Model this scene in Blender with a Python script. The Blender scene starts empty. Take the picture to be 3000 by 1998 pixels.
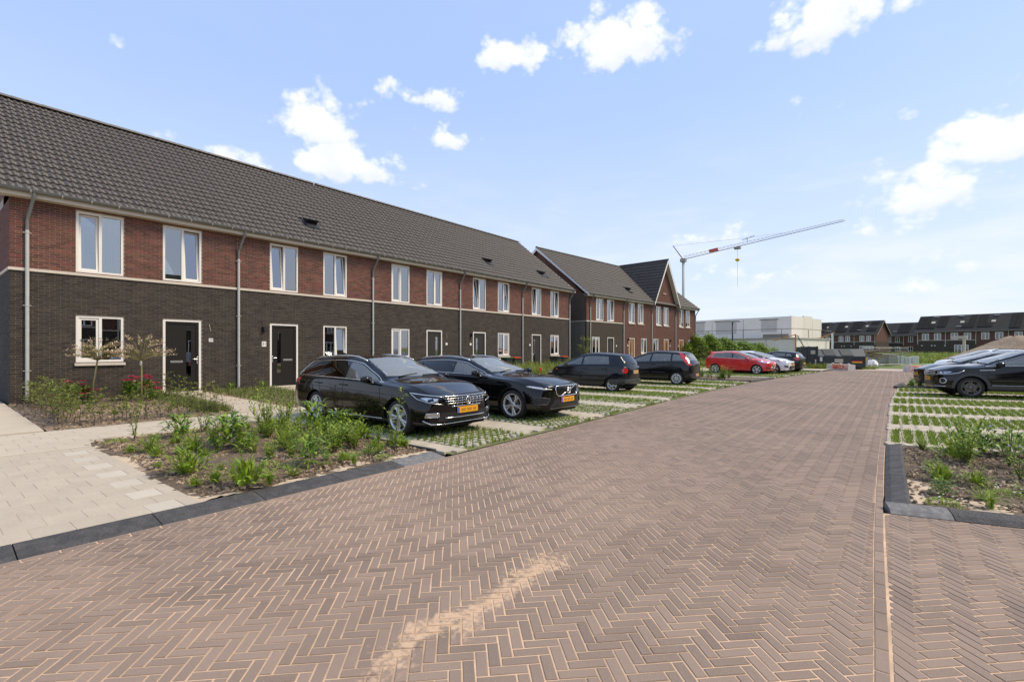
import bpy, bmesh, math, random
import numpy as np
from mathutils import Vector, Matrix
from mathutils.bvhtree import BVHTree
from mathutils.geometry import delaunay_2d_cdt, tessellate_polygon
# light levels
EXPOSURE = 0.66
SKY_STRENGTH = 0.13
SUN_STRENGTH = 2.45
SKY_TINT = (1.0, 1.0, 1.0, 1)
SKY_PALE = (2.6, 3.5, 5.5, 1)
HAZE_MIX = 0.72
CLOUD_CORE = (6.0, 5.95, 5.85, 1)
CLOUD_EDGE = (5.3, 5.45, 5.8, 1)
CLOUD_SHADE = (4.1, 4.35, 4.9, 1)
CLOUD_THIN = (4.5, 4.75, 5.3, 1)
# cloud banks (azimuth, elevation, half width, half height, weight), degrees
CLOUDS = [(-26.0, 31.4, 9.5, 4.8, 1.6), (-38.6, 31.0, 6.0, 2.8, 1.3), (-5.6, 29.6, 9.5, 4.4, 1.6), (-48.4, 26.9, 6.8, 2.6, 1.1), (-45.9, 23.2, 5.4, 2.8, 1.1),
          (-60.7, 22.8, 6.5, 4.6, 1.5), (-58.0, 19.6, 10.5, 4.0, 1.5), (-69.0, 18.6, 7.5, 3.2, 1.0), (7.5, 16.6, 7.5, 5.0, 1.6), (2.8, 13.6, 8.0, 4.0, 1.5),
          (-6.8, 22.7, 4.0, 1.6, .55), (1.3, 20.2, 2.4, 1.0, .5), (5.0, 7.2, 5.0, 2.0, .9), (-15.4, 11.8, 7.0, 2.6, .8), (-2.5, 11.2, 7.0, 2.4, .75),
          (-11.1, 7.6, 9.0, 2.8, .8), (2.8, 5.2, 6.0, 1.6, .7), (-115, 26, 16, 6, 1.3), (35, 22, 15, 6, 1.3), (70, 28, 15, 6, 1.3), (105, 19, 16, 6, 1.3), (150, 26, 15, 6, 1.3)]
random.seed(7)
RNG = np.random.default_rng(7)
S = bpy.context.scene
COL = S.collection
PI = math.pi
R = math.radians
# ------------------------------------------------------------------ camera
cam_d = bpy.data.cameras.new('camera')
cam = bpy.data.objects.new('camera', cam_d)
COL.objects.link(cam)
S.camera = cam
YAW = math.atan(1123 / 1417)
cam.location = (0, 0, 1.60)
cam.rotation_euler = (R(90), 0, YAW)
cam_d.sensor_width = 36
cam_d.lens = 36 * 1417 / 3000
cam_d.shift_y = 24 / 3000
cam_d.clip_start = 0.05
cam_d.clip_end = 3000
# ------------------------------------------------------------------ view
S.view_settings.view_transform = 'Standard'
S.view_settings.look = 'None'
S.view_settings.gamma = 1
S.view_settings.exposure = EXPOSURE
S.cycles.use_denoising = True
S.cycles.max_bounces = 7
S.cycles.diffuse_bounces = 3
S.cycles.glossy_bounces = 3
S.cycles.transmission_bounces = 4
S.cycles.transparent_max_bounces = 12
S.cycles.caustics_reflective = False
S.cycles.caustics_refractive = False
S.render.use_persistent_data = False
# ------------------------------------------------------------------ sky and sun
SUN_EL, SUN_AZ = R(52), R(56)        # azimuth clockwise from +Y
W = bpy.data.worlds.new('World')
S.world = W
W.use_nodes = True
nt = W.node_tree
nt.nodes.clear()
W.cycles.sampling_method = "MANUAL"
W.cycles.sample_map_resolution = 256
class NT:
    """tiny node-tree writer"""
    def __init__(self, tree):
        self.t = tree
    def n(self, kind, ins=None, **props):
        nd = self.t.nodes.new(kind)
        for k, v in props.items():
            setattr(nd, k, v)
        for k, v in (ins or {}).items():
            self.set(nd, k, v)
        return nd
    def set(self, nd, k, v):
        sock = nd.inputs[k]
        if isinstance(v, bpy.types.NodeSocket):
            self.t.links.new(v, sock)
        elif isinstance(v, bpy.types.Node):
            self.t.links.new(v.outputs[0], sock)
        else:
            sock.default_value = v
    def m(self, op, a, b=0.0, c=None, clamp=False):
        nd = self.n('ShaderNodeMath', operation=op, use_clamp=clamp)
        self.set(nd, 0, a)
        self.set(nd, 1, b)
        if c is not None:
            self.set(nd, 2, c)
        return nd.outputs[0]
    def mix(self, f, a, b, blend='MIX'):
        nd = self.n('ShaderNodeMix', data_type='RGBA', blend_type=blend)
        self.set(nd, 0, f)
        self.set(nd, 6, a)
        self.set(nd, 7, b)
        return nd.outputs[2]
    def ss(self, v, lo, hi):
        nd = self.n('ShaderNodeMapRange', interpolation_type='SMOOTHSTEP')
        self.set(nd, 0, v)
        self.set(nd, 1, lo)
        self.set(nd, 2, hi)
        return nd.outputs[0]
    def noise(self, vec, scale, detail=4, rough=.55, dist=0.0):
        nd = self.n('ShaderNodeTexNoise')
        if vec is not None:
            self.set(nd, 'Vector', vec)
        nd.inputs['Scale'].default_value = scale
        nd.inputs['Detail'].default_value = detail
        nd.inputs['Roughness'].default_value = rough
        nd.inputs['Distortion'].default_value = dist
        return nd.outputs[0]
def build_world():
    g = NT(nt)
    out = g.n('ShaderNodeOutputWorld')
    bg = g.n('ShaderNodeBackground', {'Strength': SKY_STRENGTH})
    sky = g.n('ShaderNodeTexSky', sky_type='NISHITA', sun_disc=False, sun_elevation=SUN_EL,
              sun_rotation=SUN_AZ, altitude=0, air_density=1.0, dust_density=1.2, ozone_density=2.5)
    tc = g.n('ShaderNodeTexCoord').outputs['Generated']
    sep = g.n('ShaderNodeSeparateXYZ', {0: tc})
    x, y, z = sep.outputs
    az = g.m('ARCTAN2', x, y)                       # clockwise from +Y
    el = g.m('ARCSINE', z)
    # cloud banks: (azimuth, elevation, half width, half height) in degrees
    CL = CLOUDS
    # wobble the angles so that the banks get cauliflower edges
    comb = g.n('ShaderNodeCombineXYZ', {0: az, 1: g.m('MULTIPLY', el, 1.35), 2: 0.0}).outputs[0]
    n1 = g.noise(comb, 6.5, 9, .60, .25)
    n2 = g.noise(comb, 17.0, 6, .55)
    best = hgt = None
    vor = g.n('ShaderNodeTexVoronoi', {'Vector': comb, 'Scale': 15.0, 'Detail': 3.0, 'Roughness': .6}).outputs[0]
    for (a0, e0, ra, re_, wgt) in CL:
        da = g.m('MULTIPLY', g.m('SUBTRACT', az, R(a0)), 1 / R(ra))
        de0 = g.m('SUBTRACT', el, R(e0))
        de = g.m('MAXIMUM', g.m('MULTIPLY', de0, 1 / R(re_)), g.m('MULTIPLY', de0, -1.7 / R(re_)))   # flat base, round top
        d = g.m('SQRT', g.m('ADD', g.m('MULTIPLY', da, da), g.m('MULTIPLY', de, de)))
        b = g.m('MULTIPLY', g.m('SUBTRACT', 1.0, d), wgt)
        hi = g.m('MULTIPLY', de0, 1 / R(re_))
        if best is None:
            best, hgt = b, hi
        else:
            gt = g.m('GREATER_THAN', b, best)
            hgt = g.m('ADD', g.m('MULTIPLY', hi, gt), g.m('MULTIPLY', hgt, g.m('SUBTRACT', 1.0, gt)))
            best = g.m('MAXIMUM', best, b)
    best = g.m('MAXIMUM', best, -0.9)
    # general scattered cloud everywhere plus a milky layer to the horizon
    nlow = g.noise(comb, 2.3, 7, .55, .3)
    gen = g.m('MULTIPLY', g.m('SUBTRACT', nlow, .74), 2.2)
    best = g.m('MAXIMUM', best, gen)
    f = g.m('ADD', best, g.m('ADD', g.m('MULTIPLY', g.m('SUBTRACT', n1, .5), 2.1), g.m('ADD', g.m('MULTIPLY', g.m('SUBTRACT', n2, .5), .7), g.m('MULTIPLY', g.m('SUBTRACT', .74, vor), .9))))
    mask = g.ss(f, .0, .62)
    # thin cloud streaks toward the horizon
    comb2 = g.n('ShaderNodeCombineXYZ', {0: az, 1: g.m('MULTIPLY', el, 4.0), 2: 3.7}).outputs[0]
    n3 = g.noise(comb2, 4.2, 7, .58, .2)
    hz = g.m('SUBTRACT', 1.0, g.ss(el, R(2), R(24)))
    thin = g.m('MULTIPLY', g.ss(n3, .40, .72), g.m('ADD', g.m('MULTIPLY', hz, .8), .03))
    # colours
    base = g.mix(1.0, sky.outputs[0], SKY_TINT, 'MULTIPLY')
    base = g.mix(HAZE_MIX, base, SKY_PALE)
    shade = g.ss(g.m('ADD', n2, g.m('MULTIPLY', n1, .8)), .70, 1.15)
    ccol = g.mix(g.ss(f, .15, 1.1), CLOUD_EDGE, CLOUD_CORE)
    ccol = g.mix(g.m('MULTIPLY', shade, .7), ccol, CLOUD_SHADE)
    base = g.mix(g.m('MULTIPLY', g.m('SUBTRACT', 1.0, g.ss(el, R(1), R(30))), .55), base, CLOUD_THIN)
    low = g.ss(g.m('ADD', hgt, g.m('MULTIPLY', g.m('SUBTRACT', n1, .5), 1.2)), .35, -.55)
    ccol = g.mix(g.m('MULTIPLY', low, .75), ccol, CLOUD_SHADE)
    c = g.mix(thin, base, CLOUD_THIN)
    c = g.mix(g.m('MULTIPLY', mask, .97), c, ccol)
    # below the horizon
    c = g.mix(g.ss(el, R(-3), R(-0.5)), (1.2, 1.05, .9, 1), c)
    g.set(bg, 'Color', c)
    nt.links.new(bg.outputs[0], out.inputs[0])
# light levels (all tuned here)
build_world()
sun_d = bpy.data.lights.new('sun', 'SUN')
sun_d.energy = SUN_STRENGTH
sun_d.angle = R(22)
sun_d.color = (1.0, .84, .60)
sun = bpy.data.objects.new('sun', sun_d)
COL.objects.link(sun)
sd = Vector((math.sin(SUN_AZ) * math.cos(SUN_EL), math.cos(SUN_AZ) * math.cos(SUN_EL), math.sin(SUN_EL)))
sun.rotation_euler = sd.to_track_quat('Z', 'Y').to_euler()
sun.location = (20, -20, 40)
# ------------------------------------------------------------------ materials
def rgb(c):
    return (c[0], c[1], c[2], 1)
MATS = {}
def mat(name, col, rough=.6, var=0., col2=None, noise=None, ncol=None, bump=None, metal=0., spec=.5, coat=0., coatr=.05,
        huevar=0., thin=False, emit=None, coords='pos', transl=0.):
    """col: base; col2: second colour picked per piece; var: brightness spread per piece;
    noise=(scale, amount) mottling toward ncol; bump=(scale, strength, distance)"""
    m = bpy.data.materials.new(name)
    m.use_nodes = True
    t = m.node_tree
    t.nodes.clear()
    g = NT(t)
    out = g.n('ShaderNodeOutputMaterial')
    bs = g.n('ShaderNodeBsdfPrincipled', {'Roughness': rough, 'Metallic': metal, 'Specular IOR Level': spec,
                                          'Coat Weight': coat, 'Coat Roughness': coatr})
    geo = g.n('ShaderNodeNewGeometry')
    pos = geo.outputs['Position']
    c = rgb(col)
    if var or col2 is not None or huevar:
        oi = g.n('ShaderNodeObjectInfo')
        rnd = g.m('FRACT', g.m('ADD', oi.outputs['Random'], geo.outputs['Random Per Island']))
        if col2 is not None:
            c = g.mix(rnd, c, rgb(col2))
        if var or huevar:
            r2 = g.m('FRACT', g.m('MULTIPLY', rnd, 7.31))
            r3 = g.m('FRACT', g.m('MULTIPLY', rnd, 23.7))
            hv = g.n('ShaderNodeHueSaturation', {'Hue': g.m('ADD', .5, g.m('MULTIPLY', g.m('SUBTRACT', r3, .5), huevar)),
                                                 'Value': g.m('ADD', 1.0, g.m('MULTIPLY', g.m('SUBTRACT', r2, .5), 2 * var)), 'Color': c})
            c = hv.outputs[0]
    if noise:
        nf = g.noise(pos, noise[0], 5, .6)
        f = g.m('MULTIPLY', g.ss(nf, .38, .68), noise[1])
        c = g.mix(f, c, rgb(ncol if ncol else [v * .6 for v in col]))
        if len(noise) > 2:
            nf2 = g.noise(pos, noise[2], 3, .6)
            c = g.mix(g.m('MULTIPLY', g.ss(nf2, .35, .7), noise[3]), c, rgb([v * .55 for v in col]))
    g.set(bs, 'Base Color', c)
    if bump:
        b = g.n('ShaderNodeBump', {'Strength': bump[1], 'Distance': bump[2], 'Height': g.noise(pos, bump[0], 4, .6)})
        g.set(bs, 'Normal', b.outputs[0])
    if emit:
        bs.inputs['Emission Color'].default_value = rgb(emit[0])
        bs.inputs['Emission Strength'].default_value = emit[1]
    sh = bs.outputs[0]
    if transl:
        tr = g.n('ShaderNodeBsdfTranslucent', {'Color': c})
        mx = g.n('ShaderNodeMixShader', {0: transl, 1: sh, 2: tr.outputs[0]})
        sh = mx.outputs[0]
    t.links.new(sh, out.inputs[0])
    MATS[name] = m
    return m
def glass_mat(name, tint, ior=1.6, rough=.0, body=None, skymix=0.):
    """window pane: see-through with a mirror coat; bodymix adds a pale diffuse film standing in for reflected sky"""
    m = bpy.data.materials.new(name)
    m.use_nodes = True
    t = m.node_tree
    t.nodes.clear()
    g = NT(t)
    out = g.n('ShaderNodeOutputMaterial')
    tr = g.n('ShaderNodeBsdfTransparent', {'Color': rgb(tint)})
    gl = g.n('ShaderNodeBsdfGlossy', {'Color': (1, 1, 1, 1), 'Roughness': rough})
    fr = g.n('ShaderNodeFresnel', {'IOR': ior})
    a = tr.outputs[0]
    if skymix:
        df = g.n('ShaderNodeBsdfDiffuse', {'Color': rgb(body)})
        a = g.n('ShaderNodeMixShader', {0: skymix, 1: a, 2: df.outputs[0]}).outputs[0]
    mx = g.n('ShaderNodeMixShader', {0: fr.outputs[0], 1: a, 2: gl.outputs[0]})
    t.links.new(mx.outputs[0], out.inputs[0])
    MATS[name] = m
    return m
# ------------------------------------------------------------------ mesh builder
UNIT = 1.0            # metres per drawing unit of the piece being built
class MB:
    def __init__(self):
        self.v, self.f, self.mi = [], [], []
        self.cur = 0
    def add(self, vs, fs):
        o = len(self.v)
        self.v.extend([tuple(p) for p in vs])
        for f in fs:
            self.f.append(tuple(i + o for i in f))
            self.mi.append(self.cur)
        return self
    def box(self, x0, x1, y0, y1, z0, z1):
        vs = [(x0, y0, z0), (x1, y0, z0), (x1, y1, z0), (x0, y1, z0), (x0, y0, z1), (x1, y0, z1), (x1, y1, z1), (x0, y1, z1)]
        return self.add(vs, [(0, 3, 2, 1), (4, 5, 6, 7), (0, 1, 5, 4), (1, 2, 6, 5), (2, 3, 7, 6), (3, 0, 4, 7)])
    def bbox(self, x0, x1, y0, y1, z0, z1, b):
        """box with chamfered vertical and top edges"""
        b = min(b, (x1 - x0) * .45, (y1 - y0) * .45, (z1 - z0) * .9)
        def ring(i, z):
            return [(x0 + i, y0 + i + b, z), (x0 + i + b, y0 + i, z), (x1 - i - b, y0 + i, z), (x1 - i, y0 + i + b, z),
                    (x1 - i, y1 - i - b, z), (x1 - i - b, y1 - i, z), (x0 + i + b, y1 - i, z), (x0 + i, y1 - i - b, z)]
        vs = ring(0, z0) + ring(0, z1 - b) + ring(b * .7, z1)
        fs = [tuple(reversed(range(8))), tuple(range(16, 24))]
        for k in range(2):
            for i in range(8):
                j = (i + 1) % 8
                fs.append((k * 8 + i, k * 8 + j, k * 8 + 8 + j, k * 8 + 8 + i))
        return self.add(vs, fs)
    def prism(self, poly, z0, z1, plane='xy', inset=0.):
        """polygon extruded; plane xy -> z, xz -> y, yz -> x"""
        n = len(poly)
        a = sum(poly[i][0] * poly[(i + 1) % n][1] - poly[(i + 1) % n][0] * poly[i][1] for i in range(n))
        if a < 0:
            poly = poly[::-1]
        def P(p, h):
            if plane == 'xy':
                return (p[0], p[1], h)
            if plane == 'xz':
                return (p[0], h, p[1])
            return (h, p[0], p[1])
        vs = [P(p, z0) for p in poly] + [P(p, z1) for p in poly]
        fs = [tuple(reversed(range(n))), tuple(range(n, 2 * n))]
        for i in range(n):
            j = (i + 1) % n
            fs.append((i, j, n + j, n + i))
        if plane == 'xz':
            fs = [tuple(reversed(f)) for f in fs]
        return self.add(vs, fs)
    def cyl(self, c, r, h, n=12, axis='z', r2=None, caps=True):
        r2 = r if r2 is None else r2
        vs = []
        for k, (rr, hh) in enumerate(((r, 0), (r2, h))):
            for i in range(n):
                a = 2 * PI * i / n
                p = (rr * math.cos(a), rr * math.sin(a), hh)
                if axis == 'x':
                    p = (p[2], p[0], p[1])
                elif axis == 'y':
                    p = (p[1], p[2], p[0])
                vs.append((c[0] + p[0], c[1] + p[1], c[2] + p[2]))
        fs = [(i, (i + 1) % n, n + (i + 1) % n, n + i) for i in range(n)]
        if caps:
            fs += [tuple(reversed(range(n))), tuple(range(n, 2 * n))]
        return self.add(vs, fs)
    def tube(self, pts, r, n=6, closed=False, caps=True, flat=None):
        """tube along a polyline; r scalar or list"""
        pts = [Vector(p) for p in pts]
        m = len(pts)
        rs = r if isinstance(r, (list, tuple)) else [r] * m
        vs = []
        up = Vector((0, 0, 1))
        prev = None
        for i, p in enumerate(pts):
            if closed:
                d = pts[(i + 1) % m] - pts[i - 1]
            else:
                d = pts[min(i + 1, m - 1)] - pts[max(i - 1, 0)]
            if d.length < 1e-9:
                d = Vector((0, 0, 1))
            d.normalize()
            if prev is None:
                a = d.cross(up)
                if a.length < .05:
                    a = d.cross(Vector((1, 0, 0)))
            else:
                a = prev - d * prev.dot(d)
                if a.length < .01:
                    a = d.cross(up)
            a.normalize()
            prev = a.copy()
            b = d.cross(a)
            for k in range(n):
                t = 2 * PI * k / n
                vs.append(p + (a * math.cos(t) + b * math.sin(t) * (flat or 1)) * rs[i])
        fs = []
        for i in range(m if closed else m - 1):
            for k in range(n):
                k2 = (k + 1) % n
                j = (i + 1) % m
                fs.append((i * n + k, i * n + k2, j * n + k2, j * n + k))
        if caps and not closed:
            fs += [tuple(reversed(range(n))), tuple(range((m - 1) * n, m * n))]
        return self.add(vs, fs)
    def lathe(self, prof, n=24, axis='z', c=(0, 0, 0), closed=False):
        """prof list of (r, h)"""
        vs = []
        for (r_, h) in prof:
            for i in range(n):
                a = 2 * PI * i / n
                p = (r_ * math.cos(a), r_ * math.sin(a), h)
                if axis == 'x':
                    p = (p[2], p[0], p[1])
                elif axis == 'y':
                    p = (p[1], p[2], p[0])
                vs.append((c[0] + p[0], c[1] + p[1], c[2] + p[2]))
        fs = []
        m = len(prof)
        for k in range(m if closed else m - 1):
            k2 = (k + 1) % m
            for i in range(n):
                j = (i + 1) % n
                fs.append((k * n + i, k * n + j, k2 * n + j, k2 * n + i))
        return self.add(vs, fs)
    def quad(self, a, b, c, d):
        return self.add([a, b, c, d], [(0, 1, 2, 3)])
    def mesh(self, name, mats=(), smooth=False):
        me = bpy.data.meshes.new(name)
        me.from_pydata(self.v if UNIT == 1 else [(a * UNIT, b * UNIT, c * UNIT) for a, b, c in self.v], [], self.f)
        for m_ in mats:
            me.materials.append(m_)
        if len(mats) > 1:
            me.polygons.foreach_set('material_index', self.mi)
        if smooth:
            me.polygons.foreach_set('use_smooth', [True] * len(self.f))
            if smooth is not True:
                me.set_sharp_from_angle(angle=R(smooth))
        me.update()
        return me
    def build(self, name, mats, parent=None, smooth=False, **tags):
        if not isinstance(mats, (list, tuple)):
            mats = [mats]
        o = bpy.data.objects.new(name, self.mesh(name, mats, smooth))
        COL.objects.link(o)
        if parent is not None:
            o.parent = parent
        tag(o, **tags)
        return o
def tag(o, label=None, cat=None, group=None, kind=None):
    if label:
        o['label'] = label
    if cat:
        o['category'] = cat
    if group:
        o['group'] = group
    if kind:
        o['kind'] = kind
    return o
def empty(name, loc=(0, 0, 0), rz=0., label=None, cat=None, group=None, kind=None, parent=None):
    o = bpy.data.objects.new(name, None)
    COL.objects.link(o)
    o.location = loc
    o.rotation_euler = (0, 0, rz)
    if parent is not None:
        o.parent = parent
    o.empty_display_size = .2
    return tag(o, label, cat, group, kind)
def inst(name, me, parent=None, loc=(0, 0, 0), rot=(0, 0, 0), scale=(1, 1, 1), **tags):
    o = bpy.data.objects.new(name, me)
    COL.objects.link(o)
    o.location = loc
    o.rotation_euler = rot
    o.scale = scale
    if parent is not None:
        o.parent = parent
    return tag(o, **tags)
def fast_mesh(name, verts, faces, mats, smooth=False):
    """numpy quads: verts (N,3), faces (M,4)"""
    me = bpy.data.meshes.new(name)
    verts = np.asarray(verts, np.float32) * UNIT
    faces = np.asarray(faces, np.int32)
    nf, k = faces.shape
    me.vertices.add(len(verts))
    me.vertices.foreach_set('co', verts.ravel())
    me.loops.add(nf * k)
    me.loops.foreach_set('vertex_index', faces.ravel())
    me.polygons.add(nf)
    me.polygons.foreach_set('loop_start', np.arange(nf, dtype=np.int32) * k)
    me.polygons.foreach_set('loop_total', np.full(nf, k, np.int32))
    me.polygons.foreach_set('use_smooth', np.full(nf, bool(smooth)))
    for m_ in mats:
        me.materials.append(m_)
    me.update(calc_edges=True)
    me.validate()
    return me
def interp(pts, x):
    """monotone cubic through (x, y) points, x ascending; x array or scalar"""
    xs = np.array([p[0] for p in pts], float)
    ys = np.array([p[1] for p in pts], float)
    h = np.diff(xs)
    d = np.diff(ys) / h
    m = np.zeros(len(xs))
    for i in range(1, len(xs) - 1):
        if d[i - 1] * d[i] > 0:
            w1, w2 = 2 * h[i] + h[i - 1], h[i] + 2 * h[i - 1]
            m[i] = (w1 + w2) / (w1 / d[i - 1] + w2 / d[i])
    m[0], m[-1] = d[0], d[-1]
    x = np.asarray(x, float)
    xc = np.clip(x, xs[0], xs[-1])
    i = np.clip(np.searchsorted(xs, xc) - 1, 0, len(xs) - 2)
    t = (xc - xs[i]) / h[i]
    return ((1 + 2 * t) * (1 - t) ** 2 * ys[i] + t * (1 - t) ** 2 * h[i] * m[i] + t * t * (3 - 2 * t) * ys[i + 1] + t * t * (t - 1) * h[i] * m[i + 1])
def inside(poly, x, y):
    c = False
    n = len(poly)
    for i in range(n):
        x1, y1 = poly[i]
        x2, y2 = poly[(i + 1) % n]
        if (y1 > y) != (y2 > y) and x < (x2 - x1) * (y - y1) / (y2 - y1) + x1:
            c = not c
    return c
def clip_half(poly, px, py, nx, ny):
    """keep the part of poly where (p - P).n >= 0"""
    out = []
    n = len(poly)
    for i in range(n):
        a, b = poly[i], poly[(i + 1) % n]
        da = (a[0] - px) * nx + (a[1] - py) * ny
        db = (b[0] - px) * nx + (b[1] - py) * ny
        if da >= 0:
            out.append(a)
        if (da >= 0) != (db >= 0):
            t = da / (da - db)
            out.append((a[0] + (b[0] - a[0]) * t, a[1] + (b[1] - a[1]) * t))
    return out
# ================================================================== ground, road, paving
# the street plan is drawn in units of 1.119 m
PLAN = 1.119
UNIT = PLAN
FX, FY = -math.sin(YAW), math.cos(YAW)
RX, RY = math.cos(YAW), math.sin(YAW)
CAMZ = 1.43
def depth_u(x, y):
    """forward distance and horizontal image position (-1..1 in frame)"""
    d = x * FX + y * FY
    a = (x * RX + y * RY)
    return d, a / np.maximum(d, 1e-3) * 1417 / 1500
def xl(y):
    return interp([(-40, -4.66), (4, -4.68), (10, -4.8), (15, -4.95), (20, -4.92), (26, -4.6), (30, -4.25), (36, -3.7), (41, -3.25)], y)
def xr(y):
    return interp([(-40, .9), (-4, .16), (2.6, -.009), (5.2, -.075), (9, -.115), (15, -.12), (19, -.05), (22, .06), (25, .3), (30, .62), (34, .9), (40, 1.5), (42, 1.7)], y)
T15 = math.tan(R(15))
M_sand = mat('joint_sand', (.66, .455, .295), .9, noise=(1.1, .85, 6, .5), ncol=(.40, .285, .19), bump=(90, .4, .01))
M_brick_road = None
def road_brick_mat():
    m = bpy.data.materials.new('road_brick')
    m.use_nodes = True
    t = m.node_tree
    t.nodes.clear()
    g = NT(t)
    out = g.n('ShaderNodeOutputMaterial')
    bs = g.n('ShaderNodeBsdfPrincipled', {'Roughness': .82, 'Specular IOR Level': .35})
    geo = g.n('ShaderNodeNewGeometry')
    pos = geo.outputs['Position']
    oi = g.n('ShaderNodeObjectInfo')
    rnd = g.m('FRACT', g.m('ADD', oi.outputs['Random'], geo.outputs['Random Per Island']))
    c = g.mix(rnd, (.275, .202, .157, 1), (.195, .148, .116, 1))
    r2 = g.m('FRACT', g.m('MULTIPLY', rnd, 9.7))
    c = g.mix(g.m('MULTIPLY', g.ss(r2, .86, 1.0), .5), c, (.13, .098, .078, 1))
    # fine grit
    gr = g.noise(pos, 150, 3, .75)
    c = g.mix(g.m('MULTIPLY', g.ss(gr, .52, .74), .55), c, (.50, .40, .30, 1))
    gr2 = g.noise(pos, 60, 4, .7)
    c = g.mix(g.m('MULTIPLY', g.ss(gr2, .54, .76), .6), c, (.14, .105, .08, 1))
    # big tonal patches: dusty and tyre-darkened
    big = g.noise(pos, .55, 4, .6)
    c = g.mix(g.m('MULTIPLY', g.ss(big, .36, .68), .34), c, (.36, .26, .195, 1))
    big2 = g.noise(g.n('ShaderNodeMapping', {'Vector': pos, 'Location': (7, 3, 1)}).outputs[0], 0.7, 5, .6)
    c = g.mix(g.m('MULTIPLY', g.ss(big2, .45, .72), .38), c, (.135, .10, .08, 1))
    # spilled joint sand: a drift down the middle of the road and thin film elsewhere
    sx = g.n('ShaderNodeSeparateXYZ', {0: pos}).outputs
    fine = g.noise(pos, 22, 6, .7)
    wob = g.noise(pos, 3.1, 3, .5)
    drift = g.m('ABSOLUTE', g.m('SUBTRACT', sx[0], g.m('ADD', -2.05, g.m('MULTIPLY', g.m('SUBTRACT', wob, .5), .5))))
    yy = g.m('SUBTRACT', sx[1], 2.28)
    along = g.ss(g.m('ABSOLUTE', yy), 1.3, .6)
    w_ = g.m('MULTIPLY', g.ss(drift, .24, .02), along)
    s1 = g.ss(g.m('ADD', w_, g.m('MULTIPLY', g.m('SUBTRACT', fine, .5), 2.6)), .45, 1.15)
    film = g.noise(pos, 1.7, 5, .65)
    edge = g.ss(sx[0], -4.64, -5.2)
    s2 = g.ss(g.m('ADD', g.m('MULTIPLY', film, .75), g.m('ADD', g.m('MULTIPLY', fine, .4), g.m('MULTIPLY', edge, .10))), .735, .90)
    s_ = g.m('MAXIMUM', g.m('MULTIPLY', s1, .8), g.m('MULTIPLY', s2, .5))
    c = g.mix(s_, c, (.62, .43, .275, 1))
    g.set(bs, 'Base Color', c)
    b = g.n('ShaderNodeBump', {'Strength': .5, 'Distance': .004, 'Height': g.noise(pos, 260, 3, .7)})
    g.set(bs, 'Normal', b.outputs[0])
    t.links.new(bs.outputs[0], out.inputs[0])
    return m
M_brick_road = road_brick_mat()
M_conc = mat('pavement_concrete', (.465, .40, .305), .88, var=.04, noise=(3.5, .4, 30, .2), ncol=(.38, .325, .245), bump=(160, .25, .006))
M_conc_l = mat('pale_concrete', (.50, .445, .355), .85, var=.06, noise=(5, .35), ncol=(.44, .39, .31), bump=(160, .25, .006))
M_walk = mat('walk_concrete', (.475, .41, .315), .88, var=.04, noise=(2.2, .35), ncol=(.41, .35, .265), bump=(140, .2, .005))
M_band = mat('bay_tile', (.45, .395, .305), .85, var=.09, noise=(6, .35), ncol=(.37, .32, .245), bump=(150, .25, .006))
M_knob = mat('paver_knob', (.40, .36, .285), .85, var=.12, noise=(16, .45), ncol=(.30, .275, .22), bump=(150, .3, .006))
M_kerb = mat('kerb_stone', (.060, .058, .057), .8, var=.14, noise=(9, .6, 40, .4), ncol=(.125, .115, .108), bump=(45, .9, .03))
M_kerb_g = mat('grey_kerb_stone', (.13, .13, .128), .8, noise=(18, .6), ncol=(.26, .25, .235), bump=(60, .5, .012))
M_soil = mat('planter_soil', (.20, .142, .092), .95, noise=(9, .75, 30, .55), ncol=(.37, .275, .18), bump=(40, 1.0, .08))
M_soilsand = mat('sandy_edge', (.56, .445, .315), .95, noise=(10, .4), ncol=(.40, .30, .20), bump=(60, .6, .02))
M_baysoil = mat('bay_soil', (.13, .16, .04), .95, noise=(9, .6), ncol=(.24, .19, .12), bump=(70, .8, .02))
M_grass = mat('short_grass', (.17, .265, .018), .7, var=.3, col2=(.25, .31, .04), huevar=.03, transl=.25)
M_field = mat('meadow', (.13, .21, .04), .95, noise=(.35, .8, 4, .3), ncol=(.22, .24, .07), bump=(8, .8, .15))
M_dirt = mat('building_site_dirt', (.40, .32, .235), .95, noise=(.5, .6, 5, .3), ncol=(.27, .25, .12), bump=(9, .6, .05))
M_siteroad = mat('dusty_site_road', (.40, .33, .27), .92, noise=(.8, .6), ncol=(.48, .40, .31), bump=(50, .3, .01))
M_gardsoil = mat('garden_soil', (.27, .20, .14), .95, noise=(5, .6, 22, .4), ncol=(.40, .30, .21), bump=(30, .9, .05))
def sheet(name, poly, z, m, parent=None, **tags):
    mb = MB()
    n = len(poly)
    mb.add([(p[0], p[1], z) for p in poly], [tuple(range(n))])
    o = mb.build(name, m, parent, **tags)
    bm = bmesh.new()
    bm.from_mesh(o.data)
    for f in bm.faces:
        if f.normal.z < 0:
            f.normal_flip()
    bm.to_mesh(o.data)
    bm.free()
    return o
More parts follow.
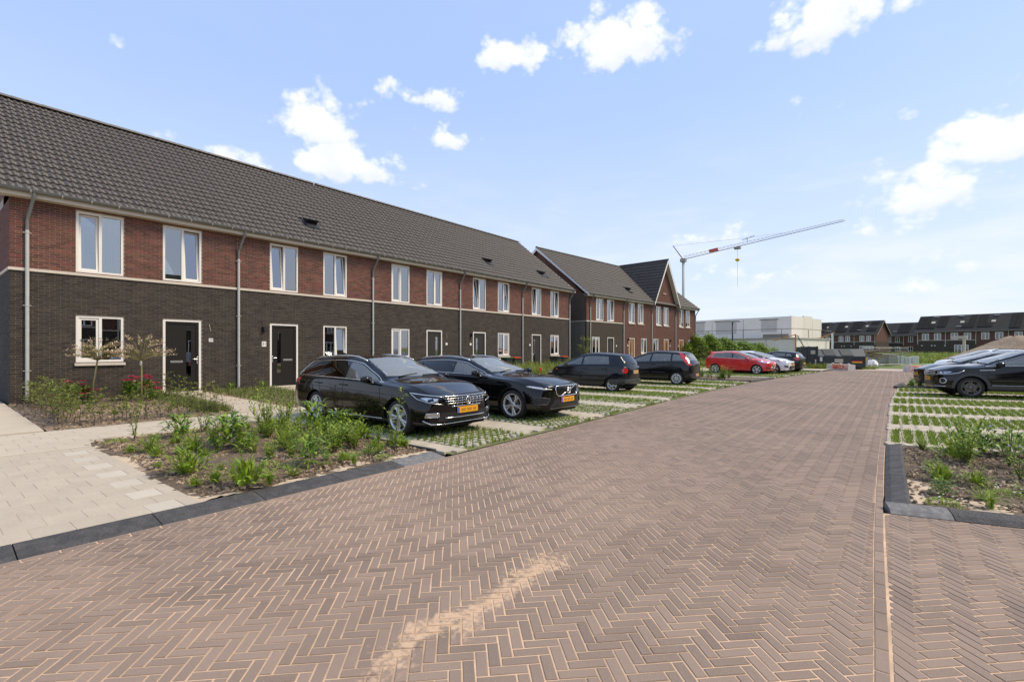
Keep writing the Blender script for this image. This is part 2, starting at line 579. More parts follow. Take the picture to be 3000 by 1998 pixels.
# the land around: one sheet to the horizon
mb = MB()
mb.add([(-1500, -1500, -.14), (1500, -1500, -.14), (1500, 1500, -.14), (-1500, 1500, -.14)], [(0, 1, 2, 3)])
mb.build('ground', M_dirt, kind='structure')
sheet('meadow', [(-160, 78), (-60, 72), (-9, 53), (9, 44.6), (60, 30), (260, 10), (260, 260), (-160, 260)], -.09, M_field, kind='structure')
sheet('site_road', [(-3.2, 40.6), (1.6, 40.6), (3.2, 44.4), (-8, 50), (-22, 58), (-60, 69), (-62, 64), (-26, 52), (-9, 46)], -.03, M_siteroad, kind='structure')
def visible(x, y, z=0, umax=1.04):
    d, u = depth_u(np.asarray(x, float), np.asarray(y, float))
    v = (CAMZ - z) / np.maximum(d, 1e-3) * 1417
    return (d > .3) & (np.abs(u) < umax) & (v < 990)
def brick_template(hl, hw, top, bev, bot):
    v = np.array([(-hl, -hw, bot), (hl, -hw, bot), (hl, hw, bot), (-hl, hw, bot),
                  (-hl, -hw, top - bev), (hl, -hw, top - bev), (hl, hw, top - bev), (-hl, hw, top - bev),
                  (-hl + bev, -hw + bev, top), (hl - bev, -hw + bev, top), (hl - bev, hw - bev, top), (-hl + bev, hw - bev, top)], np.float32)
    f = [(8, 9, 10, 11)]
    for k in (0, 4):
        for i in range(4):
            j = (i + 1) % 4
            f.append((k + i, k + j, k + 4 + j, k + 4 + i))
    return v, np.array(f, np.int32)
def field(name, stuffname, parent, m, items, tv, tf, limit=300, smooth=False, stuff_tags=None):
    """items: array rows x, y, z, rotz, scale_l. The `limit` items that show largest become objects of their own that share one mesh,
    the others one joined mesh."""
    items = np.asarray(items, float).reshape(-1, 5)
    if len(items) == 0:
        return
    d, _ = depth_u(items[:, 0], items[:, 1])
    vis = visible(items[:, 0], items[:, 1], items[:, 2])
    key = np.where(vis, d, 1e6 + d)
    order = np.argsort(key)
    k = min(limit, int(vis.sum()))
    own, rest = order[:k], order[k:]
    if k:
        me = fast_mesh(name, tv, tf, [m], smooth)
        for i in own:
            x, y, z, r, s = items[i]
            o = bpy.data.objects.new(name, me)
            COL.objects.link(o)
            o.location = (x * UNIT, y * UNIT, z * UNIT)
            o.rotation_euler = (random.uniform(-.008, .008), random.uniform(-.008, .008), r)
            o.scale = (s, 1, 1)
            o.parent = parent
    if len(rest):
        it = items[rest]
        c, s_ = np.cos(it[:, 3]), np.sin(it[:, 3])
        lx = tv[None, :, 0] * it[:, 4, None]
        ly = np.repeat(tv[None, :, 1], len(it), 0)
        tx, ty = RNG.uniform(-.008, .008, (2, len(it), 1))
        X = it[:, 0, None] + lx * c[:, None] - ly * s_[:, None]
        Y = it[:, 1, None] + lx * s_[:, None] + ly * c[:, None]
        Z = it[:, 2, None] + tv[None, :, 2] + lx * tx + ly * ty
        V = np.stack([X, Y, Z], -1).reshape(-1, 3)
        Fc = (tf[None] + (np.arange(len(it)) * len(tv))[:, None, None]).reshape(-1, tf.shape[1])
        o = bpy.data.objects.new(stuffname, fast_mesh(stuffname, V, Fc, [m], smooth))
        COL.objects.link(o)
        o.parent = parent
        o['kind'] = 'stuff'
# ---------------------------------------------------------------- the brick road
ys = [-6 + i for i in range(47)] + [40.6]
road_poly = [(float(xl(y)), y) for y in ys] + [(float(xr(y)), y) for y in reversed(ys) if y > 5.25] + [(-.1, 5.33), (6, 5.33 + 6 * T15), (6, -6)]
road = sheet('road', road_poly, -.0035, M_sand, kind='structure')
LW, WW = .1785, .0595
HL, HW = (LW - .0088) / 2, (WW - .0088) / 2
n_ = 3
cx_, cy_, rot_ = [], [], []
rng = range(-700, 701)
N = 720
A, B = np.meshgrid(np.arange(-N, N), np.arange(-N // 6, N // 6 + 1))
# horizontal bricks: row y, start x = y + 6 m
hy = A.ravel()
hx = A.ravel() + 2 * n_ * B.ravel()
H_c = np.stack([hx + n_ / 2, hy + .5], -1)
vx = A.ravel()
vy = A.ravel() - 2 * n_ + 1 + 2 * n_ * B.ravel()
V_c = np.stack([vx + .5, vy + n_ / 2], -1)
c45 = math.cos(PI / 4)
def to_world(c):
    p = c * WW
    return np.stack([(p[:, 0] - p[:, 1]) * c45 - 1.9, (p[:, 0] + p[:, 1]) * c45 + 17.0], -1)
allc = np.concatenate([to_world(H_c), to_world(V_c)])
allr = np.concatenate([np.full(len(H_c), PI / 4), np.full(len(V_c), 3 * PI / 4)])
ex, ey = allc[:, 0], allc[:, 1]
EDGE_L = xl(ey) + .075
EDGE_R = xr(ey) - .062
front = 5.31 + (ex + .1) * T15
main_in = (ex > EDGE_L - .12) & (ex < EDGE_R + .12) & (ey > -3.5) & (ey < 40.6)
side_in = (ex > xr(ey) - .12) & (ex < 5.5) & (ey > -3.5) & (ey < front + .12)
full_main = (ex > EDGE_L + .085) & (ex < EDGE_R - .085) & (ey > -3.5) & (ey < 40.5)
full_side = (ex > xr(ey) + .09) & (ex < 5.5) & (ey > -3.5) & (ey < front - .09)
full = full_main | full_side
items = np.stack([ex, ey, RNG.uniform(-.0012, .0012, len(ex)), allr + RNG.uniform(-.012, .012, len(ex)), RNG.uniform(.985, 1.005, len(ex))], -1)
tv, tf = brick_template(HL, HW, 0., .002, -.012)
field('brick', 'paving_bricks', road, M_brick_road, items[full], tv, tf, 300)
# cut bricks along the edges
mb = MB()
def add_cut(mb, poly, z=0., bev=.002):
    if len(poly) < 3:
        return
    a = abs(sum(poly[i][0] * poly[(i + 1) % len(poly)][1] - poly[(i + 1) % len(poly)][0] * poly[i][1] for i in range(len(poly)))) / 2
    if a < 4e-4:
        return
    cx = sum(p[0] for p in poly) / len(poly)
    cy = sum(p[1] for p in poly) / len(poly)
    n = len(poly)
    top = []
    for p in poly:
        l = math.hypot(p[0] - cx, p[1] - cy) + 1e-6
        k = 1 - bev / l
        top.append((cx + (p[0] - cx) * k, cy + (p[1] - cy) * k))
    vs = [(p[0], p[1], z - .012) for p in poly] + [(p[0], p[1], z - bev) for p in poly] + [(p[0], p[1], z) for p in top]
    s = sum(poly[i][0] * poly[(i + 1) % n][1] - poly[(i + 1) % n][0] * poly[i][1] for i in range(n))
    fs = [tuple(range(2 * n, 3 * n))]
    for k in (0, n):
        for i in range(n):
            j = (i + 1) % n
            fs.append((k + i, k + j, k + n + j, k + n + i))
    if s < 0:
        fs = [tuple(reversed(f)) for f in fs]
    mb.add(vs, fs)
def corners(x, y, r, hl, hw):
    c, s = math.cos(r), math.sin(r)
    return [(x + a * c - b * s, y + a * s + b * c) for a, b in ((-hl, -hw), (hl, -hw), (hl, hw), (-hl, hw))]
for i in np.nonzero(main_in & ~full_main)[0]:
    p = corners(ex[i], ey[i], allr[i], HL, HW)
    p = clip_half(p, EDGE_L[i] + .004, ey[i], 1, 0)
    if p:
        p = clip_half(p, EDGE_R[i] - .004, ey[i], -1, 0)
    if len(p) >= 3:
        add_cut(mb, p, random.uniform(-.001, .001))
for i in np.nonzero(side_in & ~full_side)[0]:
    p = corners(ex[i], ey[i], allr[i], HL, HW)
    p = clip_half(p, float(xr(ey[i])) + .008, ey[i], 1, 0)
    if p:
        p = clip_half(p, -.1, 5.305, T15, -1)
    if len(p) >= 3:
        add_cut(mb, p, random.uniform(-.001, .001))
mb.build('cut_bricks', M_brick_road, road, kind='stuff')
# stretcher rows along the left kerb and the soldier line on the right
rows = []
y = -3.4
while y < 40.4:
    rows.append((float(xl(y)) + .040, y, 0, PI / 2 + random.uniform(-.01, .01) - math.atan(float(xl(y + .1) - xl(y - .1)) / .2), 1.0))
    rows.append((float(xr(y)) - .034, y, .001, PI / 2 + random.uniform(-.01, .01) - math.atan(float(xr(y + .1) - xr(y - .1)) / .2), 1.0))
    y += .2
tv2, tf2 = brick_template(.0955, .0275, 0., .0035, -.012)
field('edge_brick', 'edge_bricks', road, M_brick_road, rows, tv2, tf2, 70)
# ---------------------------------------------------------------- kerbs
kerb_prof = [(-5.00, -.12), (-5.00, .026), (-4.965, .034), (-4.90, .030), (-4.70, .002), (-4.672, -.012), (-4.672, -.12)]
kerb_l = empty('kerb', (0, 0, 0), kind='structure')
y = -3.66
seq = 0
while y < 4.4:
    y1 = min(y + .83, 4.50)
    mb = MB()
    j = random.uniform(-.004, .004)
    mb.prism([(p[0] + j, p[1] + j * .5) for p in kerb_prof], -y1 + .004, -y - .004, 'xz')
    mb.v = [(a, -b, c) for a, b, c in mb.v]
    mb.f = [tuple(reversed(f)) for f in mb.f]
    mb.build('kerb_block', M_kerb if y < 3.6 else M_kerb_g, kerb_l)
    y = y1
# kerb round the right planter: along the road and along its front
kerb_r = empty('kerb', (0, 0, 0), kind='structure')
ycuts = [5.52, 6.35, 7.2, 8.1, 9.02]
for a, b in zip(ycuts[:-1], ycuts[1:]):
    mb = MB()
    xo = 0.
    P = [(xo, -.1), (xo, .004), (xo + .05, .035), (xo + .16, .062), (xo + .185, .055), (xo + .185, -.1)]
    mb.prism([(p[0], p[1]) for p in P], -b + .004, -a - .004, 'xz')
    mb.v = [(x_ + float(xr(-y_)) + .006, -y_, z_) for x_, y_, z_ in mb.v]
    mb.f = [tuple(reversed(f)) for f in mb.f]
    mb.build('kerb_block', M_kerb, kerb_r)
s = .07
first = True
while s < 5.4:
    s1 = s + (.44 if first else .83)
    mb = MB()
    P = [(0, -.1), (0, .004), (.05, .035), (.16, .062), (.19, .055), (.19, -.1)]
    c_, s_ = math.cos(R(15)), math.sin(R(15))
    vs = []
    for t_ in (s + .004, s1 - .004):
        for (q, z) in P:
            vs.append((-.10 + t_ * c_ - q * s_, 5.32 + t_ * s_ + q * c_, z))
    n = len(P)
    fs = [tuple(range(n)), tuple(reversed(range(n, 2 * n)))] + [((i + 1) % n, i, n + i, n + (i + 1) % n) for i in range(n)]
    mb.add(vs, fs)
    mb.build('kerb_block', M_kerb_g if first else M_kerb, kerb_r)
    first = False
    s = s1
# ---------------------------------------------------------------- left forecourt paving
pave = sheet('pavement', [(-4.985, -5), (-4.985, 1.71), (-9.12, 1.71), (-9.12, -5)], .0235, M_walk, kind='structure')
items, pale = [], []
cols = np.arange(-9.1, -5.0, .2935)
for ci, x in enumerate(cols):
    yy = 1.705 - .1225 - (.12 if ci % 2 else 0)
    if ci % 2:
        items.append((x + .147, 1.705 - .058, .028, PI / 2, .48))
    while yy > -4.8:
        row = round((1.7 - yy) / .2455)
        r_ = (x + .147, yy, .028 + random.uniform(-.0012, .0012), PI / 2, 1)
        if row in (1,) and ci % 2 == 1:
            pale.append(r_)
        else:
            items.append(r_)
        yy -= .2455
tv3, tf3 = brick_template(.1221, .1461, 0., .0015, -.03)
field('slab', 'paving_slabs', pave, M_conc, items, tv3, tf3, 130)
field('slab', 'pale_slabs', pave, M_conc_l, pale, tv3, tf3, 130)
# the footway along the front gardens
walk = sheet('footway', [(-9.12, -5), (-9.12, 1.71), (-9.62, 1.78), (-9.62, 60), (-11.3, 60), (-11.3, -5)], .0295, M_walk, kind='structure')
items = []
for ci, x in enumerate(np.arange(-11.29, -9.2, .3)):
    y = -4.8 + (.15 if ci % 2 else 0)
    while y < 36:
        if not (x > -9.75 and y > 1.6):
            items.append((x + .15, y, .034 + random.uniform(-.001, .001), 0, 1))
        y += .3
tv4, tf4 = brick_template(.1488, .1488, 0., .0025, -.03)
field('slab', 'footway_slabs', walk, M_walk, items, tv4, tf4, 150)
mb = MB()
mb.box(-9.16, -9.10, -4.8, 1.70, 0, .040)
mb.build('edging', M_conc_l, walk)
mb = MB()
mb.box(-9.68, -9.62, 1.80, 4.6, 0, .055)
mb.build('edging', M_conc_l, walk)
# ---------------------------------------------------------------- planters and gardens (soil)
def soil(name, poly, z, m, amp, seed, step=.06, crown=0., **tags):
    xs = [p[0] for p in poly]
    ys_ = [p[1] for p in poly]
    x0, x1, y0, y1 = min(xs), max(xs), min(ys_), max(ys_)
    nx, ny = int((x1 - x0) / step) + 2, int((y1 - y0) / step) + 2
    r = np.random.default_rng(seed)
    gx, gy = np.meshgrid(np.linspace(x0, x1, nx), np.linspace(y0, y1, ny), indexing='ij')
    zz = np.zeros_like(gx)
    for k in range(26):
        f = r.uniform(2, 26)
        a, p = r.uniform(0, 2 * PI, 2)
        zz += np.sin((gx * math.cos(a) + gy * math.sin(a)) * f + p) / (1 + f * .22)
    zz = zz / np.abs(zz).max() * amp + r.normal(0, amp * .16, zz.shape)
    if crown:
        u = (gx - x0) / (x1 - x0)
        w = (gy - y0) / (y1 - y0)
        zz += crown * np.clip(np.minimum(np.minimum(u, 1 - u) * 5, np.minimum(w, 1 - w) * 4), 0, 1)
    V = np.stack([gx, gy, zz + z], -1).reshape(-1, 3)
    idx = np.arange(nx * ny).reshape(nx, ny)
    Fc = np.stack([idx[:-1, :-1], idx[1:, :-1], idx[1:, 1:], idx[:-1, 1:]], -1).reshape(-1, 4)
    if len(poly) > 4 or not (poly[0][0] == poly[1][0] or poly[0][1] == poly[1][1]):
        cxy = V[Fc].mean(1)
        keep = np.array([inside(poly, a, b) for a, b in cxy[:, :2]])
        Fc = Fc[keep]
    o = bpy.data.objects.new(name, fast_mesh(name, V, Fc, [m], True))
    COL.objects.link(o)
    tag(o, **tags)
    return o
soil('planter_soil', [(-4.97, 1.66), (-4.97, 4.56), (-9.60, 4.56), (-9.60, 1.66)], .018, M_soil, .035, 1, crown=.02, kind='structure')
# blown sand along the edges of that bed
soil('sand_margin', [(-5.0, 1.68), (-5.0, 2.05), (-6.3, 1.98), (-7.2, 2.08), (-8.2, 1.95), (-9.55, 2.3), (-9.55, 1.68)], .017, M_soilsand, .022, 2, .04, kind='structure')
soil('sand_margin', [(-4.99, 1.9), (-4.99, 4.5), (-5.12, 4.5), (-5.25, 3.4), (-5.16, 2.6), (-5.4, 2.0)], .017, M_soilsand, .022, 3, .04, kind='structure')
soil('planter_soil', [(.07, 5.52), (6, 5.52 + 6 * T15), (6, 9.0 + 6 * T15), (.07, 9.02)], .03, M_soil, .03, 4, kind='structure')
soil('sand_margin', [(.08, 5.56), (1.6, 5.96), (1.3, 6.1), (.5, 6.05), (.3, 6.6), (.09, 6.7)], .030, M_soilsand, .022, 5, .04, kind='structure')
soil('planter_soil', [(-4.95, 22.75), (-4.62, 26.2), (-9.6, 26.6), (-9.6, 22.75)], .02, M_soil, .03, 6, .1, kind='structure')
# dark edging strip of the first bay
mb = MB()
mb.box(-9.6, -4.98, 4.555, 4.60, -.05, .05)
mb.build('kerb_block', M_kerb, kerb_l)
# ---------------------------------------------------------------- parking bays with grass pavers
BANDS = [(4.62, 4.90), (6.38, 7.2), (8.57, 9.4), (10.7, 11.6), (12.88, 13.8), (15.15, 16.1), (17.35, 18.25), (19.5, 20.4), (21.75, 22.7),
         (26.4, 26.9), (28.4, 29.2), (30.7, 31.5), (33.0, 33.8), (35.2, 36.1)]
bay_poly = [(float(xl(y)) - .005, y) for y in np.arange(4.62, 37, .6)] + [(-9.62, 36.6), (-9.62, 4.62)]
bays = sheet('parking_bays', bay_poly, .008, M_baysoil, kind='structure')
def yshift(x, y):
    k = min(max((y - 20) / 6, 0), 1) * math.tan(R(6))
    return y - k * (x + 4.7)
items = []
for bi, (a, b) in enumerate(BANDS):
    n = max(2, round((b - a) / .21))
    w = (b - a) / n
    for k in range(n):
        y = a + (k + .5) * w
        x = -9.58 + (.1 if k % 2 else 0)
        while x < float(xl(y)) - .11:
            items.append((x, yshift(x, y), .031 + random.uniform(-.002, .002), 0, 1))
            x += .212
tv5, tf5 = brick_template(.1035, .1015, 0., .004, -.04)
field('bay_tile', 'bay_tiles', bays, M_band, items, tv5, tf5, 160)
# round knobs in a square grid with grass between them
ring = []
kv, kf = [], []
for (rr, z) in ((.056, -.03), (.054, .012), (.044, .030), (.022, .038)):
    for i in range(10):
        a = 2 * PI * i / 10
        sq = 1 / max(abs(math.cos(a)), abs(math.sin(a))) ** .35
        kv.append((rr * sq * math.cos(a), rr * sq * math.sin(a), z))
for k in range(3):
    for i in range(10):
        j = (i + 1) % 10
        kf.append((k * 10 + i, k * 10 + j, k * 10 + 10 + j, k * 10 + 10 + i))
for i in range(1, 9, 2):
    kf.append((30, 30 + i, 30 + i + 1, 30 + i + 1 if i + 2 > 9 else 30 + i + 2))
kv, kf = np.array(kv, np.float32), np.array(kf, np.int32)
kf = kf[[len(set(f)) == 4 for f in kf.tolist()]]
items, tufts = [], []
GR = [(BANDS[i][1], BANDS[i + 1][0]) for i in range(len(BANDS) - 1)]
for gi, (a, b) in enumerate(GR):
    if a > 22 and b < 27:
        continue
    n = max(1, round((b - a) / .142))
    w = (b - a) / n
    for k in range(n):
        y = a + (k + .5) * w
        x = -9.55
        while x < float(xl(y)) - .075:
            ys_ = yshift(x, y)
            items.append((x, ys_, .012 + random.uniform(-.006, .004), 0, 1))
            tufts.append((x + .071, ys_ + .0))
            tufts.append((x, ys_ + w / 2))
            tufts.append((x + .071, ys_ + w / 2))
            x += .142
field('paver_knob', 'paver_knobs', bays, M_knob, items, kv, kf, 260, True)
def blades(name, pts, h, spread, per, m, seed, zbase=.01, width=.006, parent=None, **tags):
    """short grass: bent single blades (two quads each, thin wedge)"""
    r = np.random.default_rng(seed)
    P = np.repeat(np.asarray(pts, float)[:, :2], per, 0)
    hh = np.repeat(np.asarray([p[2] if len(p) > 2 else 1. for p in pts]), per) * h * r.uniform(.5, 1.25, len(P))
    n = len(P)
    P = P + r.normal(0, spread, (n, 2))
    a = r.uniform(0, 2 * PI, n)
    lean = r.uniform(.15, .7, n) * hh
    dx, dy = np.cos(a), np.sin(a)
    wx, wy = -dy * width, dx * width
    z0 = np.full(n, zbase)
    v = np.stack([
        np.stack([P[:, 0] - wx, P[:, 1] - wy, z0], -1), np.stack([P[:, 0] + wx, P[:, 1] + wy, z0], -1),
        np.stack([P[:, 0] + dx * lean * .4 + wx * .7, P[:, 1] + dy * lean * .4 + wy * .7, z0 + hh * .65], -1),
        np.stack([P[:, 0] + dx * lean * .4 - wx * .7, P[:, 1] + dy * lean * .4 - wy * .7, z0 + hh * .65], -1),
        np.stack([P[:, 0] + dx * lean, P[:, 1] + dy * lean, z0 + hh], -1)], 1).reshape(-1, 3)
    b = np.arange(n) * 5
    f = np.stack([b, b + 1, b + 2, b + 3], -1)
    f2 = np.stack([b + 3, b + 2, b + 4, b + 4], -1)
    me = bpy.data.meshes.new(name)
    fl = [tuple(x) for x in f.tolist()] + [tuple(x[:3]) for x in f2.tolist()]
    me.from_pydata((v * UNIT).tolist(), [], fl)
    me.materials.append(m)
    o = bpy.data.objects.new(name, me)
    COL.objects.link(o)
    if parent:
        o.parent = parent
    return tag(o, **tags)
tufts = [t for t in tufts if random.random() < (.92 if t[1] < 20 else .8)]
# worn patches: thinner grass near the road edge of the first bays
tufts = [(t[0], t[1], .6 + .6 * random.random()) for t in tufts if not (t[0] > float(xl(t[1])) - .35 and random.random() < .45)]
blades('bay_grass', [t for t in tufts if t[1] < 12], .060, .024, 13, M_grass, 11, .012, .007, kind='stuff',
       label='short grass growing between the knobs of the left parking bays', cat='grass')
blades('bay_grass', [t for t in tufts if t[1] >= 12], .07, .028, 9, M_grass, 12, .012, .012, kind='stuff',
       label='short grass in the farther left parking bays', cat='grass')
# right-hand bays: bars of concrete teeth and long strips of grass, skewed to the road
RB = [(9.06, 9.22), (10.72, 11.52), (13.0, 13.78), (15.2, 16.0), (17.5, 18.3), (19.75, 20.5), (22.15, 22.5)]
rb_poly = [(float(xr(y)) + .005, y) for y in np.arange(9.06, 37, .5)] + [(12, 37 + 12 * T15), (12, 9.06 + 12 * T15)]
rbays = sheet('parking_bays', rb_poly, .006, M_baysoil, kind='structure')
def sk(x, y):
    return y + (x - float(xr(y))) * T15
RB2 = [(24.9, 25.5), (27.0, 27.8), (29.2, 30.0), (31.4, 32.2), (33.6, 34.4)]
items = []
for (a, b) in RB + RB2:
    n = max(1, round((b - a) / .20))
    w = (b - a) / n
    for k in range(n):
        y = a + (k + .5) * w
        x = float(xr(y)) + .10
        while x < 7.5:
            items.append((x, sk(x, y), .030 + random.uniform(-.002, .002), R(15), 1))
            x += .205
tv6, tf6 = brick_template(.0985, .0985, 0., .004, -.04)
field('bay_tile', 'bay_tiles', rbays, M_band, items, tv6, tf6, 160)
items, tufts = [], []
ALLR = [(RB[i][1], RB[i + 1][0]) for i in range(len(RB) - 1)] + [(RB2[i][1], RB2[i + 1][0]) for i in range(len(RB2) - 1)]
for (a, b) in ALLR:
    xk = 0
    x = float(xr(a)) + .055
    while x < 7.4:
        q = a + .03
        xo = float(xr((a + b) / 2)) - float(xr(a))
        k = 0
        while q < b - .02:
            items.append((x + xo, sk(x, q), .024 + random.uniform(-.003, .003), R(15), 1.0 if k % 2 else .74))
            tufts.append((x + xo + .074, sk(x + .07, q), .8 + .5 * random.random()))
            q += .056
            k += 1
        x += .148
tv7, tf7 = brick_template(.052, .0225, 0., .004, -.03)
field('paver_bar', 'paver_bars', rbays, M_band, items, tv7, tf7, 300)
blades('bay_grass', [t for t in tufts if t[1] < 24], .062, .027, 12, M_grass, 13, .010, .007, kind='stuff',
       label='strips of short grass in the bays right of the road', cat='grass')
blades('bay_grass', [t for t in tufts if t[1] >= 24], .066, .028, 7, M_grass, 14, .010, .011, kind='stuff',
       label='short grass in the farther bays right of the road', cat='grass')
# small dark-kerbed bed between the right bays
soil('planter_soil', [(.10, 22.75), (.28, 24.8), (5, 24.8 + 5 * T15), (5, 22.75 + 5 * T15)], .02, M_soil, .03, 8, .1, kind='structure')
kr2 = empty('kerb', (0, 0, 0), kind='structure')
for (p0, p1) in (((.04, 22.62), (.24, 24.85)), ((.0, 22.55), (1.2, 22.55 + 1.2 * T15)), ((1.2, 22.55 + 1.2 * T15), (5, 22.55 + 5 * T15))):
    mb = MB()
    d = Vector((p1[0] - p0[0], p1[1] - p0[1], 0))
    n = Vector((-d.y, d.x, 0)).normalized() * .09
    vs = []
    for p in (p0, p1):
        for (s, z) in ((-1, -.05), (-1, .03), (-.3, .09), (1, .08), (1, -.05)):
            vs.append((p[0] - n.x * s * (-1 if p1[1] - p0[1] > 1.9 else 1), p[1] - n.y * s * (-1 if p1[1] - p0[1] > 1.9 else 1), z))
    mb.add(vs, [(0, 1, 2, 3, 4), (9, 8, 7, 6, 5)] + [(i, 5 + i, 5 + (i + 1) % 5, (i + 1) % 5) for i in range(5)])
    mb.build('kerb_block', M_kerb, kr2)
# kerb of the bed between the far and near left bays, and the walk that ends the parking
kr3 = empty('kerb', (0, 0, 0), kind='structure')
for (x0, y0, x1, y1, m_) in ((-9.6, 22.72, -4.95, 22.72, M_kerb), (-4.93, 22.75, -4.62, 26.1, M_kerb), (-9.6, 36.5, -3.75, 36.3, M_kerb)):
    mb = MB()
    d = Vector((x1 - x0, y1 - y0, 0))
    n = Vector((-d.y, d.x, 0)).normalized() * .07
    vs = []
    for p in ((x0, y0), (x1, y1)):
        for (s, z) in ((-1, -.05), (-1, .05), (-.5, .085), (1, .085), (1, -.05)):
            vs.append((p[0] + n.x * s, p[1] + n.y * s, z))
    mb.add(vs, [(0, 1, 2, 3, 4), (9, 8, 7, 6, 5)] + [(i, 5 + i, 5 + (i + 1) % 5, (i + 1) % 5) for i in range(5)])
    mb.build('kerb_block', m_, kr3)
sheet('footway', [(-9.6, 36.6), (-3.7, 36.4), (-3.4, 39.6), (-9.6, 40.2)], .06, M_walk, kind='structure')
UNIT = 1.0
HB = .17                      # level of the house fronts above the road
def slope_z(x):
    """the front gardens rise from the footway to the doors"""
    return .04 + (HB - .03 - .04) * min(max((-12.66 - x) / 5.6, 0), 1)
go = soil('garden_soil', [(-12.66, 1.72), (-12.66, 31.5), (-18.29, 31.5), (-18.29, 1.72)], 0., M_gardsoil, .035, 7, .09, kind='structure')
n = len(go.data.vertices)
co = np.zeros(n * 3, np.float32)
go.data.vertices.foreach_get('co', co)
co = co.reshape(-1, 3)
co[:, 2] += np.array([slope_z(x) for x in co[:, 0]]) - .01
go.data.vertices.foreach_set('co', co.ravel())
mb = MB()
mb.add([(-12.66, 31.4, .05), (-12.66, 66, .05), (-16.5, 66, HB - .03), (-18.3, 31.4, HB - .03)], [(0, 1, 2, 3)])
mb.add([(-18.29, -3, -.02), (-18.29, 66, -.02), (-40, 66, -.02), (-40, -3, -.02)], [(3, 2, 1, 0)])
mb.build('garden_lawn', M_field, kind='structure')
gp = empty('garden_path', (0, 0, 0), kind='structure')
for (y0, y1, x0, x1) in ((-1.2, 1.68, -30, -12.66), (5.15, 6.35, -18.25, -12.66), (8.5, 9.7, -18.25, -12.66), (16.2, 17.4, -18.25, -12.66),
                         (19.6, 20.8, -18.25, -12.66), (25.1, 26.3, -18.25, -12.66)):
    x = x1
    while x > x0 + .05:
        xe = max(x - 1.15, x0)
        yw = (y1 - y0) / 2
        for k in range(2):
            mb = MB()
            mb.bbox(xe + .004, x - .004, y0 + k * yw + .003, y0 + (k + 1) * yw - .003, -.08, random.uniform(-.002, .002), .004)
            za, zb_ = slope_z(xe) + .035, slope_z(x) + .022
            mb.v = [(q[0], q[1], q[2] + za + (zb_ - za) * (q[0] - xe) / (x - xe)) for q in mb.v]
            mb.build('path_slab', M_walk, gp)
        x = xe
def crumbs(name, n, area, zf, seed, m, smin=.006, smax=.022, **tags):
    """loose clods and bark chips: squashed little boxes"""
    r = np.random.default_rng(seed)
    cx, cy = r.uniform(area[0], area[1], n), r.uniform(area[2], area[3], n)
    if len(area) > 4:
        cy = cy + (cx - area[0]) * area[4]
    a = r.uniform(0, 6.28, n)
    s = r.uniform(smin, smax, (n, 3)) * np.array([1.6, .8, .55])
    bx = np.array([(-1, -1, -1), (1, -1, -1), (1, 1, -1), (-1, 1, -1), (-.7, -.6, 1), (.6, -.7, 1), (.7, .6, 1), (-.6, .7, 1)], float)
    L = bx[None] * s[:, None, :] * r.uniform(.7, 1.2, (n, 8, 1))
    c, q = np.cos(a)[:, None], np.sin(a)[:, None]
    z = np.array([zf(x) for x in cx])
    V = np.stack([cx[:, None] + L[..., 0] * c - L[..., 1] * q, cy[:, None] + L[..., 0] * q + L[..., 1] * c, z[:, None] + L[..., 2] + L[..., 0] * r.uniform(-.4, .4, (n, 1))], -1).reshape(-1, 3)
    fb = np.array([(4, 5, 6, 7), (0, 1, 5, 4), (1, 2, 6, 5), (2, 3, 7, 6), (3, 0, 4, 7)])
    Fc = (fb[None] + (np.arange(n) * 8)[:, None, None]).reshape(-1, 4)
    o = bpy.data.objects.new(name, fast_mesh(name, V, Fc, [m]))
    COL.objects.link(o)
    return tag(o, kind='stuff', **tags)
M_clod = mat('soil_clod', (.17, .12, .08), .95, var=.5, col2=(.34, .25, .165))
crumbs('soil_clods', 5200, (-10.7, -5.7, 2.0, 5.05), lambda x: .045, 51, M_clod, label='loose clods and bark chips on the left planted bed', cat='soil clods')
crumbs('soil_clods', 3200, (.12, 4.0, 6.35, 9.9, .26), lambda x: .055, 52, M_clod, label='loose clods and bark chips on the right planted bed', cat='soil clods')
crumbs('soil_clods', 3000, (-18.2, -12.7, 1.75, 8.4), lambda x: slope_z(x) + .02, 53, M_clod, .008, .03, label='loose clods on the soil of the first front gardens', cat='soil clods')
# ================================================================== houses
M_redbrick = mat('red_brick', (.155, .046, .028), .85, var=.36, col2=(.10, .038, .028), huevar=.03, noise=(30, .35), ncol=(.13, .075, .058), bump=(120, .4, .006))
M_redmort = mat('red_wall_mortar', (.36, .29, .215), .95, noise=(2, .5), ncol=(.24, .185, .135))
M_darkbrick = mat('dark_brick', (.028, .022, .0175), .85, var=.4, col2=(.038, .03, .0235), noise=(26, .3), ncol=(.07, .054, .042), bump=(120, .4, .006))
M_darkmort = mat('dark_wall_mortar', (.25, .195, .14), .95, noise=(2.5, .7), ncol=(.12, .093, .068))
M_cream = mat('cream_frame', (.80, .765, .70), .45, noise=(3, .15), ncol=(.66, .6, .52))
M_band_c = mat('cream_concrete', (.60, .54, .45), .8, noise=(8, .35), ncol=(.5, .44, .36), bump=(90, .2, .004))
M_tile = mat('roof_tile', (.080, .069, .060), .5, var=.07, noise=(2.0, .25), ncol=(.10, .088, .077), spec=.5, bump=(60, .15, .004))
M_ridge = mat('ridge_tile', (.115, .10, .088), .55, var=.08, noise=(6, .3), ncol=(.13, .12, .09))
M_zinc = mat('zinc', (.175, .178, .168), .5, metal=.25, noise=(5, .4), ncol=(.13, .132, .125))
M_pipe = mat('pale_pipe', (.52, .515, .475), .45, metal=.2, noise=(7, .35), ncol=(.38, .39, .37))
